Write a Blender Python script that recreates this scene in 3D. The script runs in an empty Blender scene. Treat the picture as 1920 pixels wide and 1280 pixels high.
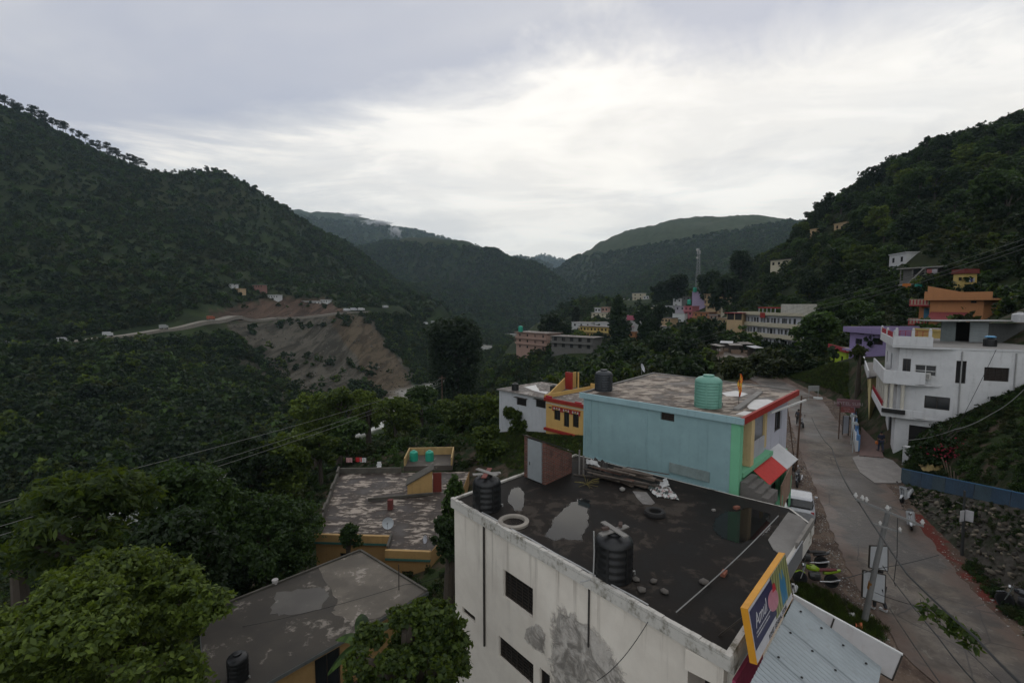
import bpy, math, random
import numpy as np
from mathutils import Vector, Matrix

R = math.radians
scene = bpy.context.scene
COL = scene.collection

# ------------------------------------------------------------------ camera
CAM_Z = 12.5                     # eye height above the street
FPX, PITCH = 900.0, R(4.5)       # focal length in photo pixels (1920 wide), downward tilt
cd = bpy.data.cameras.new('camera'); cam = bpy.data.objects.new('camera', cd); COL.objects.link(cam)
cd.sensor_width = 36.0; cd.lens = 36.0*FPX/1920.0
cd.clip_start = 0.1; cd.clip_end = 20000
cam.location = (0, 0, CAM_Z); cam.rotation_euler = (R(90)-PITCH, 0, 0)
scene.camera = cam

# ------------------------------------------------------------------ sky, sun, exposure
SUN_AZ, SUN_EL = R(20), R(38)    # azimuth measured to the right of the view direction
w = bpy.data.worlds.new('World'); scene.world = w; w.use_nodes = True
wt = w.node_tree; wt.nodes.clear()
def wn(t, **k):
    n = wt.nodes.new(t)
    for a, b in k.items(): setattr(n, a, b)
    return n
def wl(a, b): wt.links.new(a, b)
def wmath(op, a, b=None, c=None):
    n = wn('ShaderNodeMath', operation=op)
    for i, v in enumerate((a, b, c)):
        if v is None: continue
        if isinstance(v, (int, float)): n.inputs[i].default_value = v
        else: wl(v, n.inputs[i])
    return n.outputs[0]
def wramp(fac, stops):
    n = wn('ShaderNodeValToRGB'); wl(fac, n.inputs[0]); cr = n.color_ramp
    cr.interpolation = 'EASE'
    while len(cr.elements) < len(stops): cr.elements.new(0.5)
    for e, (p, c) in zip(cr.elements, stops): e.position = p; e.color = (*c, 1)
    return n.outputs[0]
def wmix(fac, a, b):
    n = wn('ShaderNodeMix', data_type='RGBA')
    for i, v in ((0, fac), (6, a), (7, b)):
        if isinstance(v, (int, float)): n.inputs[i].default_value = v
        elif isinstance(v, tuple): n.inputs[i].default_value = (*v, 1)
        else: wl(v, n.inputs[i])
    return n.outputs[2]
tc = wn('ShaderNodeTexCoord'); sep = wn('ShaderNodeSeparateXYZ'); wl(tc.outputs['Generated'], sep.inputs[0])
sx, sy, sz = sep.outputs
zz = wmath('MAXIMUM', wmath('ADD', sz, 0.06), 0.02)
px_ = wmath('DIVIDE', sx, zz); py_ = wmath('DIVIDE', sy, zz)      # position on the cloud deck
cmb = wn('ShaderNodeCombineXYZ'); wl(px_, cmb.inputs[0]); wl(py_, cmb.inputs[1])
def wnoise(scale, detail=6, rough=0.55, off=(0, 0, 0), stretch=(1, 1, 1), dist=0.0, src=None):
    m = wn('ShaderNodeMapping'); wl(src or cmb.outputs[0], m.inputs[0])
    m.inputs['Location'].default_value = off; m.inputs['Scale'].default_value = stretch
    n = wn('ShaderNodeTexNoise'); wl(m.outputs[0], n.inputs['Vector'])
    n.inputs['Scale'].default_value = scale; n.inputs['Detail'].default_value = detail
    n.inputs['Roughness'].default_value = rough; n.inputs['Distortion'].default_value = dist
    return n.outputs['Fac']
n1 = wnoise(1.1, 8, 0.6, (3.1, 1.7, 0), (0.75, 1.0, 1), 0.6)
n2 = wnoise(0.42, 5, 0.55, (8.2, 4.1, 0), (1.0, 1.3, 1), 0.4)
n3 = wnoise(3.2, 5, 0.55, (1.2, 9.3, 2.0), (1.2, 1.2, 1.6), 0.3, tc.outputs['Generated'])
# a grey sheet overhead whose ragged front edge ends ahead of the camera
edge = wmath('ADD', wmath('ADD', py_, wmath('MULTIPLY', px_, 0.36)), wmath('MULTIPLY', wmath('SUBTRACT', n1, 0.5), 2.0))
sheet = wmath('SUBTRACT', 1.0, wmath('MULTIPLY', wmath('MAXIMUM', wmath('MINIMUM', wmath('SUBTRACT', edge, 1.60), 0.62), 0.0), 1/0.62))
left = wmath('MINIMUM', wmath('MAXIMUM', wmath('MULTIPLY', wmath('SUBTRACT', -0.12, sx), 1.7), 0.0), 1.0)   # greyer to the west
bright = wramp(wmath('ADD', wmath('MULTIPLY', n1, 0.7), wmath('MULTIPLY', n3, 0.3)), [(0.30, (0.62, 0.625, 0.66)), (0.45, (0.90, 0.865, 0.815)), (0.62, (1.10, 1.05, 0.97))])
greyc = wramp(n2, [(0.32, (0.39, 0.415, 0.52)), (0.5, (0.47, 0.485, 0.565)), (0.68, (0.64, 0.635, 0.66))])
leftc = wramp(n1, [(0.38, (0.34, 0.40, 0.49)), (0.50, (0.52, 0.54, 0.58)), (0.62, (0.95, 0.90, 0.84))])
c1 = wmix(wmath('MULTIPLY', left, 0.72), bright, leftc)
# towards the horizon ahead the deck thins to bright pale haze
hz_ = wmath('MINIMUM', wmath('MAXIMUM', wmath('MULTIPLY', wmath('SUBTRACT', 0.30, sz), 3.6), 0.0), 1.0)
c1 = wmix(wmath('MULTIPLY', hz_, 0.6), c1, (0.95, 0.905, 0.84))
cmb2 = wn('ShaderNodeCombineXYZ'); wl(wmath('DIVIDE', sx, wmath('MAXIMUM', sy, 0.2)), cmb2.inputs[0]); wl(wmath('MULTIPLY', sz, 4.5), cmb2.inputs[1])
n4 = wnoise(2.3, 6, 0.6, (5.3, 2.2, 0), (1, 1, 1), 0.3, cmb2.outputs[0])          # low streaks of grey scud
c1 = wmix(wmath('MULTIPLY', wmath('MINIMUM', wmath('MAXIMUM', wmath('MULTIPLY', wmath('SUBTRACT', n4, 0.52), 6.0), 0.0), 1.0), 0.40), c1, (0.54, 0.55, 0.585))
back = wmath('MINIMUM', wmath('MAXIMUM', wmath('MULTIPLY', wmath('SUBTRACT', 0.25, sy), 1.4), 0.0), 1.0)     # sheet gives way to a brighter unseen sky, added to light walls facing the camera
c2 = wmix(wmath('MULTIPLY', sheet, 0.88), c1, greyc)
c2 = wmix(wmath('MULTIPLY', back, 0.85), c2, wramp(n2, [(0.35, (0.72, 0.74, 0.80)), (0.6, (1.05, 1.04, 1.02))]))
sky = wn('ShaderNodeTexSky', sky_type='NISHITA'); sky.sun_disc = False
sky.sun_elevation = SUN_EL; sky.sun_rotation = SUN_AZ
sky.air_density = 1.2; sky.dust_density = 2.0; sky.altitude = 600
b1 = wn('ShaderNodeBackground'); wl(sky.outputs[0], b1.inputs[0]); b1.inputs[1].default_value = 0.10
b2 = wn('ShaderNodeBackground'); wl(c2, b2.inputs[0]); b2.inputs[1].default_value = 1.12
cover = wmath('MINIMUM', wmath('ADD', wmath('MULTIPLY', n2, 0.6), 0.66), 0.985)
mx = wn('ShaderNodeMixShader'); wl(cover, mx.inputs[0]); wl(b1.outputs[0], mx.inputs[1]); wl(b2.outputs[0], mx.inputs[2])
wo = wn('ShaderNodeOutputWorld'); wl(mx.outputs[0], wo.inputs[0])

sd = bpy.data.lights.new('sun', 'SUN'); sun = bpy.data.objects.new('sun', sd); COL.objects.link(sun)
sd.energy = 0.5; sd.angle = R(80); sd.color = (1.0, 0.95, 0.88)
sdir = Vector((math.sin(SUN_AZ)*math.cos(SUN_EL), math.cos(SUN_AZ)*math.cos(SUN_EL), math.sin(SUN_EL)))
sun.rotation_euler = (-sdir).to_track_quat('-Z', 'Y').to_euler()

vs = scene.view_settings
vs.view_transform = 'Standard'; vs.look = 'None'; vs.exposure = 0.0; vs.gamma = 1.0
vs.use_curve_mapping = False
cy = scene.cycles
cy.max_bounces = 4; cy.diffuse_bounces = 2; cy.glossy_bounces = 2; cy.transparent_max_bounces = 4
cy.volume_bounces = 0; cy.transmission_bounces = 2
cy.use_denoising = True

# ------------------------------------------------------------------ survey: turning sight lines into places
def ray(px, py):
    u = (px-960)/FPX; v = (640-py)/FPX
    return Vector((u, math.cos(PITCH)+v*math.sin(PITCH), -math.sin(PITCH)+v*math.cos(PITCH)))
def on(px, py, z):                 # where a sight line meets the level z
    r = ray(px, py); return Vector((0, 0, CAM_Z))+r*((z-CAM_Z)/r.z)
def at(px, py, Y):                 # the point of a sight line Y metres ahead
    r = ray(px, py); return Vector((0, 0, CAM_Z))+r*(Y/r.y)
def onplane(px, py, a, b):         # where a sight line meets the upright plane through a and b
    r = ray(px, py); n = Vector((b[1]-a[1], a[0]-b[0], 0)); o = Vector((0, 0, CAM_Z))
    return o+r*(n.dot(Vector((a[0], a[1], 0))-o)/n.dot(r))
def project(P):                    # world points (n,3) -> photo pixels
    P = np.asarray(P, float); d = P-np.array([0, 0, CAM_Z])
    f = d[:, 1]*math.cos(PITCH)-d[:, 2]*math.sin(PITCH); u_ = d[:, 1]*math.sin(PITCH)+d[:, 2]*math.cos(PITCH)
    f = np.maximum(f, 1e-6)
    return 960+FPX*d[:, 0]/f, 640-FPX*u_/f

# ------------------------------------------------------------------ materials
MATS = {}
def C(h):                          # sRGB hex -> linear
    h = h.lstrip('#'); v = [int(h[i:i+2], 16)/255 for i in (0, 2, 4)]
    return tuple((c/12.92 if c <= 0.04045 else ((c+0.055)/1.055)**2.4) for c in v)
class NT:
    def __init__(s, name):
        s.m = bpy.data.materials.new(name); s.m.use_nodes = True; s.t = s.m.node_tree; s.t.nodes.clear()
        s.out = s.n('ShaderNodeOutputMaterial'); s.tc = s.n('ShaderNodeTexCoord')
    def n(s, t, **k):
        n = s.t.nodes.new(t)
        for a, b in k.items(): setattr(n, a, b)
        return n
    def l(s, a, b): s.t.links.new(a, b)
    def put(s, sock, v):
        if isinstance(v, (int, float)): sock.default_value = v
        elif isinstance(v, tuple): sock.default_value = (*v, 1) if len(v) == 3 and sock.type == 'RGBA' else v
        else: s.l(v, sock)
    def noise(s, scale, detail=5, rough=0.6, stretch=(1, 1, 1), off=(0, 0, 0), dist=0.0, world=False):
        mp = s.n('ShaderNodeMapping')
        if world: g = s.n('ShaderNodeNewGeometry'); s.l(g.outputs['Position'], mp.inputs[0])
        else: s.l(s.tc.outputs['Object'], mp.inputs[0])
        mp.inputs['Scale'].default_value = stretch; mp.inputs['Location'].default_value = off
        n = s.n('ShaderNodeTexNoise'); s.l(mp.outputs[0], n.inputs['Vector'])
        n.inputs['Scale'].default_value = scale; n.inputs['Detail'].default_value = detail
        n.inputs['Roughness'].default_value = rough; n.inputs['Distortion'].default_value = dist
        return n.outputs['Fac']
    def math(s, op, a, b=None):
        n = s.n('ShaderNodeMath', operation=op); s.put(n.inputs[0], a)
        if b is not None: s.put(n.inputs[1], b)
        return n.outputs[0]
    def step(s, v, lo, hi):
        n = s.n('ShaderNodeMapRange', interpolation_type='SMOOTHSTEP'); s.put(n.inputs[0], v)
        n.inputs[1].default_value = lo; n.inputs[2].default_value = hi
        return n.outputs[0]
    def lin(s, v, lo, hi, a, b):
        n = s.n('ShaderNodeMapRange'); s.put(n.inputs[0], v)
        for i, q in enumerate((lo, hi, a, b)): n.inputs[1+i].default_value = q
        return n.outputs[0]
    def mix(s, f, a, b, blend='MIX'):
        n = s.n('ShaderNodeMix', data_type='RGBA', blend_type=blend)
        s.put(n.inputs[0], f); s.put(n.inputs[6], a); s.put(n.inputs[7], b); return n.outputs[2]
    def attr(s, name):
        n = s.n('ShaderNodeAttribute'); n.attribute_name = name; return n.outputs['Fac']
    def bsdf(s, col, rough=0.8, metal=0.0, spec=0.3, bump=None, bstr=0.3, bdist=0.02, alpha=None):
        b = s.n('ShaderNodeBsdfPrincipled'); s.put(b.inputs['Base Color'], col); s.put(b.inputs['Roughness'], rough)
        s.put(b.inputs['Metallic'], metal); s.put(b.inputs['Specular IOR Level'], spec)
        if bump is not None:
            bp = s.n('ShaderNodeBump'); bp.inputs['Strength'].default_value = bstr; bp.inputs['Distance'].default_value = bdist
            s.l(bump, bp.inputs['Height']); s.l(bp.outputs[0], b.inputs['Normal'])
        s.l(b.outputs[0], s.out.inputs[0]); return b
def keep(f):
    def g(*a, **k):
        key = (f.__name__, a, tuple(sorted(k.items())))
        if key not in MATS: MATS[key] = f(*a, **k)
        return MATS[key]
    return g
@keep
def paint(col, rough=0.75, var=0.18, dirt=0.35, dirtcol=(0.05, 0.045, 0.035), metal=0.0, streak=True):
    """wall paint, plaster or painted metal with mottling, grime and rain streaks"""
    s = NT('paint'); a = s.noise(1.3, 6, 0.65); b = s.noise(9, 4, 0.6)
    st = s.noise(2.2, 4, 0.6, (1.5, 1.5, 0.12), (3, 1, 0)) if streak else s.noise(3.0)
    c = s.mix(s.lin(a, 0.3, 0.7, 0, 1), tuple(x*(1-var) for x in col), tuple(min(1, x*(1+var*0.6)) for x in col))
    g = s.math('MULTIPLY', s.step(s.math('ADD', s.math('MULTIPLY', st, 0.7), s.math('MULTIPLY', b, 0.3)), 0.52, 0.75), dirt)
    c = s.mix(g, c, dirtcol)
    s.bsdf(c, s.lin(b, 0.3, 0.7, rough-0.08, min(1, rough+0.1)), metal, 0.3, b, 0.25, 0.01); return s.m
@keep
def roofmat(c_base, c_lite, c_dark, scale=0.9, cover=0.52, wet=0.5, stretch=(1, 1, 1), seed=0, spec=0.22):
    """weathered flat concrete: algae, flakes of pale screed, damp sheen"""
    s = NT('weathered_concrete')
    big = s.noise(scale*0.35, 4, 0.55, (1, 1, 1), (seed, seed*1.7, 0)); mid = s.noise(scale*1.6, 8, 0.68, stretch, (seed*2, 3, 0), 0.4); fine = s.noise(14, 5, 0.65)
    c = s.mix(s.step(big, 0.38, 0.62), c_dark, c_base)
    m = s.step(s.math('ADD', s.math('MULTIPLY', mid, 0.62), s.math('MULTIPLY', big, 0.38)), cover, cover+0.07)
    c = s.mix(m, c, c_lite)
    c = s.mix(s.lin(fine, 0.3, 0.7, 0, 0.35), c, s.mix(0.5, c, (0.03, 0.028, 0.024)))
    r = s.lin(s.math('ADD', big, s.math('MULTIPLY', m, 0.15)), 0.35, 0.65, max(0.2, 0.85-wet), 0.92)
    s.bsdf(c, r, 0, spec, s.math('ADD', s.math('MULTIPLY', mid, 0.6), s.math('MULTIPLY', fine, 0.4)), 0.3, 0.02); return s.m
@keep
def leafmat(c1, c2, trans=0.35):
    s = NT('leaf'); g = s.n('ShaderNodeNewGeometry'); oi = s.n('ShaderNodeObjectInfo')
    f = s.math('ADD', s.math('MULTIPLY', g.outputs['Random Per Island'], 0.58), s.math('MULTIPLY', oi.outputs['Random'], 0.42))
    c = s.mix(s.math('POWER', f, 2.2), c1, c2)
    d = s.n('ShaderNodeBsdfPrincipled'); s.put(d.inputs['Base Color'], c); d.inputs['Roughness'].default_value = 0.55; d.inputs['Specular IOR Level'].default_value = 0.25
    t = s.n('ShaderNodeBsdfTranslucent'); s.put(t.inputs[0], s.mix(0.5, c, (c2[0]*1.5, c2[1]*1.45, c2[2]*0.5)))
    m = s.n('ShaderNodeMixShader'); m.inputs[0].default_value = trans; s.l(d.outputs[0], m.inputs[1]); s.l(t.outputs[0], m.inputs[2])
    s.l(m.outputs[0], s.out.inputs[0]); return s.m
@keep
def plain(col, rough=0.6, metal=0.0, spec=0.4, emit=0.0):
    s = NT('plain'); n = s.noise(6, 4); b = s.bsdf(s.mix(s.lin(n, 0.3, 0.7, 0, 1), tuple(x*0.82 for x in col), col), rough, metal, spec, n, 0.1, 0.005)
    return s.m
@keep
def glassmat():
    s = NT('window_glass'); n = s.noise(0.8, 2)
    s.bsdf(s.mix(n, (0.008, 0.009, 0.01), (0.03, 0.033, 0.036)), 0.12, 0, 0.5); return s.m
@keep
def corrugated(col, axis=0, pitch=0.076, rust=0.2):
    s = NT('corrugated_sheet'); w_ = s.n('ShaderNodeTexWave', wave_type='BANDS', bands_direction='XYZ'[axis]); s.l(s.tc.outputs['Object'], w_.inputs[0])
    w_.inputs['Scale'].default_value = 0.314/pitch; n = s.noise(1.5, 6); n2_ = s.noise(10, 4)
    c = s.mix(s.lin(n, 0.3, 0.7, 0, 1), tuple(x*0.8 for x in col), col)
    c = s.mix(s.math('MULTIPLY', s.step(n2_, 0.6, 0.75), rust), c, (0.12, 0.06, 0.035))
    s.bsdf(c, 0.45, 0.3, 0.5, w_.outputs['Fac'], 0.6, 0.02); return s.m
bark = plain((0.06, 0.048, 0.036), 0.9)

# ------------------------------------------------------------------ mesh building
def mesh_np(name, V, F, mat=None, smooth=False):
    """V (n,3); F (m,k) with k constant"""
    V = np.asarray(V, np.float32); F = np.asarray(F, np.int32); k = F.shape[1]
    me = bpy.data.meshes.new(name)
    me.vertices.add(len(V)); me.vertices.foreach_set('co', V.ravel())
    me.loops.add(F.size); me.loops.foreach_set('vertex_index', F.ravel())
    me.polygons.add(len(F)); me.polygons.foreach_set('loop_start', np.arange(0, F.size, k, dtype=np.int32))
    me.polygons.foreach_set('loop_total', np.full(len(F), k, np.int32))
    if smooth: me.polygons.foreach_set('use_smooth', np.ones(len(F), bool))
    me.update(calc_edges=True)
    if mat: me.materials.append(mat)
    return me
def link(name, me, parent=None, loc=None):
    o = bpy.data.objects.new(name, me); COL.objects.link(o)
    if parent is not None: o.parent = parent
    if loc is not None: o.location = loc
    return o
def tag(o, label=None, cat=None, group=None, kind=None):
    if label: o['label'] = label
    if cat: o['category'] = cat
    if group: o['group'] = group
    if kind: o['kind'] = kind
    return o
def thing(name, label, cat, loc=(0, 0, 0), rz=0.0, group=None):
    o = bpy.data.objects.new(name, None); COL.objects.link(o); o.empty_display_size = 0.3
    o.location = loc; o.rotation_euler = (0, 0, rz); return tag(o, label, cat, group)
def dup(root, loc=None, rz=None, scale=None, label=None, group=None):
    def cp(o, par):
        c = o.copy(); COL.objects.link(c)
        if par is not None: c.parent = par
        for ch in o.children: cp(ch, c)
        return c
    r = cp(root, None)
    if loc is not None: r.location = loc
    if rz is not None: r.rotation_euler = (0, 0, rz)
    if scale is not None: r.scale = (scale,)*3 if isinstance(scale, (int, float)) else scale
    if label: r['label'] = label
    if group: r['group'] = group
    return r
V3 = Vector
class MB:
    def __init__(s): s.v = []; s.f = []; s.mi = []; s.cur = 0
    def face(s, pts):
        i = len(s.v); s.v += [tuple(p) for p in pts]; s.f.append(tuple(range(i, i+len(pts)))); s.mi.append(s.cur); return s
    def box(s, c, d, rz=0.0, rot=None):
        M = rot or Matrix.Rotation(rz, 3, 'Z'); i = len(s.v); h = [x/2 for x in d]; c = V3(c)
        for sx_, sy_, sz_ in ((-1,-1,-1),(1,-1,-1),(1,1,-1),(-1,1,-1),(-1,-1,1),(1,-1,1),(1,1,1),(-1,1,1)):
            s.v.append(tuple(c+M@V3((sx_*h[0], sy_*h[1], sz_*h[2]))))
        for q in ((0,3,2,1),(4,5,6,7),(0,1,5,4),(1,2,6,5),(2,3,7,6),(3,0,4,7)): s.f.append(tuple(i+j for j in q)); s.mi.append(s.cur)
        return s
    def bar(s, a, b, w_, h=None, up=(0, 0, 1)):
        a = V3(a); b = V3(b); d = b-a; L = d.length
        if L < 1e-6: return s
        z = d/L; u = V3(up)
        if abs(z.dot(u)) > 0.98: u = V3((1, 0, 0))
        x = z.cross(u).normalized(); y = x.cross(z)
        return s.box((a+b)/2, (w_, h or w_, L), rot=Matrix((x, y, z)).transposed())
    def prism(s, poly, z0, z1):
        n = len(poly); i = len(s.v); z0s = z0 if hasattr(z0, '__len__') else [z0]*n; z1s = z1 if hasattr(z1, '__len__') else [z1]*n
        ar = sum(poly[k][0]*poly[(k+1) % n][1]-poly[(k+1) % n][0]*poly[k][1] for k in range(n))
        if ar < 0: poly = poly[::-1]; z0s = z0s[::-1]; z1s = z1s[::-1]
        s.v += [(p[0], p[1], z) for p, z in zip(poly, z0s)]+[(p[0], p[1], z) for p, z in zip(poly, z1s)]
        s.f.append(tuple(i+k for k in reversed(range(n)))); s.f.append(tuple(i+n+k for k in range(n)))
        s.f += [(i+k, i+(k+1) % n, i+n+(k+1) % n, i+n+k) for k in range(n)]; s.mi += [s.cur]*(n+2); return s
    def tube(s, pts, r, n=6, cap=True):
        pts = [V3(p) for p in pts]; rs = r if hasattr(r, '__len__') else [r]*len(pts); i0 = len(s.v)
        for k, p in enumerate(pts):
            d = (pts[min(k+1, len(pts)-1)]-pts[max(k-1, 0)]); d = d.normalized() if d.length > 1e-9 else V3((0, 0, 1))
            u = V3((0, 0, 1)) if abs(d.z) < 0.95 else V3((1, 0, 0)); x = d.cross(u).normalized(); y = x.cross(d)
            for j in range(n):
                a = 2*math.pi*j/n; s.v.append(tuple(p+(x*math.cos(a)+y*math.sin(a))*rs[k]))
        for k in range(len(pts)-1):
            for j in range(n):
                a = i0+k*n+j; b = i0+k*n+(j+1) % n; s.f.append((a, b, b+n, a+n)); s.mi.append(s.cur)
        if cap:
            s.f.append(tuple(i0+j for j in reversed(range(n)))); s.f.append(tuple(i0+(len(pts)-1)*n+j for j in range(n))); s.mi += [s.cur]*2
        return s
    def lathe(s, prof, c=(0, 0, 0), n=24, rib=0.0, axis=None):
        i0 = len(s.v); c = V3(c); M = axis or Matrix.Identity(3)
        for r, z in prof:
            for j in range(n):
                a = 2*math.pi*j/n; s.v.append(tuple(c+M@V3((r*math.cos(a), r*math.sin(a), z))))
        for k in range(len(prof)-1):
            for j in range(n):
                a = i0+k*n+j; b = i0+k*n+(j+1) % n; s.f.append((a, b, b+n, a+n)); s.mi.append(s.cur)
        s.f.append(tuple(i0+j for j in reversed(range(n)))); s.f.append(tuple(i0+(len(prof)-1)*n+j for j in range(n))); s.mi += [s.cur]*2
        return s
    def build(s, name, mat, parent=None, loc=None, smooth=False, off=None, extra=()):
        me = bpy.data.meshes.new(name); vv = s.v
        if off is not None: vv = [(a-off[0], b-off[1], c-off[2]) for a, b, c in vv]
        me.from_pydata(vv, [], s.f); me.materials.append(mat)
        for m in extra: me.materials.append(m)
        if extra: me.polygons.foreach_set('material_index', s.mi)
        if smooth:
            me.polygons.foreach_set('use_smooth', [True]*len(s.f))
            try: me.set_sharp_from_angle(angle=R(40))
            except Exception: pass
        me.update(); return link(name, me, parent, loc)
# ------------------------------------------------------------------ terrain
def sk(px, py, Y): return tuple(at(px, py, Y))
CTRL = []
def cp(px, py, Y): CTRL.append(sk(px, py, Y))
def cz(px, py, z): CTRL.append(tuple(on(px, py, z)))
def cw(x, y, z): CTRL.append((x, y, z))
# street, yards and the plots below it
for q in ((1750, 1250), (1640, 1050), (1560, 900), (1520, 800), (1700, 1100), (1850, 1230), (1600, 960)): cz(*q, -0.1)
for q in ((6, 0, 0), (14, 0, 0), (22, -25, 0), (10, -40, 0), (-3, 0, -4), (-12, 0, -8), (-40, 0, -18), (-100, 0, -34), (60, 0, 24), (120, 10, 50), (240, 40, 95),
          (8, 13, -0.6), (4, 13, -3.5), (12, 19, -0.1), (13, 24, -0.1), (16, 30, -0.1), (4, 27, 1.0), (8, 36, 0.6), (0, 33, -3.5)): cw(*q)
for q in ((-3.5, 18, -6), (-5, 26, -8.5), (-12, 16, -8.6), (-15, 28, -9), (-14, 42, -10), (-4, 44, -9), (-12, 58, -10), (-22, 40, -11), (-25, 22, -10.5), (-22, 72, -11), (-8, 76, -8)): cw(*q)
for q in ((-38, 30, -15), (-38, 60, -17), (-45, 100, -29), (-34, 100, -22), (-50, 150, -35.5), (-30, 140, -29), (-22, 175, -32), (-8, 205, -31), (-32, 220, -36.5), (-20, 112, -19), (-10, 150, -24)): cw(*q)
for q in ((4, 66, -3.2), (8, 56, -2.5), (14, 66, -3), (2, 90, -9), (18, 100, -5), (25, 130, -6.5), (5, 140, -17)): cw(*q)
# street ahead, bazaar and cream hotel
for q in ((27, 62, 0), (36, 76, 0.3), (46, 90, 0.6), (60, 118, 0.8), (66, 135, 0.4), (45, 125, -3), (33, 100, -3)): cw(*q)
# right-hand slope
for q in ((23.4, 21.3, 3.3), (25.6, 27.5, 1.5), (28, 34.5, 0.2), (26.5, 32, -0.2), (24, 27.1, -0.4), (22.8, 24.2, -0.4), (21.5, 21, -0.4), (27, 25, 4.4), (30, 30, 3.6), (33, 33, 4.2), (37, 33.5, 6.3), (29, 37, 0.2), (30, 44, 0.3), (38, 40, 7), (44, 30, 12), (70, 45, 24), (90, 60, 32)): cw(*q)
for px, py, Y, dz in ((1490, 432, 270, 7), (1545, 385, 255, 7), (1600, 345, 240, 7), (1660, 315, 225, 7), (1740, 275, 210, 7), (1830, 245, 195, 7), (1920, 218, 180, 7)):
    p = at(px, py, Y); cw(p.x, p.y, p.z-dz); cw(p.x*1.28, p.y*1.28, p.z-dz-16)
    m = at(px+20, 570, Y*0.72); cw(m.x, m.y, 14+(p.z-14)*0.42)
cp(1290, 656, 200); cp(1340, 642, 195); cp(1240, 664, 205)
# village spur below the right-hand hill
for q in ((1000, 670, 245), (1070, 668, 222), (1120, 640, 250), (1125, 608, 302), (1195, 567, 428), (1245, 593, 328), (1272, 609, 286), (1315, 613, 267), (1338, 597, 267), (1310, 583, 307), (1380, 520, 335), (1440, 490, 330), (1183, 645, 238), (1090, 630, 330), (1320, 640, 190), (1230, 660, 190)): cp(*q)
for q in ((1600, 668, 67), (1700, 672, 57), (1570, 697, 77), (1790, 622, 69), (1800, 590, 82), (1730, 540, 93), (1730, 525, 104), (1680, 497, 120), (1803, 540, 82), (1465, 507, 207), (1576, 441, 216), (1525, 450, 232), (1390, 668, 144), (1500, 676, 116), (1460, 640, 150), (1378, 615, 148), (1440, 600, 170), (1520, 640, 140), (1560, 620, 130), (1620, 600, 110), (1660, 560, 115), (1860, 580, 80), (1900, 600, 62), (1650, 690, 52), (1760, 640, 48)): cp(*q)
cw(40, 420, 6)
# river bed (level -40)
RIVER = [(-190, 48), (-120, 96), (-84, 138), (-66, 196), (-58, 255), (-45, 312), (-40, 420), (-33, 570), (-10, 760), (40, 950)]
for i, q in enumerate(RIVER):
    cw(q[0], q[1], -41.5); a_ = RIVER[max(0, i-1)]; b_ = RIVER[min(len(RIVER)-1, i+1)]; dx, dy = b_[0]-a_[0], b_[1]-a_[1]; l_ = math.hypot(dx, dy)
    if 0 < i < 8:
        for s_, z_ in ((19, -37.0), (-17, -37.5)): cw(q[0]+dy/l_*s_, q[1]-dx/l_*s_, z_)
# far bank: forest below the road, road bench, landslide
for px, py, Y in ((0, 660, 235), (100, 645, 250), (200, 632, 270), (300, 618, 300), (400, 602, 330), (450, 597, 370), (520, 596, 400), (600, 592, 410), (680, 585, 430), (760, 583, 480), (835, 581, 560)):
    cp(px, py, Y); p = at(px, py-3, Y+9); cw(*p)
for q in ((0, 760, 170), (150, 760, 185), (300, 720, 220), (0, 860, 130), (200, 850, 155), (400, 760, 230), (420, 690, 290), (520, 690, 300), (560, 640, 360), (640, 680, 330), (700, 640, 380), (760, 660, 400), (500, 800, 190), (650, 740, 275), (820, 640, 520)): cp(*q)
# the big left-hand hill
for px, py, Y, dz in ((-150, 150, 520, 6), (0, 200, 540, 5), (110, 245, 560, 5), (210, 290, 590, 5), (290, 318, 610, 5), (360, 322, 620, 4), (420, 325, 640, 3), (480, 362, 680, 2), (540, 402, 720, 2), (620, 447, 790, 2), (700, 505, 850, 2), (770, 545, 880, 2), (840, 585, 900, 2)):
    p = at(px, py, Y); cw(p.x, p.y, p.z-dz); cw(p.x*1.3, p.y*1.3, p.z*0.62-30)
for q in ((0, 400, 400), (0, 560, 285), (200, 420, 430), (200, 560, 320), (350, 440, 470), (370, 560, 355), (480, 480, 530), (500, 545, 450), (600, 520, 560), (600, 560, 470), (700, 560, 600), (-200, 420, 330), (-200, 620, 230), (280, 380, 520), (120, 330, 480)): cp(*q)
# middle spurs and far ridges
for q in ((700, 470, 1500), (770, 457, 1350), (850, 467, 1280), (920, 480, 1240), (965, 488, 1220), (1005, 500, 1200), (1035, 522, 1170), (1060, 555, 1120), (1085, 592, 1060), (900, 560, 1050), (980, 600, 950), (830, 540, 1100)): cp(*q)
for q in ((1062, 505, 1600), (1110, 487, 1500), (1160, 466, 1430), (1250, 434, 1350), (1350, 416, 1300), (1430, 420, 1250), (1520, 432, 1200), (1700, 440, 1150), (1100, 560, 1200), (1200, 520, 1000), (1300, 500, 900), (1180, 560, 850), (1400, 500, 850)): cp(*q)
for q in ((400, 396, 2700), (555, 401, 2700), (650, 406, 2700), (745, 430, 2700), (850, 462, 2700), (940, 482, 2700), (1010, 497, 2700), (600, 450, 2100), (850, 520, 2000)): cp(*q)
for q in ((1012, 490, 4200), (1035, 489, 4200), (1058, 498, 4200)): cp(*q)
cw(-3000, 900, 500); cw(3000, 900, 420); cw(1200, 400, 260); cw(-1200, 300, 200); cw(200, 4600, 60); cw(-2200, 4200, 300); cw(2500, 4200, 200); cw(120, 2200, -20); cw(60, 1500, -35); cw(140, 3200, 40)
CTRL = np.array(CTRL)
_s = 100.0
def _phi(r2): return 0.5*r2*np.log(r2+1e-12)
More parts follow.
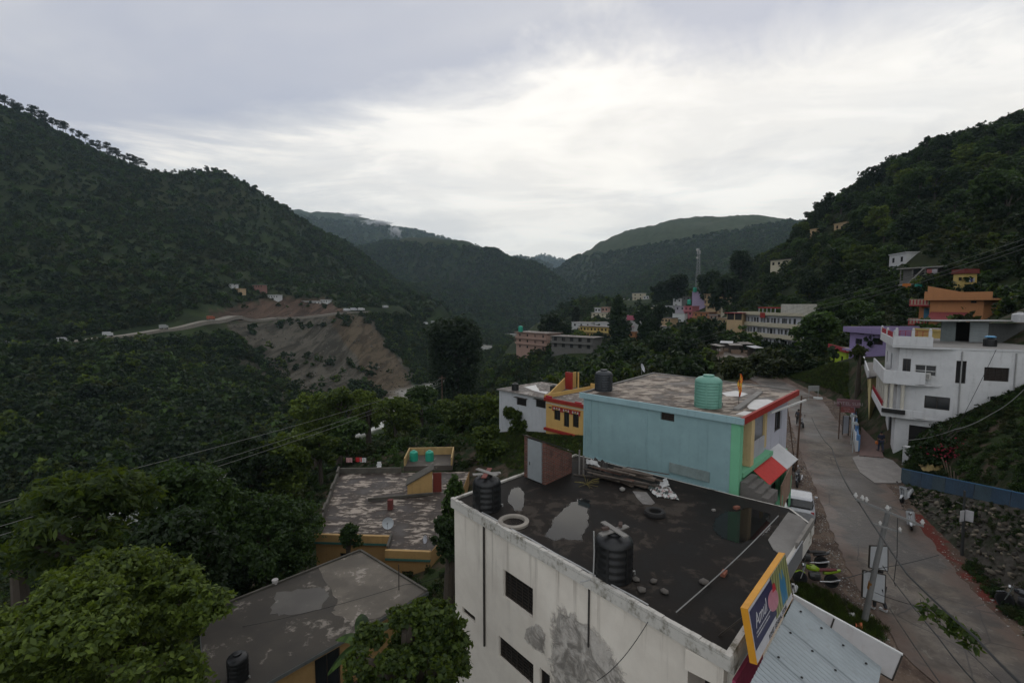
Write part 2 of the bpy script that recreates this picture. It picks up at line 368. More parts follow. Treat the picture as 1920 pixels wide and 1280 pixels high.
def _fit():
    P = CTRL[:, :2]/_s; n = len(P)
    d2 = ((P[:, None]-P[None])**2).sum(-1); K = _phi(d2)+np.eye(n)*0.004
    A = np.zeros((n+3, n+3)); A[:n, :n] = K; A[:n, n] = 1; A[:n, n+1:] = P; A[n, :n] = 1; A[n+1:, :n] = P.T
    b = np.zeros(n+3); b[:n] = CTRL[:, 2]; return np.linalg.solve(A, b), P
_wts, _P = _fit()
_rng = np.random.RandomState(5)
_G = _rng.rand(64, 64)
def vnoise(x, y):                  # smooth value noise, period 64
    xi = np.floor(x).astype(int); yi = np.floor(y).astype(int); fx = x-xi; fy = y-yi
    fx = fx*fx*(3-2*fx); fy = fy*fy*(3-2*fy); a = _G[xi % 64, yi % 64]; b = _G[(xi+1) % 64, yi % 64]; c = _G[xi % 64, (yi+1) % 64]; d = _G[(xi+1) % 64, (yi+1) % 64]
    return (a*(1-fx)+b*fx)*(1-fy)+(c*(1-fx)+d*fx)*fy
def fbm(x, y, o=5, ridge=False):
    s = 0; a = 0.5
    for k in range(o):
        n = vnoise(x*2**k+7.3*k, y*2**k+3.1*k); s = s+a*((1-abs(2*n-1)) if ridge else n); a *= 0.5
    return s
def seg_d(x, y, poly):             # distance to a polyline
    best = np.full(np.shape(x), 1e9)
    for (ax, ay), (bx, by) in zip(poly[:-1], poly[1:]):
        dx, dy = bx-ax, by-ay; t = np.clip(((x-ax)*dx+(y-ay)*dy)/(dx*dx+dy*dy), 0, 1)
        best = np.minimum(best, np.hypot(x-ax-t*dx, y-ay-t*dy))
    return best
# centre line of the street in plan (level 0)
STREET = [(22, -26), (20.5, 0)]+[tuple(on(x, y, 0))[:2] for x, y in ((1835, 1250), (1708, 1100), (1645, 1000), (1590, 905), (1556, 850), (1532, 805), (1517, 775), (1503, 748))]+[(41.5, 78), (47, 95), (52, 113), (56, 135)]
HROAD = [tuple(at(px, py, Y))[:2] for px, py, Y in ((-120, 672, 225), (0, 660, 235), (100, 645, 250), (200, 632, 270), (300, 618, 300), (400, 602, 330), (450, 597, 370), (520, 596, 400), (600, 592, 410), (680, 585, 430), (760, 583, 480), (835, 581, 560))]
def ss(v, lo, hi):
    t = np.clip((v-lo)/(hi-lo), 0, 1); return t*t*(3-2*t)
def hz(x, y):
    x = np.asarray(x, float); y = np.asarray(y, float); sh = x.shape; X = x.ravel(); Y = y.ravel(); z = np.empty(len(X))
    for i in range(0, len(X), 20000):
        q = np.stack([X[i:i+20000], Y[i:i+20000]], 1)/_s; d2 = ((q[:, None]-_P[None])**2).sum(-1)
        z[i:i+20000] = _phi(d2)@_wts[:-3]+_wts[-3]+q@_wts[-2:]
    r = np.hypot(X, Y); nb = ss(z, -34, -10)*(0.04+0.96*ss(seg_d(X, Y, HROAD), 14, 75))
    z += (fbm(X/90, Y/90, 5, True)-0.55)*ss(r, 150, 420)*nb*26*(0.4+0.6*ss(r, 300, 1500)) + (fbm(X/17, Y/17, 4)-0.47)*2.2*ss(r, 25, 120)*(0.1+0.9*ss(seg_d(X, Y, HROAD), 10, 30))
    z += (fbm(X/420, Y/420, 4, True)-0.5)*ss(r, 900, 2200)*70
    dr = seg_d(X, Y, RIVER); z = np.maximum(z, np.where(Y < 900, -41.5+7.0*ss(dr, 15, 48), -41.5))
    d = seg_d(X, Y, STREET); k = 1-ss(d, 3.6, 7.0); road = ss(-X+0, -200, -199)*0+(-0.06)
    z = z*(1-k)+np.minimum(road+0.006*np.maximum(Y-60, 0), 0.6)*k
    # the shops' forecourt between street and white building is level too
    k2 = (1-ss(np.hypot((X-12.5)/3.2, (Y-21)/11), 0.75, 1.1)); z = z*(1-k2)+(-0.06)*k2
    return z.reshape(sh)
def hz1(x, y): return float(hz(np.array([x]), np.array([y]))[0])
NA, NR = 520, 330
ang = np.radians(np.concatenate([np.linspace(-125, -58, 24, endpoint=False), np.linspace(-58, 58, NA-48), np.linspace(58, 125, 25)[1:]]))
rad = 3.0*np.exp(np.linspace(0, math.log(5200/3.0), NR))
AA, RR = np.meshgrid(ang, rad); XX = RR*np.sin(AA); YY = RR*np.cos(AA)-2.0
ZZ = hz(XX, YY)
na = len(ang); idx = np.arange(NR*na).reshape(NR, na)
F = np.stack([idx[:-1, :-1], idx[1:, :-1], idx[1:, 1:], idx[:-1, 1:]], -1).reshape(-1, 4)[:, ::-1]
PT = np.stack([XX.ravel(), YY.ravel(), ZZ.ravel()], 1)
TPX, TPY = project(PT)
def inpoly(px, py, poly):
    ins = np.zeros(px.shape, bool); j = len(poly)-1
    for i in range(len(poly)):
        xi, yi = poly[i]; xj, yj = poly[j]
        c = ((yi > py) != (yj > py)) & (px < (xj-xi)*(py-yi)/(yj-yi+1e-12)+xi); ins ^= c; j = i
    return ins
# the landslide scar below the hill road, and bare cuttings above it: places surveyed from the sight lines
SLIDE = [(440, 604), (520, 600), (610, 588), (685, 592), (725, 640), (765, 700), (792, 742), (770, 768), (660, 768), (560, 742), (520, 700), (470, 660), (420, 640)]
SLIDE2 = [(610, 590), (675, 592), (715, 630), (755, 695), (780, 740), (740, 757), (700, 735), (660, 660)]
CUT = [(380, 590), (470, 566), (520, 560), (610, 560), (665, 590), (600, 594), (440, 602)]
CUT2 = [(415, 660), (470, 672), (560, 720), (600, 760), (560, 800), (500, 780), (470, 720)]
def slide_mask(P):
    px, py = project(P); D = P[:, 1]
    wob = (fbm(P[:, 0]/11, P[:, 1]/11, 3)-0.47)*46
    m = inpoly(px+wob, py+wob*0.35, SLIDE)*1.0*(D > 230)*(D < 470); c = inpoly(px+wob*0.5, py, CUT)*1.0*(D > 300)*(D < 560)
    c2 = inpoly(px+wob, py+wob*0.3, CUT2)*0.8*(D > 150)*(D < 360)
    t = inpoly(px+wob*0.6, py+wob*0.2, SLIDE2)*1.0*(D > 230)*(D < 470)
    return np.maximum(m, c2), c, t
SM, SC, ST = slide_mask(PT)
tm = NT('terrain')
a1 = tm.noise(0.05, 8, 0.65, world=True); a2 = tm.noise(0.6, 6, 0.65, world=True); a3 = tm.noise(0.008, 5, 0.6, world=True)
gr = tm.mix(tm.step(a1, 0.4, 0.62), (0.013, 0.021, 0.0075), (0.026, 0.039, 0.0125))
gr = tm.mix(tm.math('MULTIPLY', tm.step(a3, 0.45, 0.62), 0.35), gr, (0.036, 0.029, 0.015))
gr = tm.mix(tm.math('MULTIPLY', tm.attr('meadow'), tm.lin(a1, 0.35, 0.65, 0.35, 1.0)), gr, (0.048, 0.060, 0.032))
gr = tm.mix(tm.math('MULTIPLY', tm.attr('near'), tm.step(a2, 0.45, 0.62)), gr, (0.06, 0.045, 0.032))
gull = tm.noise(0.17, 8, 0.68, (1.0, 0.16, 0.2), (0, 0, 0), 0.7, world=True)
sl = tm.mix(tm.step(gull, 0.4, 0.6), (0.028, 0.025, 0.018), (0.074, 0.066, 0.051))
sl = tm.mix(tm.attr('tan'), sl, tm.mix(tm.step(gull, 0.42, 0.6), (0.038, 0.028, 0.017), (0.078, 0.060, 0.038)))
c = tm.mix(tm.attr('slide'), gr, sl); c = tm.mix(tm.attr('cut'), c, tm.mix(tm.step(gull, 0.38, 0.62), (0.034, 0.022, 0.015), (0.092, 0.060, 0.042)))
c = tm.mix(tm.attr('shingle'), c, tm.mix(a2, (0.2, 0.195, 0.18), (0.36, 0.35, 0.32)))
tm.bsdf(c, 0.95, 0, 0.1, tm.math('ADD', a2, gull), 0.6, 0.5)
tme = mesh_np('terrain', PT, F, tm.m, True)
terrain = tag(link('terrain', tme), kind='structure')
def addattr(me, nm, v):
    a = me.attributes.new(nm, 'FLOAT', 'POINT'); a.data.foreach_set('value', np.asarray(v, np.float32))
shing = ss(-PT[:, 2], 39.0, 40.2)*(1-ss(seg_d(PT[:, 0], PT[:, 1], RIVER), 17, 22))*(PT[:, 1] > 90)
addattr(tme, 'meadow', ss(PT[:, 0], 60, 220)*ss(PT[:, 1], 560, 760)*(1-ss(PT[:, 1], 1900, 2300))); addattr(tme, 'slide', SM); addattr(tme, 'cut', SC); addattr(tme, 'tan', ST); addattr(tme, 'shingle', shing); addattr(tme, 'near', 1-ss(np.hypot(PT[:, 0], PT[:, 1]), 60, 140))

# river: a sheet of pale water over the bed
wv = NT('river_water'); wn_ = wv.noise(0.35, 5, 0.6, (1, 0.4, 1), world=True)
wv.bsdf(wv.mix(wv.step(wn_, 0.45, 0.65), (0.16, 0.17, 0.155), (0.34, 0.35, 0.33)), 0.22, 0, 0.5, wn_, 0.35, 0.25)
RIV = RIVER+[(70, 1100)]
m = MB(); L = []
for i, (x, y) in enumerate(RIV):
    a = V3(RIV[max(0, i-1)]); b = V3(RIV[min(len(RIV)-1, i+1)]); d = (b-a).normalized(); n = V3((d.y, -d.x)); h = 14
    L.append(((x-n.x*h, y-n.y*h, -40.2), (x+n.x*h, y+n.y*h, -40.2)))
for p, q in zip(L[:-1], L[1:]): m.face([p[0], p[1], q[1], q[0]])
tag(m.build('river', wv.m), kind='structure')

# ------------------------------------------------------------------ foliage
def leaf_quads(rng, P, N, size, asp=0.55, var=0.55):
    """one rhombic leaf spray per point, turned roughly towards N"""
    n = len(P); N = N+rng.normal(0, 0.8, (n, 3)); N /= np.linalg.norm(N, axis=1, keepdims=True)+1e-9
    u = np.cross(N, rng.normal(0, 1, (n, 3))); u /= np.linalg.norm(u, axis=1, keepdims=True)+1e-9
    v = np.cross(N, u); s = size*(1+rng.uniform(-var, var, (n, 1)))
    a = u*s; b = v*s*asp
    Vv = np.stack([P-a, P-b+N*s*0.12, P+a, P+b+N*s*0.12], 1).reshape(-1, 3)
    return Vv, np.arange(4*n).reshape(n, 4)
def crown_points(rng, n, rx, ry, rz, lobes, fill=0.35, lobe_r=0.38, flat=0.85, drop=1.0, twig=12, spread=0.82):
    """leaf positions: lobes of a rounded crown, each dressed with twigs that carry the leaves"""
    th = rng.uniform(0, 2*np.pi, lobes); cz_ = rng.uniform(-0.85, 0.95, lobes); rr = np.sqrt(np.maximum(0, 1-cz_**2*0.92))*rng.uniform(0.35, spread, lobes)
    LC = np.stack([rr*np.cos(th)*rx, rr*np.sin(th)*ry, cz_*rz*0.76], 1); LC[0] = (0, 0, rz*0.62); LC[1] = (0, 0, 0)
    lr = rng.uniform(0.65, 1.3, lobes)*lobe_r
    T = max(8, n//twig); w_ = lr**2; k = rng.choice(lobes, T, p=w_/w_.sum()); D = rng.normal(0, 1, (T, 3)); D /= np.linalg.norm(D, axis=1, keepdims=True)
    rad_ = lr[k]*(1-fill*rng.rand(T)**1.4)*rng.uniform(0.86, 1.2, T)
    TP = LC[k]+D*rad_[:, None]*np.array([rx, ry, rz*flat]); q = rng.randint(0, T, n); sp = 0.30*lobe_r*(rx+ry+rz)/3/np.sqrt(twig/6.0)
    P = TP[q]+rng.normal(0, 1, (n, 3))*sp*np.array([0.75, 0.75, 0.5]); N = D[q]*0.7+np.array([0, 0, 0.55])
    if drop != 1.0: P[:, 2] = np.where(P[:, 2] < 0, P[:, 2]*drop, P[:, 2])
    return P, N, LC
def crown_mesh(name, seed, n, rx, ry, rz, lobes, size, mat, asp=0.55, fill=0.4, lobe_r=0.38, drop=1.0, twig=12, spread=0.82):
    rng = np.random.RandomState(seed); P, N, LC = crown_points(rng, n, rx, ry, rz, lobes, fill, lobe_r, 0.85, drop, twig, spread)
    Vv, Ff = leaf_quads(rng, P, N, size, asp); return mesh_np(name, Vv, Ff, mat), LC
def trunk_mesh(name, LC, h, r, seed=0, lift=0.0, base=-0.6):
    rng = random.Random(seed); m = MB(); bend = rng.uniform(-0.25, 0.25), rng.uniform(-0.25, 0.25)
    m.tube([(0, 0, base), (bend[0]*0.4, bend[1]*0.4, h*0.45), (bend[0], bend[1], h*0.8), (bend[0]*1.3, bend[1]*1.3, h*1.05)], [r*1.25, r*0.9, r*0.7, r*0.35], 8)
    for c in LC[:9]:
        a = V3((bend[0]*0.8, bend[1]*0.8, h*rng.uniform(0.55, 0.8))); b = V3(c)+V3((0, 0, h)); mid = a.lerp(b, 0.5)+V3((0, 0, 0.12*h*rng.random()))
        m.tube([a, mid, b], [r*0.45, r*0.3, r*0.1], 5, False)
    return m
LEAF = {'deep': leafmat((0.008, 0.0165, 0.0055), (0.033, 0.062, 0.017)), 'mid': leafmat((0.012, 0.027, 0.007), (0.072, 0.128, 0.025)),
        'fresh': leafmat((0.014, 0.030, 0.006), (0.150, 0.205, 0.032)), 'olive': leafmat((0.016, 0.023, 0.007), (0.062, 0.078, 0.022)), 'pine': leafmat((0.009, 0.014, 0.006), (0.024, 0.034, 0.012), 0.2)}

# undergrowth and far woods: nobody could count these, so each wooded slope is one mass of instanced clumps
protos = {}
def proto_coll(name, items):
    c = bpy.data.collections.new(name)
    for nm, me in items: c.objects.link(bpy.data.objects.new(nm, me))
    return c
def clump(seed, kind, n=210, r=1.0, rz=0.8, size=0.23, lobes=9): return crown_mesh('foliage_clump', seed, n, r, r, rz, lobes, size, LEAF[kind], 0.7, 0.5, 0.42)[0]
PC_SHRUB = proto_coll('shrub_clumps', [('shrub_clump', clump(11+k, ('deep', 'mid', 'olive', 'mid', 'deep', 'olive')[k])) for k in range(6)])
PC_WOOD = proto_coll('wood_clumps', [('wood_clump', clump(31+k, ('deep', 'mid', 'olive', 'deep', 'fresh', 'mid', 'olive', 'deep')[k], 420, 1.0, (1.05, 0.8, 0.7, 1.4, 0.95, 1.25, 0.9, 1.0)[k], 0.15, 12)) for k in range(8)])
def gn_scatter(name, pts, scl, coll, label, tilt=0.15, seed=0):
    rng = np.random.RandomState(seed); n = len(pts)
    me = bpy.data.meshes.new(name); me.vertices.add(n); me.vertices.foreach_set('co', np.asarray(pts, np.float32).ravel())
    addattr(me, 'size', scl)
    a = me.attributes.new('turn', 'FLOAT_VECTOR', 'POINT'); rv = np.stack([rng.uniform(-tilt, tilt, n), rng.uniform(-tilt, tilt, n), rng.uniform(0, 6.28, n)], 1).astype(np.float32); a.data.foreach_set('vector', rv.ravel())
    a = me.attributes.new('pick', 'INT', 'POINT'); a.data.foreach_set('value', rng.randint(0, len(coll.objects), n).astype(np.int32))
    o = link(name, me); tag(o, label, None, None, 'stuff')
    ng = bpy.data.node_groups.new(name, 'GeometryNodeTree')
    ng.interface.new_socket('Geometry', in_out='INPUT', socket_type='NodeSocketGeometry'); ng.interface.new_socket('Geometry', in_out='OUTPUT', socket_type='NodeSocketGeometry')
    N = ng.nodes; gi = N.new('NodeGroupInput'); go = N.new('NodeGroupOutput'); ip = N.new('GeometryNodeInstanceOnPoints'); ci = N.new('GeometryNodeCollectionInfo')
    ci.inputs['Collection'].default_value = coll; ci.inputs['Separate Children'].default_value = True; ci.inputs['Reset Children'].default_value = True
    def na_(nm, ty): q = N.new('GeometryNodeInputNamedAttribute'); q.data_type = ty; q.inputs['Name'].default_value = nm; return q.outputs['Attribute']
    Lk = ng.links.new; Lk(gi.outputs[0], ip.inputs['Points']); Lk(ci.outputs[0], ip.inputs['Instance']); ip.inputs['Pick Instance'].default_value = True
    Lk(na_('pick', 'INT'), ip.inputs['Instance Index']); Lk(na_('size', 'FLOAT'), ip.inputs['Scale'])
    Lk(na_('turn', 'FLOAT_VECTOR'), ip.inputs['Rotation']); Lk(ip.outputs[0], go.inputs[0])
    md = o.modifiers.new('scatter', 'NODES'); md.node_group = ng; return o
def scatter(name, label, n, poly, Yr, size, coll, seed, clear=None, keepf=None, sink=0.15, big=0.0):
    """n clumps over the part of the terrain seen inside the sight-line polygon, Yr metres away"""
    rng = np.random.RandomState(seed); xs = [p[0] for p in poly]
    out = np.zeros((0, 3)); tries = 0
    while len(out) < n and tries < 14:
        tries += 1; k = n*3
        Y = np.sqrt(rng.uniform(Yr[0]**2, Yr[1]**2, k)); u = (rng.uniform(min(xs)-30, max(xs)+30, k)-960)/FPX
        X = u*Y*1.02; z = hz(X, Y); P = np.stack([X, Y, z], 1); a, b = project(P); ok = inpoly(a, b, poly) & (z > -39.0)
        if clear is not None: ok &= ~clear(P)
        if keepf is not None: ok &= rng.rand(k) < keepf(P)
        out = np.concatenate([out, P[ok]])
    out = out[:n]; s = rng.uniform(size[0], size[1], len(out))*(1+big*(rng.rand(len(out)) > 0.9))
    out[:, 2] += s*(0.55-sink)
    return gn_scatter(name, out, s, coll, label, seed=seed)
def bare(P):
    a, b, t = slide_mask(P); r = np.random.RandomState(3).rand(len(P)); g = fbm(P[:, 0]/30, P[:, 1]/30, 3)
    return ((a > 0.3) & (r > 0.07+0.35*ss(g, 0.48, 0.6))) | ((b > 0.3) & (r > 0.05)) | (seg_d(P[:, 0], P[:, 1], HROAD) < np.where(P[:, 0] < -190, 17.0, 6.5))
FULL = [(-60, 0), (1990, 0), (1990, 1280), (-60, 1280)]
def pch(P): return 0.42+0.58*ss(fbm(P[:, 0]/60+3, P[:, 1]/60, 4), 0.40, 0.56)
scatter('hill_scrub', 'dark scrub and small trees covering the big hill on the left above the cut road', 27000, [(-60, 150), (430, 310), (860, 590), (840, 600), (-60, 660)], (240, 960), (1.2, 3.4), PC_SHRUB, 1, bare, pch, big=0.9)
scatter('valley_forest', 'dense dark forest on the far bank below the cut road', 11000, [(-60, 610), (420, 600), (480, 660), (560, 740), (700, 770), (600, 900), (-60, 980)], (120, 420), (1.1, 3.6), PC_WOOD, 2, bare, lambda P: 0.35+0.65*ss(fbm(P[:, 0]/26+9, P[:, 1]/26, 4), 0.38, 0.54), big=0.7)
scatter('landslide_scrub', 'green scrub beside and below the landslide scar', 2600, [(640, 585), (860, 580), (960, 640), (900, 730), (740, 770), (660, 740)], (240, 640), (1.8, 3.4), PC_WOOD, 3, bare)
scatter('spur_forest', 'hazy green forest on the spurs in the middle distance', 30000, [(560, 440), (1100, 480), (1560, 400), (1560, 560), (1300, 620), (1000, 700), (820, 620)], (600, 1700), (3.6, 7.0), PC_SHRUB, 4, None, lambda P: 1-0.55*ss(P[:, 0], 60, 200)*ss(fbm(P[:, 0]/110, P[:, 1]/110, 3), 0.36, 0.5))
scatter('village_wood', 'wood on the spur behind and around the village', 3200, [(1040, 560), (1180, 540), (1300, 470), (1480, 430), (1480, 600), (1340, 640), (1060, 640)], (312, 640), (2.0, 4.2), PC_WOOD, 14, lambda P: (lambda a, b: (P[:, 1] < 428) & (a > 1150) & (a < 1222) & (b > 546) & (b < 580))(*project(P)))
scatter('ridge_forest', 'bluish forest on the farthest ridge', 9000, [(360, 380), (1080, 470), (1080, 560), (500, 480)], (1750, 4300), (8, 14), PC_SHRUB, 5)
# ------------------------------------------------------------------ building kit
def v2(p): return V3((p[0], p[1]))
def inset(foot, d):
    """move each edge of a CCW outline inwards by d (a number or one per edge)"""
    n = len(foot); ds = d if hasattr(d, '__len__') else [d]*n; out = []
    for i in range(n):
        a, b, c = v2(foot[i-1]), v2(foot[i]), v2(foot[(i+1) % n]); e1 = (b-a).normalized(); e2 = (c-b).normalized()
        n1 = V3((-e1.y, e1.x)); n2 = V3((-e2.y, e2.x)); d1, d2 = ds[i-1], ds[i]; det = e1.x*e2.y-e1.y*e2.x
        if abs(det) < 1e-4: p = b+n1*d1
        else:
            p1 = b+n1*d1; p2 = b+n2*d2; t = ((p2.x-p1.x)*e2.y-(p2.y-p1.y)*e2.x)/det; p = p1+e1*t
        out.append((p.x, p.y))
    return out
def edge_frame(foot, i):
    a = v2(foot[i]); b = v2(foot[(i+1) % len(foot)]); e = (b-a); L = e.length; e = e/L
    return a, e, V3((e.y, -e.x)), L       # start, along, outward normal, length
def px_on_edge(foot, i, px, py):
    a, e, n, L = edge_frame(foot, i); p = onplane(px, py, a, a+e); return (v2(p)-a).dot(e), p.z
def wall_sheet(m, a, e, n, L, z0, z1, holes, depth=0.16):
    P = lambda s, z, d=0.0: (a.x+e.x*s-n.x*d, a.y+e.y*s-n.y*d, z)
    xs = sorted({0.0, L, *[h[0] for h in holes], *[h[0]+h[1] for h in holes]}); zs = sorted({z0, z1, *[h[2] for h in holes], *[h[2]+h[3] for h in holes]})
    xs = [x for x in xs if -1e-6 <= x <= L+1e-6]; zs = [z for z in zs if z0-1e-6 <= z <= z1+1e-6]
    for x0, x1 in zip(xs[:-1], xs[1:]):
        for y0, y1 in zip(zs[:-1], zs[1:]):
            if x1-x0 < 1e-5 or y1-y0 < 1e-5: continue
            cx, cz_ = (x0+x1)/2, (y0+y1)/2
            if any(h[0] < cx < h[0]+h[1] and h[2] < cz_ < h[2]+h[3] for h in holes): continue
            m.face([P(x0, y0), P(x1, y0), P(x1, y1), P(x0, y1)])
    for x, w_, z, h, *_ in holes:
        x1, z2 = x+w_, z+h
        m.face([P(x, z), P(x, z, depth), P(x1, z, depth), P(x1, z)]); m.face([P(x, z2), P(x1, z2), P(x1, z2, depth), P(x, z2, depth)])
        m.face([P(x, z), P(x, z2), P(x, z2, depth), P(x, z, depth)]); m.face([P(x1, z), P(x1, z, depth), P(x1, z2, depth), P(x1, z2)])
W_FRAME = plain((0.55, 0.55, 0.53), 0.5); D_FRAME = plain((0.035, 0.028, 0.022), 0.6); DARK = plain((0.012, 0.011, 0.010), 0.7); GLASS = glassmat()
CONC = paint((0.20, 0.19, 0.175), 0.85, 0.2, 0.6)
def window(par, off, a, e, n, hole, style, depth=0.16):
    x, w_, z, h = hole[:4]; P = lambda s, zz, d: V3((a.x+e.x*s-n.x*d, a.y+e.y*s-n.y*d, zz))
    def bx(mb, s0, s1, q0, q1, d0, d1):
        c = P((s0+s1)/2, (q0+q1)/2, (d0+d1)/2); mb.box(c, (s1-s0, abs(d1-d0), q1-q0), math.atan2(e.y, e.x))
    g = 0.05; nm = 'door' if style.startswith('door') else 'window'
    fr = MB(); bx(fr, x, x+g, z, z+h, depth-0.07, depth+0.01); bx(fr, x+w_-g, x+w_, z, z+h, depth-0.07, depth+0.01); bx(fr, x+g, x+w_-g, z+h-g, z+h, depth-0.07, depth+0.01); bx(fr, x+g, x+w_-g, z, z+g, depth-0.07, depth+0.01)
    fm = D_FRAME if style in ('grille', 'dark', 'door_dark', 'slats') else W_FRAME
    if style in ('glass', 'ac', 'dark', 'double'):
        k = 2 if w_ < 1.6 else 3
        for q in range(1, k): bx(fr, x+w_*q/k-0.025, x+w_*q/k+0.025, z+g, z+h-g, depth-0.06, depth)
        if style == 'ac': bx(fr, x+g, x+w_-g, z+h*0.42, z+h*0.42+0.05, depth-0.065, depth)
    if style in ('grille', 'slats'):
        for q in range(1, max(3, int(h/0.11))): zz = z+h*q/max(3, int(h/0.11)); bx(fr, x+g, x+w_-g, zz-0.012, zz+0.012, depth-0.05, depth-0.03)
        for q in range(1, max(2, int(w_/0.3))): ss_ = x+w_*q/max(2, int(w_/0.3)); bx(fr, ss_-0.012, ss_+0.012, z+g, z+h-g, depth-0.075, depth-0.055)
    fo = fr.build(nm, fm, par, off=off)
    pn = MB(); pn.face([P(x+0.01, z+0.01, depth), P(x+w_-0.01, z+0.01, depth), P(x+w_-0.01, z+h-0.01, depth), P(x+0.01, z+h-0.01, depth)])
    pm = {'grille': DARK, 'dark': GLASS, 'door_dark': DARK, 'slats': plain((0.03, 0.02, 0.016), 0.7), 'door': plain((0.10, 0.045, 0.03), 0.6), 'door_blue': plain((0.05, 0.12, 0.2), 0.6), 'door_grey': plain((0.3, 0.31, 0.32), 0.6)}.get(style, GLASS)  # door_dark: near-black sheet stands in for the shade inside an open doorway
    pn.build('pane' if nm == 'window' else 'door_leaf_or_void', pm, fo); fo.children[0].location = (-off[0], -off[1], -off[2])
    return fo
def sunshade(par, off, a, e, n, hole, mat, out=0.45, th=0.07):
    x, w_, z, h = hole[:4]; c = V3((a.x+e.x*(x+w_/2)+n.x*out/2, a.y+e.y*(x+w_/2)+n.y*out/2, z+h+0.1))
    return MB().box(c, (w_+0.4, out, th), math.atan2(e.y, e.x)).build('sunshade', mat, par, off=off)
class Bld: pass
def bld(name, label, foot, z0, z1, wall, holes=None, pxh=None, over=0.3, th=0.16, edge=None, top=None, par=None, shade=None, group=None, cat='house', wins=None, depth=0.16, roof=True):
    """outline CCW, walls from z0 to z1 with real openings, a slab roof; par = {edge: (height, thickness, material)}"""
    b = Bld(); n = len(foot); c = V3((sum(p[0] for p in foot)/n, sum(p[1] for p in foot)/n, z0)); b.off = c; b.foot = foot; b.z1 = z1; b.z0 = z0
    b.o = thing(name, label, cat, c, 0, group); m = MB(); H = {i: list((holes or {}).get(i, [])) for i in range(n)}
    for i, rects in (pxh or {}).items():
        for x0, y0, x1, y1, st in rects:
            s0, zt_ = px_on_edge(foot, i, x0, y0); s1, zb = px_on_edge(foot, i, x1, y1); L = edge_frame(foot, i)[3]
            s0 = max(0.06, s0); s1 = min(L-0.06, s1); zb = max(z0+0.06, zb)
            if s1-s0 > 0.1 and zt_-zb > 0.1: H[i].append((s0, s1-s0, zb, min(zt_, z1-0.1)-zb, st))
    for i in range(n): a, e, nn, L = edge_frame(foot, i); wall_sheet(m, a, e, nn, L, z0, z1, H[i], depth)
    m.face([(p[0], p[1], z1) for p in foot]); b.wall = m.build('wall', wall, b.o, off=c)
    for i in range(n):
        a, e, nn, L = edge_frame(foot, i)
        for h in H[i]:
            window(b.o, c, a, e, nn, h, h[4], depth)
            if shade and h[3] < 1.9: sunshade(b.o, c, a, e, nn, h, shade)
    b.H = H
    if roof:
        outl = inset(foot, -over if not hasattr(over, '__len__') else [-q for q in over]); b.out = outl
        b.roof = MB().prism(outl, z1+0.003, z1+th).build('roof', edge or wall, b.o, off=c)
        if top:
            t = MB(); t.prism(inset(outl, 0.04), z1+th, z1+th+0.012); to = t.build('roof_surface', top, b.roof, off=c)
        for i, (h, t_, pm) in (par or {}).items():
            a, e, nn, L = edge_frame(outl, i); p = MB(); mid = a+e*(L/2)-nn*(t_/2+0.01)
            p.box((mid.x, mid.y, z1+th+0.012+h/2), (L-0.02-(t_ if (i+1) % n in par else 0), t_, h), math.atan2(e.y, e.x)); p.build('parapet', pm, b.o, off=c)
    return b
def sub(b, mb, name, mat, smooth=False): return mb.build(name, mat, b.o, off=b.off, smooth=smooth)

E1 = V3((0.697, -0.717)); E2 = V3((0.68, 0.733))       # the street-grid directions of the nearest plots
# ------------------------------------------------------------------ street and its surfaces
rm = NT('street_concrete'); n_a = rm.noise(0.55, 8, 0.68, world=True); n_b = rm.noise(4.5, 7, 0.72, world=True); n_c = rm.noise(0.17, 5, 0.55, world=True); n_d = rm.noise(1.5, 6, 0.7, (1, 1, 1), (9, 4, 0), 1.2, world=True)
rc = rm.mix(rm.step(n_a, 0.38, 0.62), (0.044, 0.033, 0.024), (0.116, 0.096, 0.073)); rc = rm.mix(rm.math('MULTIPLY', rm.step(n_b, 0.48, 0.66), 0.75), rc, (0.050, 0.039, 0.031))
rc = rm.mix(rm.math('MULTIPLY', rm.step(n_c, 0.46, 0.56), 0.75), rc, (0.033, 0.027, 0.022)); rc = rm.mix(rm.math('MULTIPLY', rm.step(n_d, 0.58, 0.66), 0.6), rc, (0.145, 0.130, 0.108))
ac_ = rm.n('ShaderNodeMath', operation='ABSOLUTE'); rm.l(rm.attr('across'), ac_.inputs[0])
mud = rm.step(rm.math('ADD', ac_.outputs[0], rm.math('MULTIPLY', rm.math('SUBTRACT', n_a, 0.5), 1.7)), 0.58, 0.92); rc = rm.mix(mud, rc, rm.mix(n_b, (0.060, 0.036, 0.026), (0.11, 0.076, 0.056)))
vc = rm.n('ShaderNodeTexVoronoi', feature='DISTANCE_TO_EDGE'); g_ = rm.n('ShaderNodeNewGeometry'); wp_ = rm.n('ShaderNodeMix', data_type='VECTOR'); wp_.inputs[0].default_value = 0.12; rm.l(g_.outputs['Position'], wp_.inputs[4]); nz_ = rm.n('ShaderNodeTexNoise'); nz_.inputs['Scale'].default_value = 1.2; rm.l(g_.outputs['Position'], nz_.inputs['Vector']); rm.l(nz_.outputs['Color'], wp_.inputs[5]); rm.l(wp_.outputs[1], vc.inputs['Vector']); vc.inputs['Scale'].default_value = 0.30
rc = rm.mix(rm.math('MULTIPLY', rm.math('SUBTRACT', 1.0, rm.step(vc.outputs['Distance'], 0.0, 0.012)), 0.8), rc, (0.02, 0.017, 0.014))
rm.bsdf(rc, rm.lin(n_c, 0.4, 0.6, 0.72, 0.36), 0, 0.4, rm.math('ADD', n_b, n_a), 0.5, 0.04)
sm_ = NT('shoulder_dirt'); n_a = sm_.noise(0.9, 7, 0.65, world=True); n_b = sm_.noise(9, 5, 0.7, world=True)
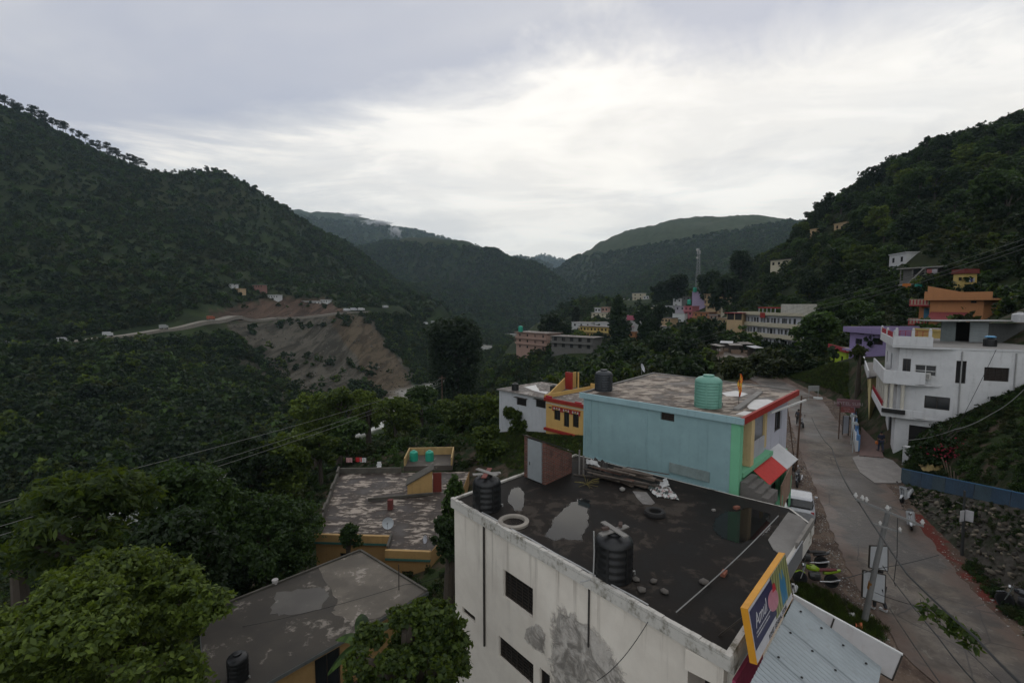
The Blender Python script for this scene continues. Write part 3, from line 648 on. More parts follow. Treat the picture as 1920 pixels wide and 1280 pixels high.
sc_ = sm_.mix(sm_.step(n_a, 0.38, 0.62), (0.048, 0.030, 0.022), (0.120, 0.085, 0.062)); sc_ = sm_.mix(sm_.math('MULTIPLY', sm_.step(n_b, 0.56, 0.68), 0.6), sc_, (0.20, 0.18, 0.155))
sm_.bsdf(sc_, 0.85, 0, 0.25, n_b, 0.6, 0.04)
ds_ = NT('red_soil'); n_a = ds_.noise(0.6, 5, 0.6, world=True); n_b = ds_.noise(3, 6, 0.7, world=True); ab_ = ds_.n('ShaderNodeMath', operation='ABSOLUTE'); ds_.l(ds_.attr('across'), ab_.inputs[0])
rf_ = ds_.step(ds_.math('SUBTRACT', ds_.math('ADD', ds_.math('MULTIPLY', n_a, 1.2), ds_.math('MULTIPLY', n_b, 0.6)), ds_.math('MULTIPLY', ab_.outputs[0], 0.30)), 0.62, 0.86)
ds_.bsdf(ds_.mix(rf_, ds_.mix(n_b, (0.050, 0.032, 0.024), (0.105, 0.072, 0.053)), (0.100, 0.020, 0.013)), 0.9, 0, 0.2, ds_.noise(7, 5, world=True), 0.6, 0.04)
def strip(name, pts, wl_, wr, z, mat, par=None, res=1.6, jag=0.0, seed=0):
    pts = [V3(p) for p in pts]; d = []; rng = random.Random(seed)
    for a, b in zip(pts[:-1], pts[1:]):
        k = max(1, int((b-a).length/res)); d += [a.lerp(b, j/k) for j in range(k)]
    d.append(pts[-1]); m = MB(); L = []; tot = len(d)-1
    for _ in range(3): d = [d[0]]+[(d[i-1]+d[i]*2+d[i+1])/4 for i in range(1, tot)]+[d[-1]]
    for i, p in enumerate(d):
        t = (d[min(i+1, tot)]-d[max(i-1, 0)]).normalized(); n = V3((t.y, -t.x)); f = i/tot
        w1 = wl_(f) if callable(wl_) else wl_; w2 = wr(f) if callable(wr) else wr; j1, j2 = rng.uniform(-jag, jag), rng.uniform(-jag, jag)
        zz = z+0.006*max(p.y-60, 0)*(1 if p.y < 160 else 0); zz = min(zz, z+0.66)
        L.append(((p.x-n.x*(w1+j1), p.y-n.y*(w1+j1), zz), (p.x+n.x*(w2+j2), p.y+n.y*(w2+j2), zz)))
    for p, q in zip(L[:-1], L[1:]): m.face([p[0], p[1], q[1], q[0]])
    o = m.build(name, mat, par); addattr(o.data, 'across', [-1, 1, 1, -1]*(len(L)-1)); return o
tag(strip('road_shoulder', STREET, 4.6, 4.4, -0.028, sm_.m, None, 0.8, 0.12, 4), kind='structure')
tag(strip('road', STREET, 2.2, 2.35, 0.0, rm.m, None, 0.45, 0.09, 7), kind='structure')
tag(strip('red_soil_patch', [tuple(on(x, y, 0))[:2] for x, y in ((1905, 1150), (1830, 1085), (1770, 1035), (1730, 1000), (1700, 960))], 0.9, 1.3, -0.016, ds_.m, None, 0.5, 0.35, 2), kind='structure')

# ------------------------------------------------------------------ the white building below the camera
WB = [tuple(on(845, 937, 4.5))[:2], tuple(on(1370, 1238, 4.5))[:2], tuple(on(1527, 985, 4.5))[:2], (10.95, 18.3), (9.25, 19.72), (3.45, 25.0)]
WROOF = roofmat((0.018, 0.0145, 0.012), (0.046, 0.038, 0.031), (0.007, 0.0062, 0.0055), 0.9, 0.515, 0.25, seed=3, spec=0.12)
wb_wall = inset(WB, [0.10, 1.05, 0.1, 0.05, 0.05, 0.12])
ww = NT('cream_plaster'); n_a = ww.noise(0.7, 6, 0.65); n_s = ww.noise(2.6, 5, 0.65, (1.2, 1.2, 0.06)); n_f = ww.noise(12, 4)
zsep = ww.n('ShaderNodeSeparateXYZ'); ww.l(ww.tc.outputs['Object'], zsep.inputs[0])
wc = ww.mix(ww.step(n_a, 0.3, 0.7), (0.58, 0.53, 0.46), (0.68, 0.63, 0.55))
drip = ww.math('MULTIPLY', ww.step(n_s, 0.50, 0.72), ww.lin(zsep.outputs[2], 9.2, 12.0, 0.05, 0.55))   # rain marks below the roof edge
wc = ww.mix(drip, wc, (0.13, 0.10, 0.075)); wc = ww.mix(ww.math('MULTIPLY', ww.step(n_a, 0.58, 0.72), 0.25), wc, (0.34, 0.31, 0.28))
ww.bsdf(wc, 0.85, 0, 0.2, n_f, 0.25, 0.01)
ed = NT('stained_whitewash'); n_a = ed.noise(1.6, 7, 0.7, (1, 1, 0.5)); n_f = ed.noise(8, 5)
ed.bsdf(ed.mix(ed.step(ed.math('ADD', ed.math('MULTIPLY', n_a, 0.7), ed.math('MULTIPLY', n_f, 0.3)), 0.48, 0.66), (0.46, 0.44, 0.40), (0.11, 0.10, 0.07)), 0.9, 0, 0.2, n_f, 0.5, 0.02)
white_b = bld('white_building', 'cream white two storey building with dark wet flat roof directly below', wb_wall, -8.0, 4.2, ww.m,
    pxh={0: [(944, 1066, 999, 1158, 'grille'), (867, 1136, 891, 1168, 'grille'), (935, 1190, 1000, 1288, 'grille'), (1012, 1250, 1030, 1420, 'door_dark')], 1: []}, holes={1: [(1.2, 2.0, 0.2, 2.6, 'door_dark'), (4.2, 2.2, 0.2, 2.6, 'door_grey')]}, roof=False, cat='building')
white_b.roof = sub(white_b, MB().prism(WB, 4.203, 4.49), 'roof', ed.m)
rs = MB(); rs.prism(inset(WB, 0.10), 4.49, 4.502); rs.build('roof_surface', WROOF, white_b.roof, off=white_b.off)
a0, e0, nn0, L0 = edge_frame(WB, 0)
def along(a, e, n, s, d, z): return V3((a.x+e.x*s+n.x*d, a.y+e.y*s+n.y*d, z))
k = MB()
for q in range(46):                                     # crumbling kerb of the roof edge, laid in short lengths
    s0 = L0*q/46; s1 = L0*(q+0.97)/46; h = 0.07+0.035*random.Random(q).random(); c = along(a0, e0, nn0, (s0+s1)/2, -0.07, 4.502+h/2); k.box(c, (s1-s0, 0.13+0.02*random.Random(q+9).random(), h), math.atan2(e0.y, e0.x))
sub(white_b, k, 'roof_kerb', ed.m)
for j in (1, 5):
    a, e, nn, L = edge_frame(WB, j); sub(white_b, MB().box(along(a, e, nn, L/2, -0.08, 4.54), (L-0.3, 0.13, 0.075), math.atan2(e.y, e.x)), 'roof_kerb', ed.m)
k = MB(); k.tube([along(a0, e0, nn0, s, -0.22, 4.56+0.01*math.sin(s*3)) for s in np.linspace(L0*0.16, L0*0.80, 14)], 0.022, 6); sub(white_b, k, 'conduit_pipe', plain((0.42, 0.42, 0.41), 0.5))
wa, we, wn2, wL = edge_frame(wb_wall, 0)
for px, y0, y1, r, mt in ((909, 985, 1208, 0.045, plain((0.03, 0.026, 0.022), 0.7)), (1106, 1100, 1212, 0.03, plain((0.025, 0.022, 0.02), 0.7))):
    s, zt_ = px_on_edge(wb_wall, 0, px, y0); _, zb = px_on_edge(wb_wall, 0, px, y1); sub(white_b, MB().tube([along(wa, we, wn2, s, r+0.005, zb), along(wa, we, wn2, s, r+0.005, zt_)], r, 6), 'drain_pipe', mt)
cm_ = NT('bare_cement'); n_a = cm_.noise(1.6, 8, 0.7, dist=1.2); n_b = cm_.noise(5, 6, 0.7); cd_ = cm_.n('ShaderNodeBsdfDiffuse'); cm_.put(cd_.inputs[0], cm_.mix(cm_.step(n_a, 0.40, 0.60), (0.20, 0.185, 0.165), (0.50, 0.465, 0.42))); ct_ = cm_.n('ShaderNodeBsdfTransparent'); cx_ = cm_.n('ShaderNodeMixShader')
cm_.put(cx_.inputs[0], cm_.math('MULTIPLY', cm_.step(cm_.math('ADD', cm_.attr('inner'), cm_.math('MULTIPLY', cm_.math('SUBTRACT', n_a, 0.5), 1.8)), 0.2, 0.55), cm_.lin(n_b, 0.35, 0.65, 0.55, 1.0))); cm_.l(ct_.outputs[0], cx_.inputs[1]); cm_.l(cd_.outputs[0], cx_.inputs[2]); cm_.l(cx_.outputs[0], cm_.out.inputs[0])
for nm, pts in (('cement_patch', [(1030, 1180), (1033, 1148), (1046, 1133), (1075, 1148), (1100, 1165), (1128, 1195), (1150, 1225), (1172, 1260), (1190, 1300), (1040, 1300), (1028, 1260)]), ('cement_patch', [(985, 1176), (1010, 1168), (1026, 1190), (1024, 1230), (1000, 1216), (982, 1196)])):
    P2 = [px_on_edge(wb_wall, 0, *p) for p in pts]; n = len(P2); cs, cz0 = sum(p[0] for p in P2)/n, sum(p[1] for p in P2)/n; V = [tuple(along(wa, we, wn2, cs, 0.006, cz0)-white_b.off)]; at_ = [1.0]
    for f_, w_ in ((0.55, 0.9), (1.15, 0.0)):
        for p in P2: V.append(tuple(along(wa, we, wn2, cs+(p[0]-cs)*f_, 0.006, cz0+(p[1]-cz0)*f_)-white_b.off)); at_.append(w_)
    Ff = [(0, 1+(i+1) % n, 1+i) for i in range(n)]
    for i in range(n): a, b = 1+i, 1+(i+1) % n; Ff += [(a, b, b+n), (a, b+n, a+n)]
    me = mesh_np(nm, V, Ff, cm_.m); addattr(me, 'inner', at_); link(nm, me, white_b.o)
# projecting beam and lintel at the street corner
b_, eb, nb, Lb = edge_frame(WB, 1)
sub(white_b, MB().box(along(b_, eb, nb, 0.22, -0.62, 3.92), (0.24, 0.9, 0.52), math.atan2(eb.y, eb.x)), 'corner_beam', ww.m)
sub(white_b, MB().box(along(b_, eb, nb, Lb/2+0.2, -0.13, 4.02), (Lb-0.5, 0.16, 0.34), math.atan2(eb.y, eb.x)), 'edge_beam', ed.m)
# low light-coloured slab with a lip at the far street end of the roof
m = MB(); P = [on(1440, 1012, 4.52), on(1450, 1030, 4.52), on(1476, 1048, 4.52), on(1521, 990, 4.52), on(1500, 968, 4.52), on(1478, 960, 4.52)]
m.prism([(p.x, p.y) for p in P], 4.503, 4.535); sub(white_b, m, 'screed_slab', roofmat((0.20, 0.19, 0.175), (0.28, 0.27, 0.25), (0.12, 0.11, 0.10), 1.2, 0.6, 0.3))
a, e, nn, L = edge_frame(WB, 1); m = MB().box(along(a, e, nn, L*0.86, -0.05, 4.66), (L*0.27, 0.1, 0.24), math.atan2(e.y, e.x)); sub(white_b, m, 'roof_lip', paint((0.20, 0.185, 0.165), 0.9, 0.3, 0.6))
m = MB().box(along(a, e, nn, L*0.66, 0.03, 4.42), (L*0.22, 0.03, 0.62), math.atan2(e.y, e.x)); sub(white_b, m, 'tin_flashing', plain((0.22, 0.23, 0.24), 0.4, 0.4))

# standing water on the roof: real, still and mirror-like
pm_ = NT('puddle_water'); pn_ = pm_.noise(1.6, 6, 0.6); ps_ = pm_.n('ShaderNodeBsdfPrincipled'); ps_.inputs['Base Color'].default_value = (0.010, 0.0095, 0.009, 1); ps_.inputs['Roughness'].default_value = 0.04; ps_.inputs['IOR'].default_value = 1.33; ps_.inputs['Specular IOR Level'].default_value = 0.34
ptr = pm_.n('ShaderNodeBsdfTransparent'); pmx = pm_.n('ShaderNodeMixShader'); pm_.put(pmx.inputs[0], pm_.step(pm_.math('ADD', pm_.attr('inner'), pm_.math('MULTIPLY', pm_.math('SUBTRACT', pn_, 0.5), 1.5)), 0.28, 0.42)); pm_.l(ptr.outputs[0], pmx.inputs[1]); pm_.l(ps_.outputs[0], pmx.inputs[2]); pm_.l(pmx.outputs[0], pm_.out.inputs[0])
def puddle(name, label, pts, z=4.507, seed=0):
    """a film of water whose shore frays over the screed"""
    P = [on(x, y, z) for x, y in pts]; c = sum(P, V3())/len(P); n = len(P); V = [(0, 0, 0)]; at_ = [1.0]
    for f, w_ in ((0.45, 1.0), (0.8, 0.62), (1.12, 0.0)):
        for p in P: q = (p-c)*f; V.append((q.x, q.y, 0)); at_.append(w_)
    Ff = [(0, 1+i, 1+(i+1) % n) for i in range(n)]
    for r_ in range(2):
        for i in range(n): a, b = 1+r_*n+i, 1+r_*n+(i+1) % n; Ff += [(a, a+n, b+n), (a, b+n, b)]
    me = mesh_np(name, V, Ff, pm_.m); addattr(me, 'inner', at_); return tag(link(name, me, None, (c.x, c.y, z)), label, 'puddle', 'puddles on the dark roof')
puddle('puddle', 'triangular shallow puddle mirroring sky on the dark roof', [(1018, 1006), (1036, 975), (1060, 948), (1086, 932), (1108, 940), (1104, 985), (1092, 1012), (1066, 1016), (1040, 1014)])
puddle('puddle', 'small bright puddle between the black tank and brick shed', [(950, 938), (958, 915), (975, 912), (985, 925), (982, 955), (965, 960)], seed=2)
puddle('puddle', 'dark puddle reflecting the blue house near its steps', [(1330, 985), (1350, 960), (1410, 950), (1445, 965), (1440, 1000), (1400, 1020), (1350, 1012)], seed=4)

# ------------------------------------------------------------------ water tanks
BLK = plain((0.010, 0.0105, 0.011), 0.45); GRN = plain((0.13, 0.30, 0.235), 0.5); TEAL = plain((0.02, 0.30, 0.20), 0.45)
def tank(label, loc, d, h, mat, ribs=7, group='rooftop water tanks', lid=True, dome=0.17, n=32):
    o = thing('water_tank', label, 'water tank', loc, 0, group); r = d/2; prof = [(r*0.97, 0.0), (r, 0.03)]
    hb = h*(1-dome)
    for q in range(ribs):
        z = hb*(q+0.5)/ribs; w_ = hb/ribs; prof += [(r, z-w_*0.36), (r*0.972, z-w_*0.16), (r*0.972, z+w_*0.16), (r, z+w_*0.36)]
    prof += [(r, hb), (r*0.93, hb+(h-hb)*0.4), (r*0.72, hb+(h-hb)*0.8), (r*0.42, h), (r*0.40, h)]
    MB().lathe(prof, n=n).build('body', mat, o, smooth=True)
    if lid: MB().lathe([(r*0.40, h-0.005), (r*0.42, h+0.03), (r*0.40, h+0.07), (r*0.15, h+0.085), (r*0.02, h+0.087)], n=20).build('lid', mat, o, smooth=True)
    MB().tube([(r*1.02, 0, h*0.12), (r*1.14, 0.02, h*0.12), (r*1.15, 0.02, 0.05)], 0.025, 6).build('outlet_pipe', plain((0.25, 0.25, 0.24), 0.5), o)
    for s in range(6):
        a_ = s*math.pi/3; MB().box((r*1.0*math.cos(a_), r*1.0*math.sin(a_), hb*0.5), (0.03, 0.06, hb*0.94), a_).build('moulded_seam', mat, o)
    return o
p = on(1150, 1080, 4.502); t1 = tank('black water tank nearest on dark roof with crossed boards on its lid', p, 1.10, 1.30, BLK, 5)
BRK = paint((0.19, 0.075, 0.05), 0.9, 0.3, 0.4, streak=False); PLK = paint((0.20, 0.19, 0.175), 0.8, 0.25, 0.5, streak=False)
for k_, rz in enumerate((0.55, 2.05)):
    b_o = tag(MB().box((0, 0, 0), (1.05, 0.17, 0.035)).build('board', PLK, None, (p.x, p.y, p.z+1.405+0.037*k_)), ('lower' if k_ == 0 else 'upper')+' pale board laid crosswise over the nearest black tank lid', 'board', 'boards weighting the tank lid'); b_o.rotation_euler = (0, 0, rz)
for k_, (dx, dy, rz, lab) in enumerate(((-0.28, -0.1, 0.4, 'dark brick weighting the boards on the nearest tank, toward shed side'), (0.22, 0.16, 1.3, 'dark brick weighting the boards on the nearest tank, toward street side'))):
    tag(MB().box((0, 0, 0), (0.22, 0.105, 0.08), rz).build('brick', plain((0.06, 0.04, 0.033), 0.9), None, (p.x+dx, p.y+dy, p.z+1.505)), lab, 'brick', 'bricks on the tank lid')
tag(MB().tube([(0, 0, 0), (0.02, 0.01, 0.8), (0, 0, 1.45)], 0.022, 6).tube([(0, 0, 0.03), (-0.25, -0.16, 0.05), (-0.4, -0.2, 0.05)], 0.02, 6).build('water_pipe', plain((0.3, 0.3, 0.29), 0.5), None, (p.x-0.62, p.y-0.16, p.z)), 'thin grey water pipe standing beside the nearest black tank', 'pipe')
p = on(913, 952, 4.502); t2 = tank('black water tank at the left roof corner with red boards on its lid', p, 1.08, 1.28, BLK, 5)
for k_, (rz, cl, lab) in enumerate(((0.2, PLK, 'pale board across the lid of the left corner tank'), (1.4, paint((0.16, 0.05, 0.04), 0.8, 0.3, 0.4, streak=False), 'reddish board across the lid of the left corner tank'), (2.4, PLK, 'grey board lying diagonally on the left corner tank lid'))):
    bo = tag(MB().box((0, 0, 0), (1.1, 0.19, 0.03)).build('board', cl, None, (p.x, p.y, p.z+1.385+0.032*k_)), lab, 'board', 'boards weighting the tank lid'); bo.rotation_euler = (0, 0, rz)
# other things lying on the roof
p = on(963, 980, 4.502); tag(MB().lathe([(0.40, 0), (0.56, 0), (0.57, 0.09), (0.54, 0.11), (0.42, 0.11), (0.40, 0.08), (0.40, 0)], n=28).build('concrete_ring', paint((0.26, 0.235, 0.2), 0.9, 0.3, 0.6), None, p, smooth=True), 'pale concrete ring lying on the roof by the corner tank', 'ring')
tyre = [(0.20+0.0, 0.02)]+[(0.29+0.09*math.cos(t), 0.10+0.10*math.sin(t)) for t in np.linspace(-2.2, 2.2+0.0, 12)]+[(0.20, 0.18)]
p = on(1228, 966, 4.502); tag(MB().lathe([(0.215, 0.03), (0.25, 0.0), (0.36, 0.005), (0.395, 0.06), (0.395, 0.14), (0.36, 0.195), (0.25, 0.2), (0.215, 0.17), (0.235, 0.1), (0.215, 0.03)], n=30).build('old_tyre', plain((0.016, 0.015, 0.014), 0.85), None, p, smooth=True), 'old black tyre lying flat on the dark roof', 'tyre')
for px, py, rz, sz, col, lab in ((1381, 953, 0.5, (0.25, 0.14, 0.09), BRK, 'red brick lying alone near the blue house steps'), (1357, 1077, 0.9, (0.3, 0.13, 0.10), paint((0.26, 0.10, 0.065), 0.9, 0.3, 0.3, streak=False), 'orange red brick under the wire on the dark roof'),
        (1338, 957, 0.2, (0.13, 0.1, 0.06), PLK, 'pale stone chip beside the old tyre')):
    q = on(px, py, 4.502); o = MB().box((0, 0, sz[2]/2), sz).build('brick' if 'brick' in lab else 'stone', col, None, q); o.rotation_euler = (0, 0, rz); tag(o, lab, 'brick' if 'brick' in lab else 'stone')
def lump(seed, r, sq=(1, 1, 0.7), n=2):
    rng = np.random.RandomState(seed); t = (1+5**0.5)/2
    V = np.array([(-1,t,0),(1,t,0),(-1,-t,0),(1,-t,0),(0,-1,t),(0,1,t),(0,-1,-t),(0,1,-t),(t,0,-1),(t,0,1),(-t,0,-1),(-t,0,1)], float); V /= np.linalg.norm(V[0])
    Fc = [(0,11,5),(0,5,1),(0,1,7),(0,7,10),(0,10,11),(1,5,9),(5,11,4),(11,10,2),(10,7,6),(7,1,8),(3,9,4),(3,4,2),(3,2,6),(3,6,8),(3,8,9),(4,9,5),(2,4,11),(6,2,10),(8,6,7),(9,8,1)]
    V = V*(1+rng.uniform(-0.22, 0.22, (12, 1)))*np.array(sq)*r; return V, np.array(Fc)
STN = paint((0.10, 0.09, 0.08), 0.95, 0.3, 0.4, streak=False); STL = [mesh_np('stone', *lump(60+k, 1.0), STN) for k in range(4)]
for k_, (px, py, s, lab) in enumerate(((1193, 1085, .13, 'dark rubble lump behind the nearest tank, topmost'), (1203, 1104, .15, 'dark rubble lump beside the nearest tank, middle one'), (1225, 1088, .12, 'dark rubble lump right of the nearest tank'), (1246, 1108, .14, 'flat dark rubble lump farthest right of the nearest tank'), (1321, 1090, .17, 'dark rubble lump alone under the roof wire'))):
    o = link('rubble', STL[k_ % 4], None, on(px, py, 4.55)); o.scale = (s, s, s*0.7); tag(o, lab, 'rubble', 'rubble on the roof')
o = link('stone', mesh_np('stone', *lump(77, 0.14), PLK), None, on(1167, 917, 4.58)); tag(o, 'pale round stone near the plank pile', 'stone')
CEM = roofmat((0.16, 0.15, 0.14), (0.24, 0.225, 0.21), (0.11, 0.10, 0.09), 2.0, 0.55, 0.2)
m = MB(); P = [on(x, y, 4.515) for x, y in ((1186, 920), (1212, 922), (1228, 942), (1222, 946), (1205, 944), (1195, 934))]; m.prism([(p.x, p.y) for p in P], 4.503, 4.516); c = P[0]; tag(m.build('cement_spill', CEM, None, (c.x, c.y, 4.5), off=(c.x, c.y, 4.5)), 'pale dried cement spill on the dark roof near the planks', 'cement')
# wire stretched across the roof
q0, q1 = on(1268, 1147, 4.62), on(1460, 966, 4.9)
tag(MB().tube([q0.lerp(q1, t)+V3((0, 0, -0.10*math.sin(math.pi*t))) for t in np.linspace(0, 1, 14)], 0.017, 5).build('roof_wire', plain((0.22, 0.22, 0.21), 0.5), None, q0, off=q0), 'taut pale wire crossing the dark roof to its street end', 'wire')
tag(MB().tube([(0, 0, 0), (0.01, 0, 0.5)], 0.02, 6).build('wire_stake', D_FRAME, None, q1-V3((0, 0, 0.40))), 'short stake holding the roof wire at street end', 'stake')

# ------------------------------------------------------------------ brick shed and plank pile against the blue house
br = NT('brick_wall'); bt = br.n('ShaderNodeTexBrick'); mp = br.n('ShaderNodeMapping'); mp.inputs['Rotation'].default_value = (R(90), 0, 0); br.l(br.tc.outputs['Object'], mp.inputs[0]); br.l(mp.outputs[0], bt.inputs['Vector'])
bt.inputs['Color1'].default_value = (0.16, 0.055, 0.038, 1); bt.inputs['Color2'].default_value = (0.105, 0.042, 0.032, 1); bt.inputs['Mortar'].default_value = (0.12, 0.105, 0.09, 1); bt.inputs['Scale'].default_value = 1.0
bt.inputs['Brick Width'].default_value = 0.23; bt.inputs['Row Height'].default_value = 0.085; bt.inputs['Mortar Size'].default_value = 0.012
nb_ = br.noise(2.5, 6, 0.65); br.bsdf(br.mix(br.math('MULTIPLY', br.step(nb_, 0.45, 0.65), 0.6), bt.outputs['Color'], (0.05, 0.035, 0.03)), 0.9, 0, 0.2, bt.outputs['Fac'], -0.4, 0.01)
K = v2(on(1022, 909, 4.5)); Lf = v2(on(983, 893, 4.5)); Rt = v2(on(1072, 886, 4.5)); dl = (K-Lf); dr = (Rt-K); Bk = Lf+dr
shed = thing('brick_shed', 'small brick shed with grey metal door on the dark roof', 'shed', (K.x, K.y, 4.5)); so = V3((K.x, K.y, 4.5))
zt1, zt2 = onplane(985, 816, Lf, K).z, 5.45
def shed_wall(p, q, za, zb, t=0.12):
    d = (q-p).normalized(); n = V3((-d.y, d.x))*t; m = MB(); m.prism([(p.x, p.y), (q.x, q.y), (q.x+n.x, q.y+n.y), (p.x+n.x, p.y+n.y)], 4.503, [za, zb, zb, za]); return m
for nm, p, q, za, zb in (('wall', K, Rt, zt1-0.08, zt2), ('wall', Lf+dl*0.86, K-dr*0.0, zt1-0.04, zt1-0.081), ('wall', Lf, Lf+dl*0.2, zt1, zt1-0.02), ('wall', Rt, Bk, zt2, zt2), ('wall', Bk, Lf, zt2, zt1)):
    wv_ = shed_wall(p, q, za, zb); lo = wv_.build(nm, br.m, shed, off=so)
dd = dl.normalized(); dn = V3((dd.y, -dd.x))
dm = MB(); dm.box((Lf.x+dl.x*0.53+dn.x*0.02, Lf.y+dl.y*0.53+dn.y*0.02, (zt1+4.5)/2-0.02), (dl.length*0.66, 0.05, zt1-4.5-0.12), math.atan2(dd.y, dd.x)); do = dm.build('door', paint((0.25, 0.27, 0.275), 0.6, 0.12, 0.55, (0.10, 0.06, 0.04)), shed, off=so)
MB().box((Lf.x+dl.x*0.30+dn.x*0.055, Lf.y+dl.y*0.30+dn.y*0.055, 5.25), (0.03, 0.03, 0.14)).build('handle', D_FRAME, do, off=so)
rp = [Lf-dr.normalized()*0.08-dd*0.05, K-dr.normalized()*0.08+dd*0.06, Rt+dr.normalized()*0.15+dd*0.06, Bk+dr.normalized()*0.15-dd*0.05]
m = MB(); m.prism([(p.x, p.y) for p in rp], [zt1, zt1-0.02, zt2+0.0, zt2+0.02], [zt1+0.06, zt1+0.04, zt2+0.06, zt2+0.08]); m.build('roof', roofmat((0.07, 0.06, 0.05), (0.32, 0.31, 0.29), (0.03, 0.028, 0.024), 2.5, 0.56, 0.3), shed, off=so)
for t_, f_ in ((0.5, 0.3), (0.75, 0.7)): pass
# grey posts beside the shed
for k_, (px, y0, y1) in enumerate(((1086, 890, 841), (1094, 889, 852))):
    q = on(px, y0, 4.5); hgt = (y0-y1)*q.y/FPX; tag(MB().box((0, 0, hgt/2), (0.07, 0.07, hgt)).build('wooden_post', paint((0.16, 0.15, 0.14), 0.9, 0.3, 0.4), None, q), ('taller' if k_ == 0 else 'shorter')+' grey post standing between brick shed and blue house', 'post', 'posts by the shed')
rng = random.Random(12); PLM = [paint((0.085, 0.066, 0.052), 0.9, 0.3, 0.4, streak=False), paint((0.13, 0.105, 0.085), 0.9, 0.3, 0.4, streak=False), paint((0.06, 0.05, 0.042), 0.9, 0.3, 0.4, streak=False), paint((0.15, 0.075, 0.055), 0.9, 0.3, 0.4, streak=False)]
for k_ in range(20):                                    # planks thrown in a heap, each its own piece
    t_ = rng.random(); base = on(1130+t_*85, 905+t_*14, 4.5); L = rng.uniform(1.1, 2.5); ang_ = math.atan2(-0.62, 0.78)+rng.uniform(-0.35, 0.3)
    pk = rng.randrange(4); o = MB().box((0, 0, 0), (L, rng.uniform(0.09, 0.17), rng.uniform(0.03, 0.06))).build('plank', PLM[pk], None, (base.x+rng.uniform(-.3, .35), base.y+rng.uniform(-0.1, .75), 4.54+0.036*k_*rng.uniform(0.6, 1.0)))
    o.rotation_euler = (rng.uniform(-0.3, 0.3), rng.uniform(-0.12, 0.10), ang_); tag(o, ('dark brown', 'grey brown', 'blackened', 'reddish')[pk]+' plank in the scrap heap against the blue wall', 'plank', 'planks heaped against the blue wall')
def crumple(name, label, cat, pts, z, h, mat, seed, nx=16, ny=9):
    rng = np.random.RandomState(seed); P = [on(x, y, z) for x, y in pts]; V = []; 
    for j in range(ny):
        for i in range(nx):
            u, v = i/(nx-1), j/(ny-1); p = (P[0].lerp(P[1], u)).lerp(P[3].lerp(P[2], u), v); ed_ = min(u, 1-u, v, 1-v)
            V.append((p.x+rng.uniform(-.06, .06), p.y+rng.uniform(-.06, .06), z+0.012+h*rng.rand()*min(1, ed_*6+0.25)))
    Fq = [(j*nx+i, j*nx+i+1, (j+1)*nx+i+1, (j+1)*nx+i) for j in range(ny-1) for i in range(nx-1)]
    c = np.mean(V, 0); V = np.array(V)-c; return tag(link(name, mesh_np(name, V, Fq, mat), None, c), label, cat)
cl = NT('printed_sack'); n_a = cl.noise(3.2, 3, 0.6, dist=1.0); n_b = cl.noise(5, 2, off=(4, 4, 4)); cc_ = cl.mix(cl.step(n_a, 0.48, 0.54), (0.42, 0.42, 0.40), (0.04, 0.05, 0.045)); cc_ = cl.mix(cl.math('MULTIPLY', cl.step(n_b, 0.56, 0.6), 0.6), cc_, (0.32, 0.17, 0.16)); cl.bsdf(cc_, 0.6, 0, 0.3)
crumple('plastic_sack', 'crumpled printed white plastic sheet lying at the heap end', 'sheet', [(1208, 912), (1248, 908), (1276, 938), (1232, 932)], 4.52, 0.16, cl.m, 4)
crumple('white_sack', 'small white sack on the end of the plank heap', 'sack', [(1236, 905), (1250, 898), (1254, 912), (1240, 915)], 4.62, 0.2, plain((0.5, 0.5, 0.49), 0.7), 6, 8, 6)
crumple('black_rubbish', 'dark rubbish heap behind the posts against the blue wall', 'rubbish', [(1096, 868), (1140, 878), (1150, 900), (1098, 892)], 4.52, 0.55, plain((0.025, 0.022, 0.019), 0.8), 8, 14, 9)
crumple('plastic_rag', 'white plastic rags on the rubbish by the blue wall corner', 'rag', [(1098, 862), (1122, 868), (1124, 876), (1100, 870)], 4.95, 0.18, plain((0.36, 0.36, 0.35), 0.6), 9, 10, 5)
# ------------------------------------------------------------------ blue house
BH = [tuple(on(1088, 738, 7.6))[:2], tuple(on(1392, 787, 7.6))[:2], tuple(on(1497, 733, 7.6))[:2], tuple(on(1226, 700, 7.6))[:2]]
BLUE = paint((0.22, 0.335, 0.345), 0.8, 0.10, 0.42, (0.13, 0.185, 0.18)); BLUE2 = paint((0.25, 0.37, 0.39), 0.8, 0.10, 0.3); REDP = paint((0.27, 0.024, 0.017), 0.6, 0.15, 0.3)
GRNP = paint((0.16, 0.42, 0.25), 0.7, 0.08, 0.25); YELP = paint((0.50, 0.38, 0.20), 0.8, 0.08, 0.3); LAV = paint((0.42, 0.42, 0.47), 0.8, 0.06, 0.35)
BTOP = roofmat((0.095, 0.068, 0.050), (0.36, 0.31, 0.255), (0.050, 0.036, 0.027), 1.5, 0.482, 0.45, (0.5, 1.0, 1.0), seed=7)
bw = inset(BH, [0.12, 1.45, 0.15, 0.15])
blue = bld('blue_house', 'pale blue house with flat mossy roof and red front eave', bw, -0.3, 7.42, BLUE, pxh={0: [(1239, 769, 1264, 791, 'slats')]}, holes={1: [(0.75, 1.15, 5.15, 1.95, 'door_dark')], 2: [(2, 1.2, 5.9, 1, 'dark')]}, roof=False)
blue.roof = sub(blue, MB().prism(BH, 7.423, 7.6), 'roof', BLUE2)
MB().prism(inset(BH, 0.14), 7.6, 7.612).build('roof_surface', BTOP, blue.roof, off=blue.off)
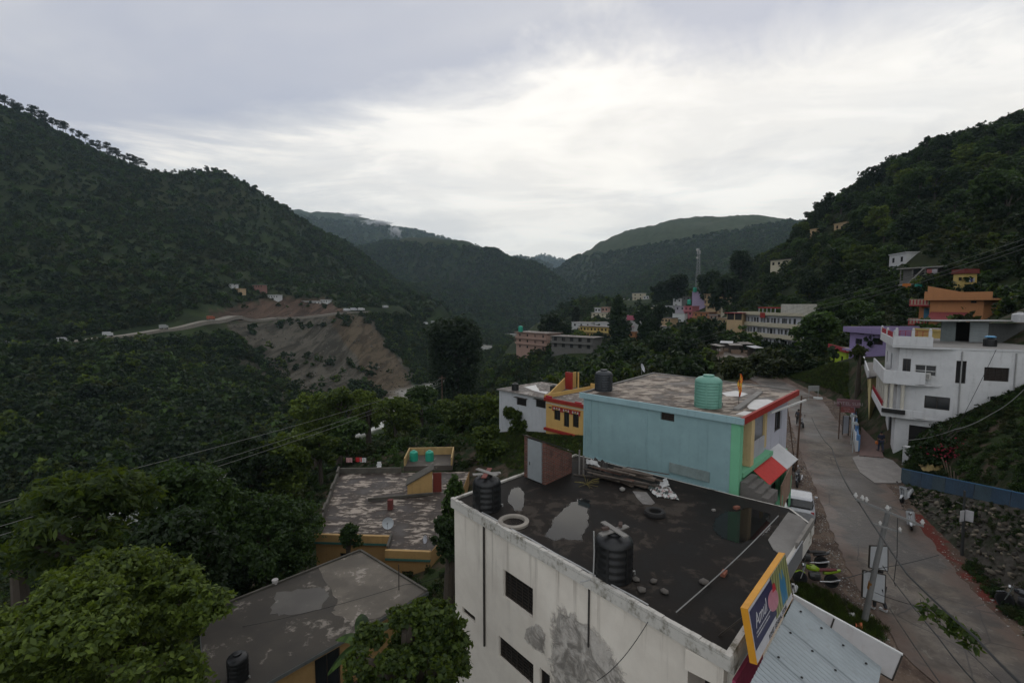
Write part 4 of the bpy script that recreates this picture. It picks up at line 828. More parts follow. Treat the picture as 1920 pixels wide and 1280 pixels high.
def eb(b, foot, i, s0, s1, d0, d1, z0, z1, name, mat):      # a block along edge i of an outline: s along, d outwards
    a, e, nn, L = edge_frame(foot, i); c = along(a, e, nn, (s0+s1)/2, (d0+d1)/2, (z0+z1)/2)
    return sub(b, MB().box(c, (s1-s0, abs(d1-d0), z1-z0), math.atan2(e.y, e.x)), name, mat)
LB = edge_frame(BH, 0)[3]; LF = edge_frame(BH, 1)[3]
eb(blue, BH, 0, -0.05, LB+0.05, -0.12, 0.02, 7.38, 7.66, 'eave_band', BLUE2); eb(blue, BH, 3, 0.1, edge_frame(BH, 3)[3]-0.1, -0.12, 0.0, 7.604, 7.70, 'roof_kerb', CONC); eb(blue, BH, 2, 0.1, edge_frame(BH, 2)[3]-0.1, -0.12, 0.0, 7.604, 7.68, 'roof_kerb', CONC)
eb(blue, BH, 1, 0.05, LF+0.1, -0.10, 0.03, 7.36, 7.665, 'red_eave', REDP)
for px in (1097, 1108, 1213):                           # raised render joints and the pipe on the long wall
    s, _ = px_on_edge(bw, 0, px, 800); eb(blue, bw, 0, s-0.018, s+0.018, 0.001, 0.03 if px != 1108 else 0.05, 4.95, 7.4, 'wall_joint', BLUE2)
a, e, nn, L = edge_frame(bw, 0); m = MB(); zs_ = [px_on_edge(bw, 0, x, y) for x, y in ((1106, 852), (1160, 868), (1255, 890), (1330, 910), (1363, 920))]
for (s0, z0_), (s1, z1_) in zip(zs_[:-1], zs_[1:]): m.bar(along(a, e, nn, s0, 0.03, z0_-0.12), along(a, e, nn, s1, 0.03, z1_-0.12), 0.07, 0.16)
sub(blue, m, 'plinth_band', BLUE2)
s0, _ = px_on_edge(bw, 0, 1255, 905); s1, _ = px_on_edge(bw, 0, 1330, 925); eb(blue, bw, 0, s0, s1, 0.002, 0.08, 4.52, 4.98, 'plinth', paint((0.20, 0.25, 0.24), 0.9, 0.3, 0.6))
# porch: corner column, yellow post, floor, steps
eb(blue, BH, 1, 0.12, 0.52, -0.48, -0.10, 4.0, 7.42, 'green_column', GRNP)
eb(blue, BH, 1, 0.12, 0.27, -1.46, -0.485, 4.0, 7.42, 'wing_wall', BLUE)
eb(blue, BH, 1, 1.55, 2.0, -0.45, -0.08, 5.15, 7.36, 'yellow_post', YELP)
eb(blue, BH, 1, 0.62, 5.0, -1.46, -0.05, 4.92, 5.12, 'porch_floor', GRNP)
eb(blue, bw, 1, 0.2, 5.0, -0.01, 0.02, 5.12, 7.4, 'porch_wall_paint', YELP) if False else None
st = paint((0.13, 0.12, 0.11), 0.9, 0.3, 0.5, streak=False)
a, e, nn, L = edge_frame(BH, 1)
for k_ in range(4): eb(blue, BH, 1, 0.25, 1.65, 0.0+0.28*k_-0.06, 0.28*(k_+1)-0.06, 3.9, 4.98-0.15*(k_+1), 'step', st)
# the front bay above the shop, its window, and the shop below
m = MB(); P_ = lambda s, d: tuple(along(a, e, nn, s, d, 0))[:2]
bay = [P_(4.6, -1.44), P_(4.6, -0.42), P_(LF-0.35, -0.42), P_(LF-0.35, -1.44)]
mb = MB(); q, qe, qn, qL = edge_frame(bay, 1); hole = (1.9, 1.35, 5.65, 1.15, 'dark'); wall_sheet(mb, q, qe, qn, qL, 4.3, 7.42, [hole]); 
for j in (0, 2): q2, qe2, qn2, qL2 = edge_frame(bay, j); wall_sheet(mb, q2, qe2, qn2, qL2, 4.3, 7.42, [])
sub(blue, mb, 'front_bay', LAV); window(blue.o, blue.off, q, qe, qn, hole, 'dark')
eb(blue, BH, 1, 4.55, 4.9, -0.46, -0.36, 5.3, 7.36, 'yellow_post', YELP)
eb(blue, BH, 1, 2.0, 4.55, -0.42, -0.36, 5.12, 5.95, 'porch_parapet', paint((0.36, 0.36, 0.38), 0.8, 0.1, 0.3))
shop = [P_(2.0, -1.44), P_(2.0, -0.55), P_(LF-0.3, -0.55), P_(LF-0.3, -1.44)]; mb = MB()
q, qe, qn, qL = edge_frame(shop, 1); hs = [(0.6, 1.4, 0.3, 2.4, 'door_dark'), (2.8, 0.8, 1.5, 1.6, 'dark'), (4.4, 1.6, 0.3, 2.4, 'door_dark')]; wall_sheet(mb, q, qe, qn, qL, -0.3, 4.92, hs); q2, qe2, qn2, qL2 = edge_frame(shop, 0); wall_sheet(mb, q2, qe2, qn2, qL2, -0.3, 4.92, [])
sub(blue, mb, 'shop_front', GRNP)
for h in hs: window(blue.o, blue.off, q, qe, qn, h, h[4])
eb(blue, BH, 1, LF-0.7, LF-0.3, -0.55, -0.35, -0.3, 4.3, 'green_pier', GRNP); eb(blue, BH, 1, 2.2, 2.5, -0.55, -0.38, -0.3, 4.3, 'green_pier', GRNP)
# red awning in four sheets, pale sheets beyond it
for k_ in range(7):
    s0 = 2.3+k_*0.72; s1 = s0+0.70; m = MB(); A_ = [along(a, e, nn, s0, -0.40, 4.95), along(a, e, nn, s1, -0.40, 4.95), along(a, e, nn, s1, 0.55, 4.28), along(a, e, nn, s0, 0.55, 4.28)]
    m.face(A_[::-1]); m.face([p_-V3((0, 0, 0.02)) for p_ in A_]); m.bar(A_[3], A_[2], 0.03)
    sub(blue, m, 'awning_sheet', paint((0.46, 0.03, 0.022), 0.6, 0.1, 0.2) if k_ < 4 else paint((0.5, 0.5, 0.5), 0.6, 0.1, 0.3))
sub(blue, MB().bar(along(a, e, nn, LF-0.6, -0.3, 7.25), along(a, e, nn, LF-1.6, 1.25, 7.25), 0.09, 0.09) if False else MB().bar(along(a, e, nn, 4.3, -0.05, 7.18), along(a, e, nn, LF-0.2, 0.42, 7.18), 0.08, 0.08), 'white_pole', W_FRAME)
# lamp box and meter on the porch wall, curtain in the doorway
a1_, e1_, n1_, L1_ = edge_frame(bw, 1)
sub(blue, MB().box(along(a1_, e1_, n1_, 3.6, 0.07, 6.75), (0.2, 0.14, 0.18), math.atan2(e1_.y, e1_.x)), 'meter_box', D_FRAME)
sub(blue, MB().box(along(a1_, e1_, n1_, 0.85, 0.03, 6.1), (0.3, 0.05, 1.85), math.atan2(e1_.y, e1_.x)), 'curtain', paint((0.4, 0.38, 0.36), 0.9, 0.2, 0.2))
m = MB(); m.face([along(a1_, e1_, n1_, 2.05, 0.012, 5.13), along(a1_, e1_, n1_, L1_-0.1, 0.012, 5.13), along(a1_, e1_, n1_, L1_-0.1, 0.012, 7.41), along(a1_, e1_, n1_, 2.05, 0.012, 7.41)]); sub(blue, m, 'porch_wall', YELP)
# brown hoarding leaning at the shop forecourt, with its low green pillar
p0 = on(1463, 952, 2.2); p1 = on(1483, 905, 2.2)
hb = thing('hoarding', 'faded brown advertising board fixed beside the shop forecourt', 'hoarding', (p0.x, p0.y, 0)); d_ = (p1-p0)
MB().box((d_.x/2, d_.y/2, 2.6), (d_.length, 0.05, 1.5), math.atan2(d_.y, d_.x)).build('board', paint((0.26, 0.17, 0.12), 0.7, 0.3, 0.4), hb)
for f_ in (0.08, 0.92): MB().box((d_.x*f_, d_.y*f_, 1.3), (0.07, 0.1, 2.9), math.atan2(d_.y, d_.x)).build('post', GRNP, hb)

# on the blue roof
p = on(1327, 762, 7.615); tank('pale green ribbed water tank on the blue house roof', p, 1.24, 1.46, GRN, 9)
p = on(1129, 733, 7.615); tank('dark grey water tank at the left corner of the blue house roof', p+V3((0.1, 0.1, 0)), 0.96, 1.14, plain((0.022, 0.026, 0.03), 0.5), 7)
def dish(label, loc, d, face, hgt=0.6, col=(0.42, 0.43, 0.46)):
    o = thing('satellite_dish', label, 'satellite dish', loc, 0, 'rooftop satellite dishes'); f = V3(face).normalized(); M = f.to_track_quat('Z', 'Y').to_matrix(); r = d/2
    MB().tube([(0, 0, 0), (0, 0, hgt)], 0.02, 6).tube([(0, 0, hgt), tuple(f*-0.03+V3((0, 0, hgt)))], 0.03, 6).build('mast', plain((0.25, 0.25, 0.25), 0.5), o)
    prof = [(r*t, 0.16*d*t*t) for t in (0.02, 0.3, 0.55, 0.8, 1.0)]+[(r*t, 0.16*d*t*t-0.012) for t in (1.0, 0.6, 0.02)]
    MB().lathe(prof, (0, 0, hgt), 24, axis=M).build('reflector', paint(col, 0.5, 0.1, 0.2, streak=False), o, smooth=True)
    tip = V3((0, 0, hgt))+f*d*0.55; MB().tube([tuple(V3((0, 0, hgt))+M@V3((0, -r*0.9, 0.12*d))), tuple(tip)], 0.012, 5).box(tuple(tip), (0.06, 0.06, 0.08)).build('feed_arm', D_FRAME, o); return o
dish('pale satellite dish at the far edge of the blue house roof', on(1203, 702, 7.6), 0.62, (0.85, -0.5, 0.35), 0.45)
fg = thing('prayer_flag', 'orange yellow prayer flag on a thin stick on the blue house roof', 'flag', on(1385, 758, 7.615)); MB().tube([(0, 0, 0), (0.01, 0, 1.55)], 0.014, 5).build('stick', D_FRAME, fg)
fm_ = NT('flag_cloth'); fn_ = fm_.noise(3.5, 3, stretch=(1, 1, 1)); fm_.bsdf(fm_.mix(fm_.step(fn_, 0.45, 0.55), (0.50, 0.06, 0.02), (0.55, 0.33, 0.04)), 0.7)
m = MB(); rg = random.Random(4); rows = []
for j in range(9):
    z = 1.5-0.14*j; w_ = 0.04+0.16*math.sin(math.pi*min(1, (j+0.5)/8.5)); rows.append([(x*w_+0.03+0.02*math.sin(j*1.4), 0.05*math.sin(x*5+j), z) for x in (-0.5, -0.2, 0.2, 0.6)])
for r0, r1 in zip(rows[:-1], rows[1:]):
    for i in range(3): m.face([r0[i], r0[i+1], r1[i+1], r1[i]])
m.build('cloth', fm_.m, fg)
# rubble ridge and pale damp patches on the blue roof
PALE = paint((0.52, 0.51, 0.49), 0.5, 0.12, 0.3, streak=False)
for lab, pts in (('long white damp screed patch on the blue roof by the eave', [(1401, 762), (1412, 749), (1440, 748), (1452, 752), (1440, 762), (1420, 768), (1405, 766)]), ('small white screed patch on blue roof at its street corner', [(1380, 776), (1395, 770), (1410, 772), (1402, 779)]), ('thin white screed patch on the blue roof behind the flag', [(1352, 736), (1380, 732), (1402, 738), (1390, 743), (1362, 742)])):
    P = [on(x, y, 7.62) for x, y in pts]; m = MB(); m.prism([(p.x, p.y) for p in P], 7.613, 7.62); c = P[0]; tag(m.build('screed_patch', PALE, None, (c.x, c.y, 7.6), off=(c.x, c.y, 7.6)), lab, 'patch')
m = MB(); p0, p1 = on(1380, 768, 7.66), on(1425, 735, 7.66); m.bar(p0, p1, 0.28, 0.10); tag(m.build('roof_ridge', CONC, None, p0, off=p0), 'low dark cement ridge across the blue roof beside the flag', 'ridge')

# ------------------------------------------------------------------ white cottage and the yellow house with arched windows
def quad_house(pa, pb, z, depth, side=1):
    """outline from the two ends of the visible front's roof line and a depth behind it"""
    a, b = v2(on(*pa, z)), v2(on(*pb, z)); e = (b-a).normalized(); n = V3((e.y, -e.x)); return [tuple(a), tuple(b), tuple(b-n*depth), tuple(a-n*depth)]
CT = roofmat((0.13, 0.105, 0.085), (0.34, 0.31, 0.28), (0.07, 0.058, 0.05), 1.2, 0.50, 0.4, seed=11)
fc = quad_house((936, 731), (1027, 749), 0.55, 8.5)
cot = bld('white_cottage', 'low white cottage with two small windows and flat earthy roof', fc, -6, 0.55, paint((0.44, 0.45, 0.46), 0.85, 0.08, 0.4), pxh={0: [(969, 745, 987, 762, 'grille'), (1005, 748, 1023, 766, 'grille')]}, over=0.25, th=0.18, edge=CONC, top=CT, shade=D_FRAME)
tank('small black water tank on the white cottage roof', on(966, 731, 0.745), 0.95, 0.95, BLK, 5)
m = MB(); P = [on(x, y, 0.75) for x, y in ((983, 725), (1005, 721), (1006, 724), (1012, 733), (1028, 734), (1024, 738), (1000, 732))]; m.prism([(p.x, p.y) for p in P], 0.746, 0.753); c = P[0]; tag(m.build('screed_patch', PALE, None, (c.x, c.y, .7), off=(c.x, c.y, .7)), 'white streak of wet screed on the cottage roof', 'patch')
a_, e_, n_, L_ = edge_frame(fc, 0); b0 = v2(fc[1])+n_*0.35+e_*0.05
fy = [tuple(b0), tuple(b0+e_*11), tuple(b0+e_*11-n_*9), tuple(b0-n_*9)]
YEL2 = paint((0.52, 0.33, 0.11), 0.8, 0.08, 0.25)
yel = bld('yellow_arch_house', 'ochre yellow house with arched windows and red trim', fy, -6, 0.5, YEL2, holes={0: [(1.35, 1.0, -1.65, 1.25, 'dark'), (2.9, 0.85, -2.2, 1.8, 'dark'), (4.3, 0.9, -2.0, 1.6, 'dark')]}, over=0.22, th=0.2, edge=REDP, top=CT, par={0: (0.22, 0.14, REDP), 3: (0.5, 0.14, YEL2), 2: (0.9, 0.14, YEL2)})
MAROON = paint((0.30, 0.02, 0.03), 0.6, 0.1, 0.3); WHT = paint((0.5, 0.48, 0.44), 0.8, 0.1, 0.3)
a, e, nn, L = edge_frame(fy, 0)
for s, w_, zt_ in ((1.35, 1.0, -0.40), (2.9, 0.85, -0.40), (4.3, 0.9, -0.40)):
    for k_ in range(7):                                 # striped fringe over each arch
        f = (k_+0.5)/7; x = s-0.22+(w_+0.44)*f; drop = 0.16+0.42*abs(2*f-1)**2.2
        sub(yel, MB().box(along(a, e, nn, x, 0.06, zt_+0.32-drop/2), ((w_+0.44)/7-0.01, 0.1, drop), math.atan2(e.y, e.x)), 'awning_stripe', MAROON if k_ % 2 == 0 else WHT)
    eb(yel, fy, 0, s-0.26, s+w_+0.26, 0.0, 0.16, zt_+0.33, zt_+0.42, 'arch_hood', REDP)
eb(yel, fy, 0, -0.1, 11, 0.0, 0.35, -3.15, -2.85, 'red_plinth', REDP); eb(yel, fy, 0, -0.05, 11, 0.0, 0.05, 0.2, 0.3, 'white_line', WHT); eb(yel, fy, 0, 0.45, 0.95, 0.0, 0.02, -0.35, -0.18, 'name_plate', D_FRAME)
eb(yel, fy, 0, 0.0, 0.9, -0.15, 0.05, 0.7, 1.15, 'maroon_parapet', MAROON); eb(yel, fy, 0, 4.6, 5.5, -0.15, 0.05, 0.7, 1.05, 'maroon_parapet', MAROON)
# stair head: red slab face with yellow cheeks and a sloped parapet up to it
q = at(1067, 705, 65.5); sh_ = MB(); cx, cy_ = q.x, q.y
sub(yel, MB().box((cx, cy_, 1.9), (1.15, 0.25, 2.4), math.atan2(e.y, e.x)), 'stair_head_face', REDP); sub(yel, MB().box((cx+0.62, cy_+0.75, 1.85), (0.16, 1.9, 2.2), math.atan2(e.y, e.x)+0.25), 'stair_head_wall', YEL2); sub(yel, MB().box((cx+1.35, cy_+0.6, 1.85), (0.2, 0.3, 2.3), 0), 'stair_head_pier', YEL2)
m = MB(); p0 = v2(fy[0])-nn*0.2; p1 = V3((cx-0.55, cy_)); d_ = (p1-p0).normalized(); n2_ = V3((-d_.y, d_.x))*0.14
m.prism([tuple(p0), tuple(p1), tuple(p1+n2_), tuple(p0+n2_)], 0.7, [1.05, 2.3, 2.3, 1.05]); sub(yel, m, 'sloped_parapet', YEL2)
tank('small black water tank on the yellow arched house roof', on(1038, 733, 0.72), 0.95, 0.8, BLK, 5)

# ------------------------------------------------------------------ yellow house with twin terraces, lower left
Z2 = -6.5; OCH = paint((0.33, 0.205, 0.085), 0.8, 0.12, 0.4); TEALP = paint((0.05, 0.13, 0.11), 0.7, 0.1, 0.3)
T2 = roofmat((0.060, 0.047, 0.038), (0.34, 0.29, 0.24), (0.040, 0.031, 0.026), 1.3, 0.505, 0.4, (0.5, 1.3, 1.0), seed=5)
f2 = [tuple(on(x, y, Z2))[:2] for x, y in ((592, 1004), (732, 1008), (724, 1034), (806, 1037), (838, 1000), (880, 884), (634, 887))]
yh = bld('yellow_terrace_house', 'ochre house with wide blotchy flat roof and low parapet', f2, -11, Z2-0.22, OCH, over=0.0, th=0.22, edge=OCH, top=T2, holes={2: [(1.2, 0.9, -9.2, 1.2, 'dark')], 0: [(2.0, 1.2, -9.2, 1.3, 'dark')]})
for i, h in ((0, 0.5), (2, 0.5)):
    eb(yh, f2, i, -0.05, edge_frame(f2, i)[3]+0.05, -0.12, 0.14, Z2-0.42, Z2+0.06+h*0.25, 'front_parapet', paint((0.38, 0.245, 0.10), 0.8, 0.12, 0.5)); eb(yh, f2, i, -0.05, edge_frame(f2, i)[3]+0.05, -0.1, 0.17, Z2-0.60, Z2-0.425, 'teal_band', TEALP)
MOSS = paint((0.085, 0.078, 0.065), 0.95, 0.3, 0.5)
eb(yh, f2, 1, 0.0, edge_frame(f2, 1)[3]-0.1, -0.16, 0.0, Z2+0.02, Z2+0.4, 'side_parapet', MOSS)
a, e, nn, L = edge_frame(f2, 6)
for k_ in range(9): eb(yh, f2, 6, L*k_/9+0.02, L*(k_+1)/9-0.02, -0.2, 0.0, Z2+0.02, Z2+0.55+(0.25 if k_ % 3 == 0 else 0), 'side_parapet', MOSS)
a, e, nn, L = edge_frame(f2, 5); eb(yh, f2, 5, L*0.52, L-0.1, -0.2, 0.02, Z2+0.02, Z2+0.62, 'back_parapet', MOSS)
p0, p1 = on(690, 936, Z2+0.2), on(812, 925, Z2+0.2); sub(yh, MB().bar(p0, p1, 0.2, 0.25), 'level_step', MOSS)
# stair head: a wedge of ochre wall under a sloped slab, with a red door on its side
w0, w1 = v2(on(764, 927, Z2)), v2(on(811, 924, Z2)); d_ = (w1-w0).normalized(); n_ = V3((-d_.y, d_.x)); m = MB()
m.prism([tuple(w0), tuple(w1), tuple(w1+n_*1.6), tuple(w0+n_*1.6)], Z2+0.01, [Z2+1.0, Z2+2.35, Z2+2.35, Z2+1.0]); sub(yh, m, 'stair_head', paint((0.42, 0.27, 0.11), 0.8, 0.1, 0.4)); m = MB()
m.prism([tuple(w0-d_*0.15-n_*0.12), tuple(w1+d_*0.15-n_*0.12), tuple(w1+d_*0.15+n_*1.75), tuple(w0-d_*0.15+n_*1.75)], [Z2+0.92, Z2+2.4, Z2+2.4, Z2+0.92], [Z2+1.04, Z2+2.52, Z2+2.52, Z2+1.04]); sub(yh, m, 'stair_head_roof', MOSS)
sub(yh, MB().box((w1.x+d_.x*0.45, w1.y+d_.y*0.45+0.2, Z2+1.0), (0.85, 0.08, 2.0), math.atan2(d_.y, d_.x)), 'door', plain((0.15, 0.025, 0.016), 0.6))
sub(yh, MB().box(tuple(on(732, 945, Z2+0.45)), (0.45, 0.45, 0.9)), 'chimney', paint((0.14, 0.04, 0.035), 0.9, 0.2, 0.5))
# raised tank terrace with its own ochre parapet
tp = [tuple(on(x, y, Z2+0.6))[:2] for x, y in ((757, 874), (848, 872), (856, 862), (752, 862))]; q = v2(tp[0]); r_ = v2(tp[1]); d_ = (r_-q).normalized(); n_ = V3((-d_.y, d_.x)); tp = [tuple(q), tuple(r_), tuple(r_+n_*4.2), tuple(q+n_*4.2)]
sub(yh, MB().prism(tp, Z2+0.02, Z2+0.6), 'tank_terrace', roofmat((0.10, 0.088, 0.074), (0.19, 0.175, 0.15), (0.06, 0.05, 0.042), 1, 0.55, 0.3))
for j, h in ((1, 0.9), (2, 0.9), (3, 0.9)): eb(yh, tp, j, 0.0, edge_frame(tp, j)[3]-0.17, -0.16, 0.0, Z2+0.6, Z2+0.6+h, 'terrace_parapet', paint((0.36, 0.25, 0.11), 0.85, 0.25, 0.6))
for px, lab in ((776, 'teal water tank on the ochre house terrace, left one'), (805.5, 'teal water tank on the ochre house terrace, right one')): tank(lab, on(px, 863, Z2+0.61), 0.95, 1.15, TEAL, 5)
dish('pale satellite dish in the middle of the ochre house roof', on(728, 992, Z2+0.02), 0.95, (0.1, -0.9, 0.35), 0.55, (0.40, 0.43, 0.45)); dish('small satellite dish at the ochre house front corner', on(799, 1022, Z2+0.02), 0.62, (-0.75, -0.6, 0.3), 0.5)
# white plastic chair on the terrace
ch = thing('plastic_chair', 'white plastic garden chair at the back of the ochre house roof', 'chair', on(711, 881, Z2+0.015), 0.2); CW = plain((0.55, 0.55, 0.54), 0.5)
MB().box((0, 0, 0.42), (0.46, 0.44, 0.04)).build('seat', CW, ch); MB().box((0, 0.22, 0.68), (0.44, 0.04, 0.46)).build('backrest', CW, ch)
for sx_ in (-1, 1):
    MB().box((sx_*0.24, 0, 0.62), (0.05, 0.42, 0.04)).build('armrest', CW, ch)
    for sy_ in (-1, 1): MB().box((sx_*0.21, sy_*0.19, 0.2), (0.045, 0.045, 0.4)).build('leg', CW, ch)
for px, py, col, lab in ((655, 862, (0.42, 0.24, 0.24), 'pinkish cloth hung out beyond the ochre house roof'), (673, 861, (0.42, 0.015, 0.02), 'bright red cloth hung out beyond the ochre house roof'), (681, 862, (0.5, 0.5, 0.5), 'white cloth hung next to the red cloth')):
    q = at(px, py, 57.5); m = MB()
    for i in range(6): m.face([(i*0.13-0.4, 0.06*math.sin(i*2), 0.28), ((i+1)*0.13-0.4, 0.06*math.sin(i*2+2), 0.28), ((i+1)*0.13-0.4, 0.08*math.sin(i*2+2), -0.28), (i*0.13-0.4, 0.08*math.sin(i*2), -0.3)])
    o = m.build('hanging_cloth', plain(col, 0.8), None, q); tag(o, lab, 'cloth', 'washing beyond the roof')
q0, q1 = at(640, 856, 57.5), at(700, 858, 57.5); tag(MB().tube([q0, q1], 0.012, 4).build('clothes_line', D_FRAME, None, q0, off=q0), 'thin clothes line behind the ochre house roof', 'line')
for q in (q0, q1):
    zb = hz1(q.x, q.y); tag(MB().tube([(0, 0, 0), (0, 0, q.z-zb+0.1)], 0.035, 6).build('line_post', D_FRAME, None, (q.x, q.y, zb-0.05)), 'thin post carrying the clothes line, '+('left one' if q is q0 else 'right one'), 'post')

# ------------------------------------------------------------------ grey-roofed house, bottom left
Z1 = -5.5; T1 = roofmat((0.066, 0.058, 0.048), (0.22, 0.195, 0.165), (0.040, 0.035, 0.029), 0.8, 0.555, 0.3, seed=9)
f1 = [tuple(on(x, y, Z1))[:2] for x, y in ((385, 1345), (804, 1109), (676, 1031), (372, 1152))]
gh = bld('grey_roof_house', 'yellow walled house under a large worn grey concrete roof', inset(f1, [0.5, 0.3, 0.3, 0.3]), -10.5, Z1-0.2, OCH, over=[0.5, 0.3, 0.3, 0.3], th=0.2, edge=paint((0.10, 0.105, 0.10), 0.9, 0.2, 0.5), top=T1, pxh={0: [(590, 1238, 640, 1282, 'dark')]})
for i in (1, 2): eb(gh, gh.out, i, 0.1, edge_frame(gh.out, i)[3]-0.1, -0.14, 0.0, Z1+0.012, Z1+0.13, 'roof_kerb', MOSS)
def patch_on(b, pts, z, th, name, mat, seed=1, jag=0.12):
    rng = random.Random(seed); P = [on(x, y, z) for x, y in pts]; q = []
    for u, v in zip(P, P[1:]+P[:1]):
        for t in range(6): p = u.lerp(v, t/6); q.append((p.x+rng.uniform(-jag, jag), p.y+rng.uniform(-jag, jag)))
    return sub(b, MB().prism(q, z, z+th), name, mat)
patch_on(gh, [(598, 1062), (680, 1034), (798, 1108), (752, 1138), (700, 1160), (660, 1166), (624, 1148), (632, 1125), (612, 1096)], Z1+0.013, 0.012, 'screed_patch', roofmat((0.155, 0.135, 0.11), (0.30, 0.265, 0.225), (0.10, 0.087, 0.07), 1.3, 0.55, 0.2, seed=21))
patch_on(gh, [(520, 1110), (600, 1100), (618, 1112), (600, 1140), (540, 1155), (505, 1150)], Z1+0.013, 0.01, 'screed_patch', roofmat((0.12, 0.112, 0.10), (0.22, 0.205, 0.185), (0.085, 0.078, 0.07), 0.9, 0.6, 0.35, seed=24), 3)
tank('black water tank at the near end of the grey roof', on(447, 1272, Z1+0.015), 0.95, 1.25, BLK, 5)
p = on(748, 1106, Z1); tag(MB().tube([(0, 0, 0), (0.02, 0, 1.7)], 0.03, 6).build('iron_stake', D_FRAME, None, p), 'thin dark iron stake standing on the grey roof edge', 'stake')
p = on(516, 1094, Z1+0.02); tag(MB().lathe([(0.16, 0), (0.2, 0.28), (0.19, 0.3), (0.02, 0.26)], n=14).build('bucket', plain((0.4, 0.38, 0.36), 0.6), None, p, smooth=True), 'pale bucket on the far edge of the grey roof', 'bucket')
# ------------------------------------------------------------------ billboard, tin awning and signboard on the street side of the white building
def text(par, body, size, M, mat, name='lettering', align='LEFT', ext=0.002, shear=0.0):
    cu = bpy.data.curves.new(name, 'FONT'); cu.body = body; cu.size = size; cu.extrude = ext; cu.align_x = align; cu.shear = shear; cu.resolution_u = 3; cu.materials.append(mat)
    tmp = bpy.data.objects.new(name, cu); COL.objects.link(tmp); me = bpy.data.meshes.new_from_object(tmp.evaluated_get(bpy.context.evaluated_depsgraph_get())); bpy.data.objects.remove(tmp)
    o = link(name, me, par); o.matrix_local = M; return o
def basis(o, x, y):                # local frame from an origin and two in-plane directions
    x = V3(x).normalized(); y = V3(y); y = (y-x*x.dot(y)).normalized(); z = x.cross(y); M = Matrix((x, y, z)).transposed().to_4x4(); M.translation = V3(o); return M
Q0, Q1 = on(1420, 1246, 4.5), on(1487, 1121, 4.5)       # foot of the board, near and far end
T0 = on(1397, 1153, 5.62); T0 = V3((Q0.x-0.28, Q0.y-0.02, 5.62)); 
bx_ = (Q1-Q0); BL = bx_.length; bx_.normalize(); up_ = V3((-0.20*bx_.y, 0.20*bx_.x, 1.0)).normalized(); BHt = 1.22
bb = thing('billboard', 'framed dairy billboard with blue and green picture panels on the roof edge', 'billboard', Q0); Mb = basis((0, 0, 0), bx_, up_); nb3 = Mb.col[2].to_3d()
def bq(x0, y0, x1, y1, d=0.0): return [Mb@V3((x0, y0, d)), Mb@V3((x1, y0, d)), Mb@V3((x1, y1, d)), Mb@V3((x0, y1, d))]
def bbox_(par, x0, y0, x1, y1, d0, d1, name, mat):
    m = MB(); lo = bq(x0, y0, x1, y1, d0); hi = bq(x0, y0, x1, y1, d1); m.face(hi); m.face(lo[::-1])
    for i in range(4): m.face([lo[i], lo[(i+1) % 4], hi[(i+1) % 4], hi[i]])
    return m.build(name, mat, par)
ORG = paint((0.55, 0.25, 0.02), 0.5, 0.08, 0.2, streak=False); NAVY = plain((0.018, 0.017, 0.06), 0.4); PWH = plain((0.46, 0.45, 0.46), 0.45)
bbox_(bb, 0, 0, BL, BHt, -0.16, -0.004, 'box', ORG); bbox_(bb, 0.02, 0.02, BL-0.02, BHt-0.02, -0.003, 0.0, 'white_panel', PWH)
gpm = NT('green_print'); gw = gpm.n('ShaderNodeTexWave'); gw.inputs['Scale'].default_value = 2.2; gw.inputs['Distortion'].default_value = 3.0; gpm.l(gpm.tc.outputs['Object'], gw.inputs[0]); gpm.bsdf(gpm.mix(gw.outputs['Fac'], (0.09, 0.10, 0.035), (0.26, 0.27, 0.12)), 0.45)
bbox_(bb, BL*0.52, 0.18, BL-0.03, BHt-0.03, 0.001, 0.003, 'green_panel', gpm.m)
bbox_(bb, 0.05, 0.28, BL*0.55, BHt-0.08, 0.004, 0.006, 'navy_panel', NAVY)
def bpoly(par, pts, d, name, mat): m = MB(); m.face([Mb@V3((x, y, d)) for x, y in pts]); return m.build(name, mat, par)
el = lambda cx, cy2, rx, ry, n=22, rot=0.0: [(cx+rx*math.cos(t)*math.cos(rot)-ry*math.sin(t)*math.sin(rot), cy2+rx*math.cos(t)*math.sin(rot)+ry*math.sin(t)*math.cos(rot)) for t in np.linspace(0, 2*math.pi, n, endpoint=False)]
bpoly(bb, el(BL*0.52, 0.66, 0.42, 0.25, rot=-0.25), 0.009, 'pink_oval', plain((0.42, 0.17, 0.21), 0.4)); bpoly(bb, [(BL*0.52+0.02, 0.82), (BL*0.52+0.32, 0.80), (BL*0.52+0.28, 0.97), (BL*0.52+0.10, 1.0)], 0.011, 'red_fruit', plain((0.38, 0.02, 0.03), 0.4))
for k_, (cx, cy2) in enumerate(((BL*0.76, 0.55), (BL*0.83, 0.55))):
    bpoly(bb, [(cx-0.13, 0.22), (cx+0.13, 0.22), (cx+0.14, 0.7), (cx+0.06, 0.86), (cx+0.05, 1.0), (cx-0.05, 1.0), (cx-0.06, 0.86), (cx-0.14, 0.7)], 0.006+0.002*k_, 'blue_bottle', plain((0.04, 0.16, 0.27), 0.4))
Mt = Mb.copy(); Mt.translation = Mb@V3((0.28, 0.66, 0.010)); text(bb, 'Amul', 0.42, Mt, PWH, shear=0.12)
for k_, (t_, s_, y_) in enumerate((('The Taste of India', 0.115, 0.53), ('Ice Cream  Milk  Butter', 0.085, 0.43))): 
    if k_ == 0: continue
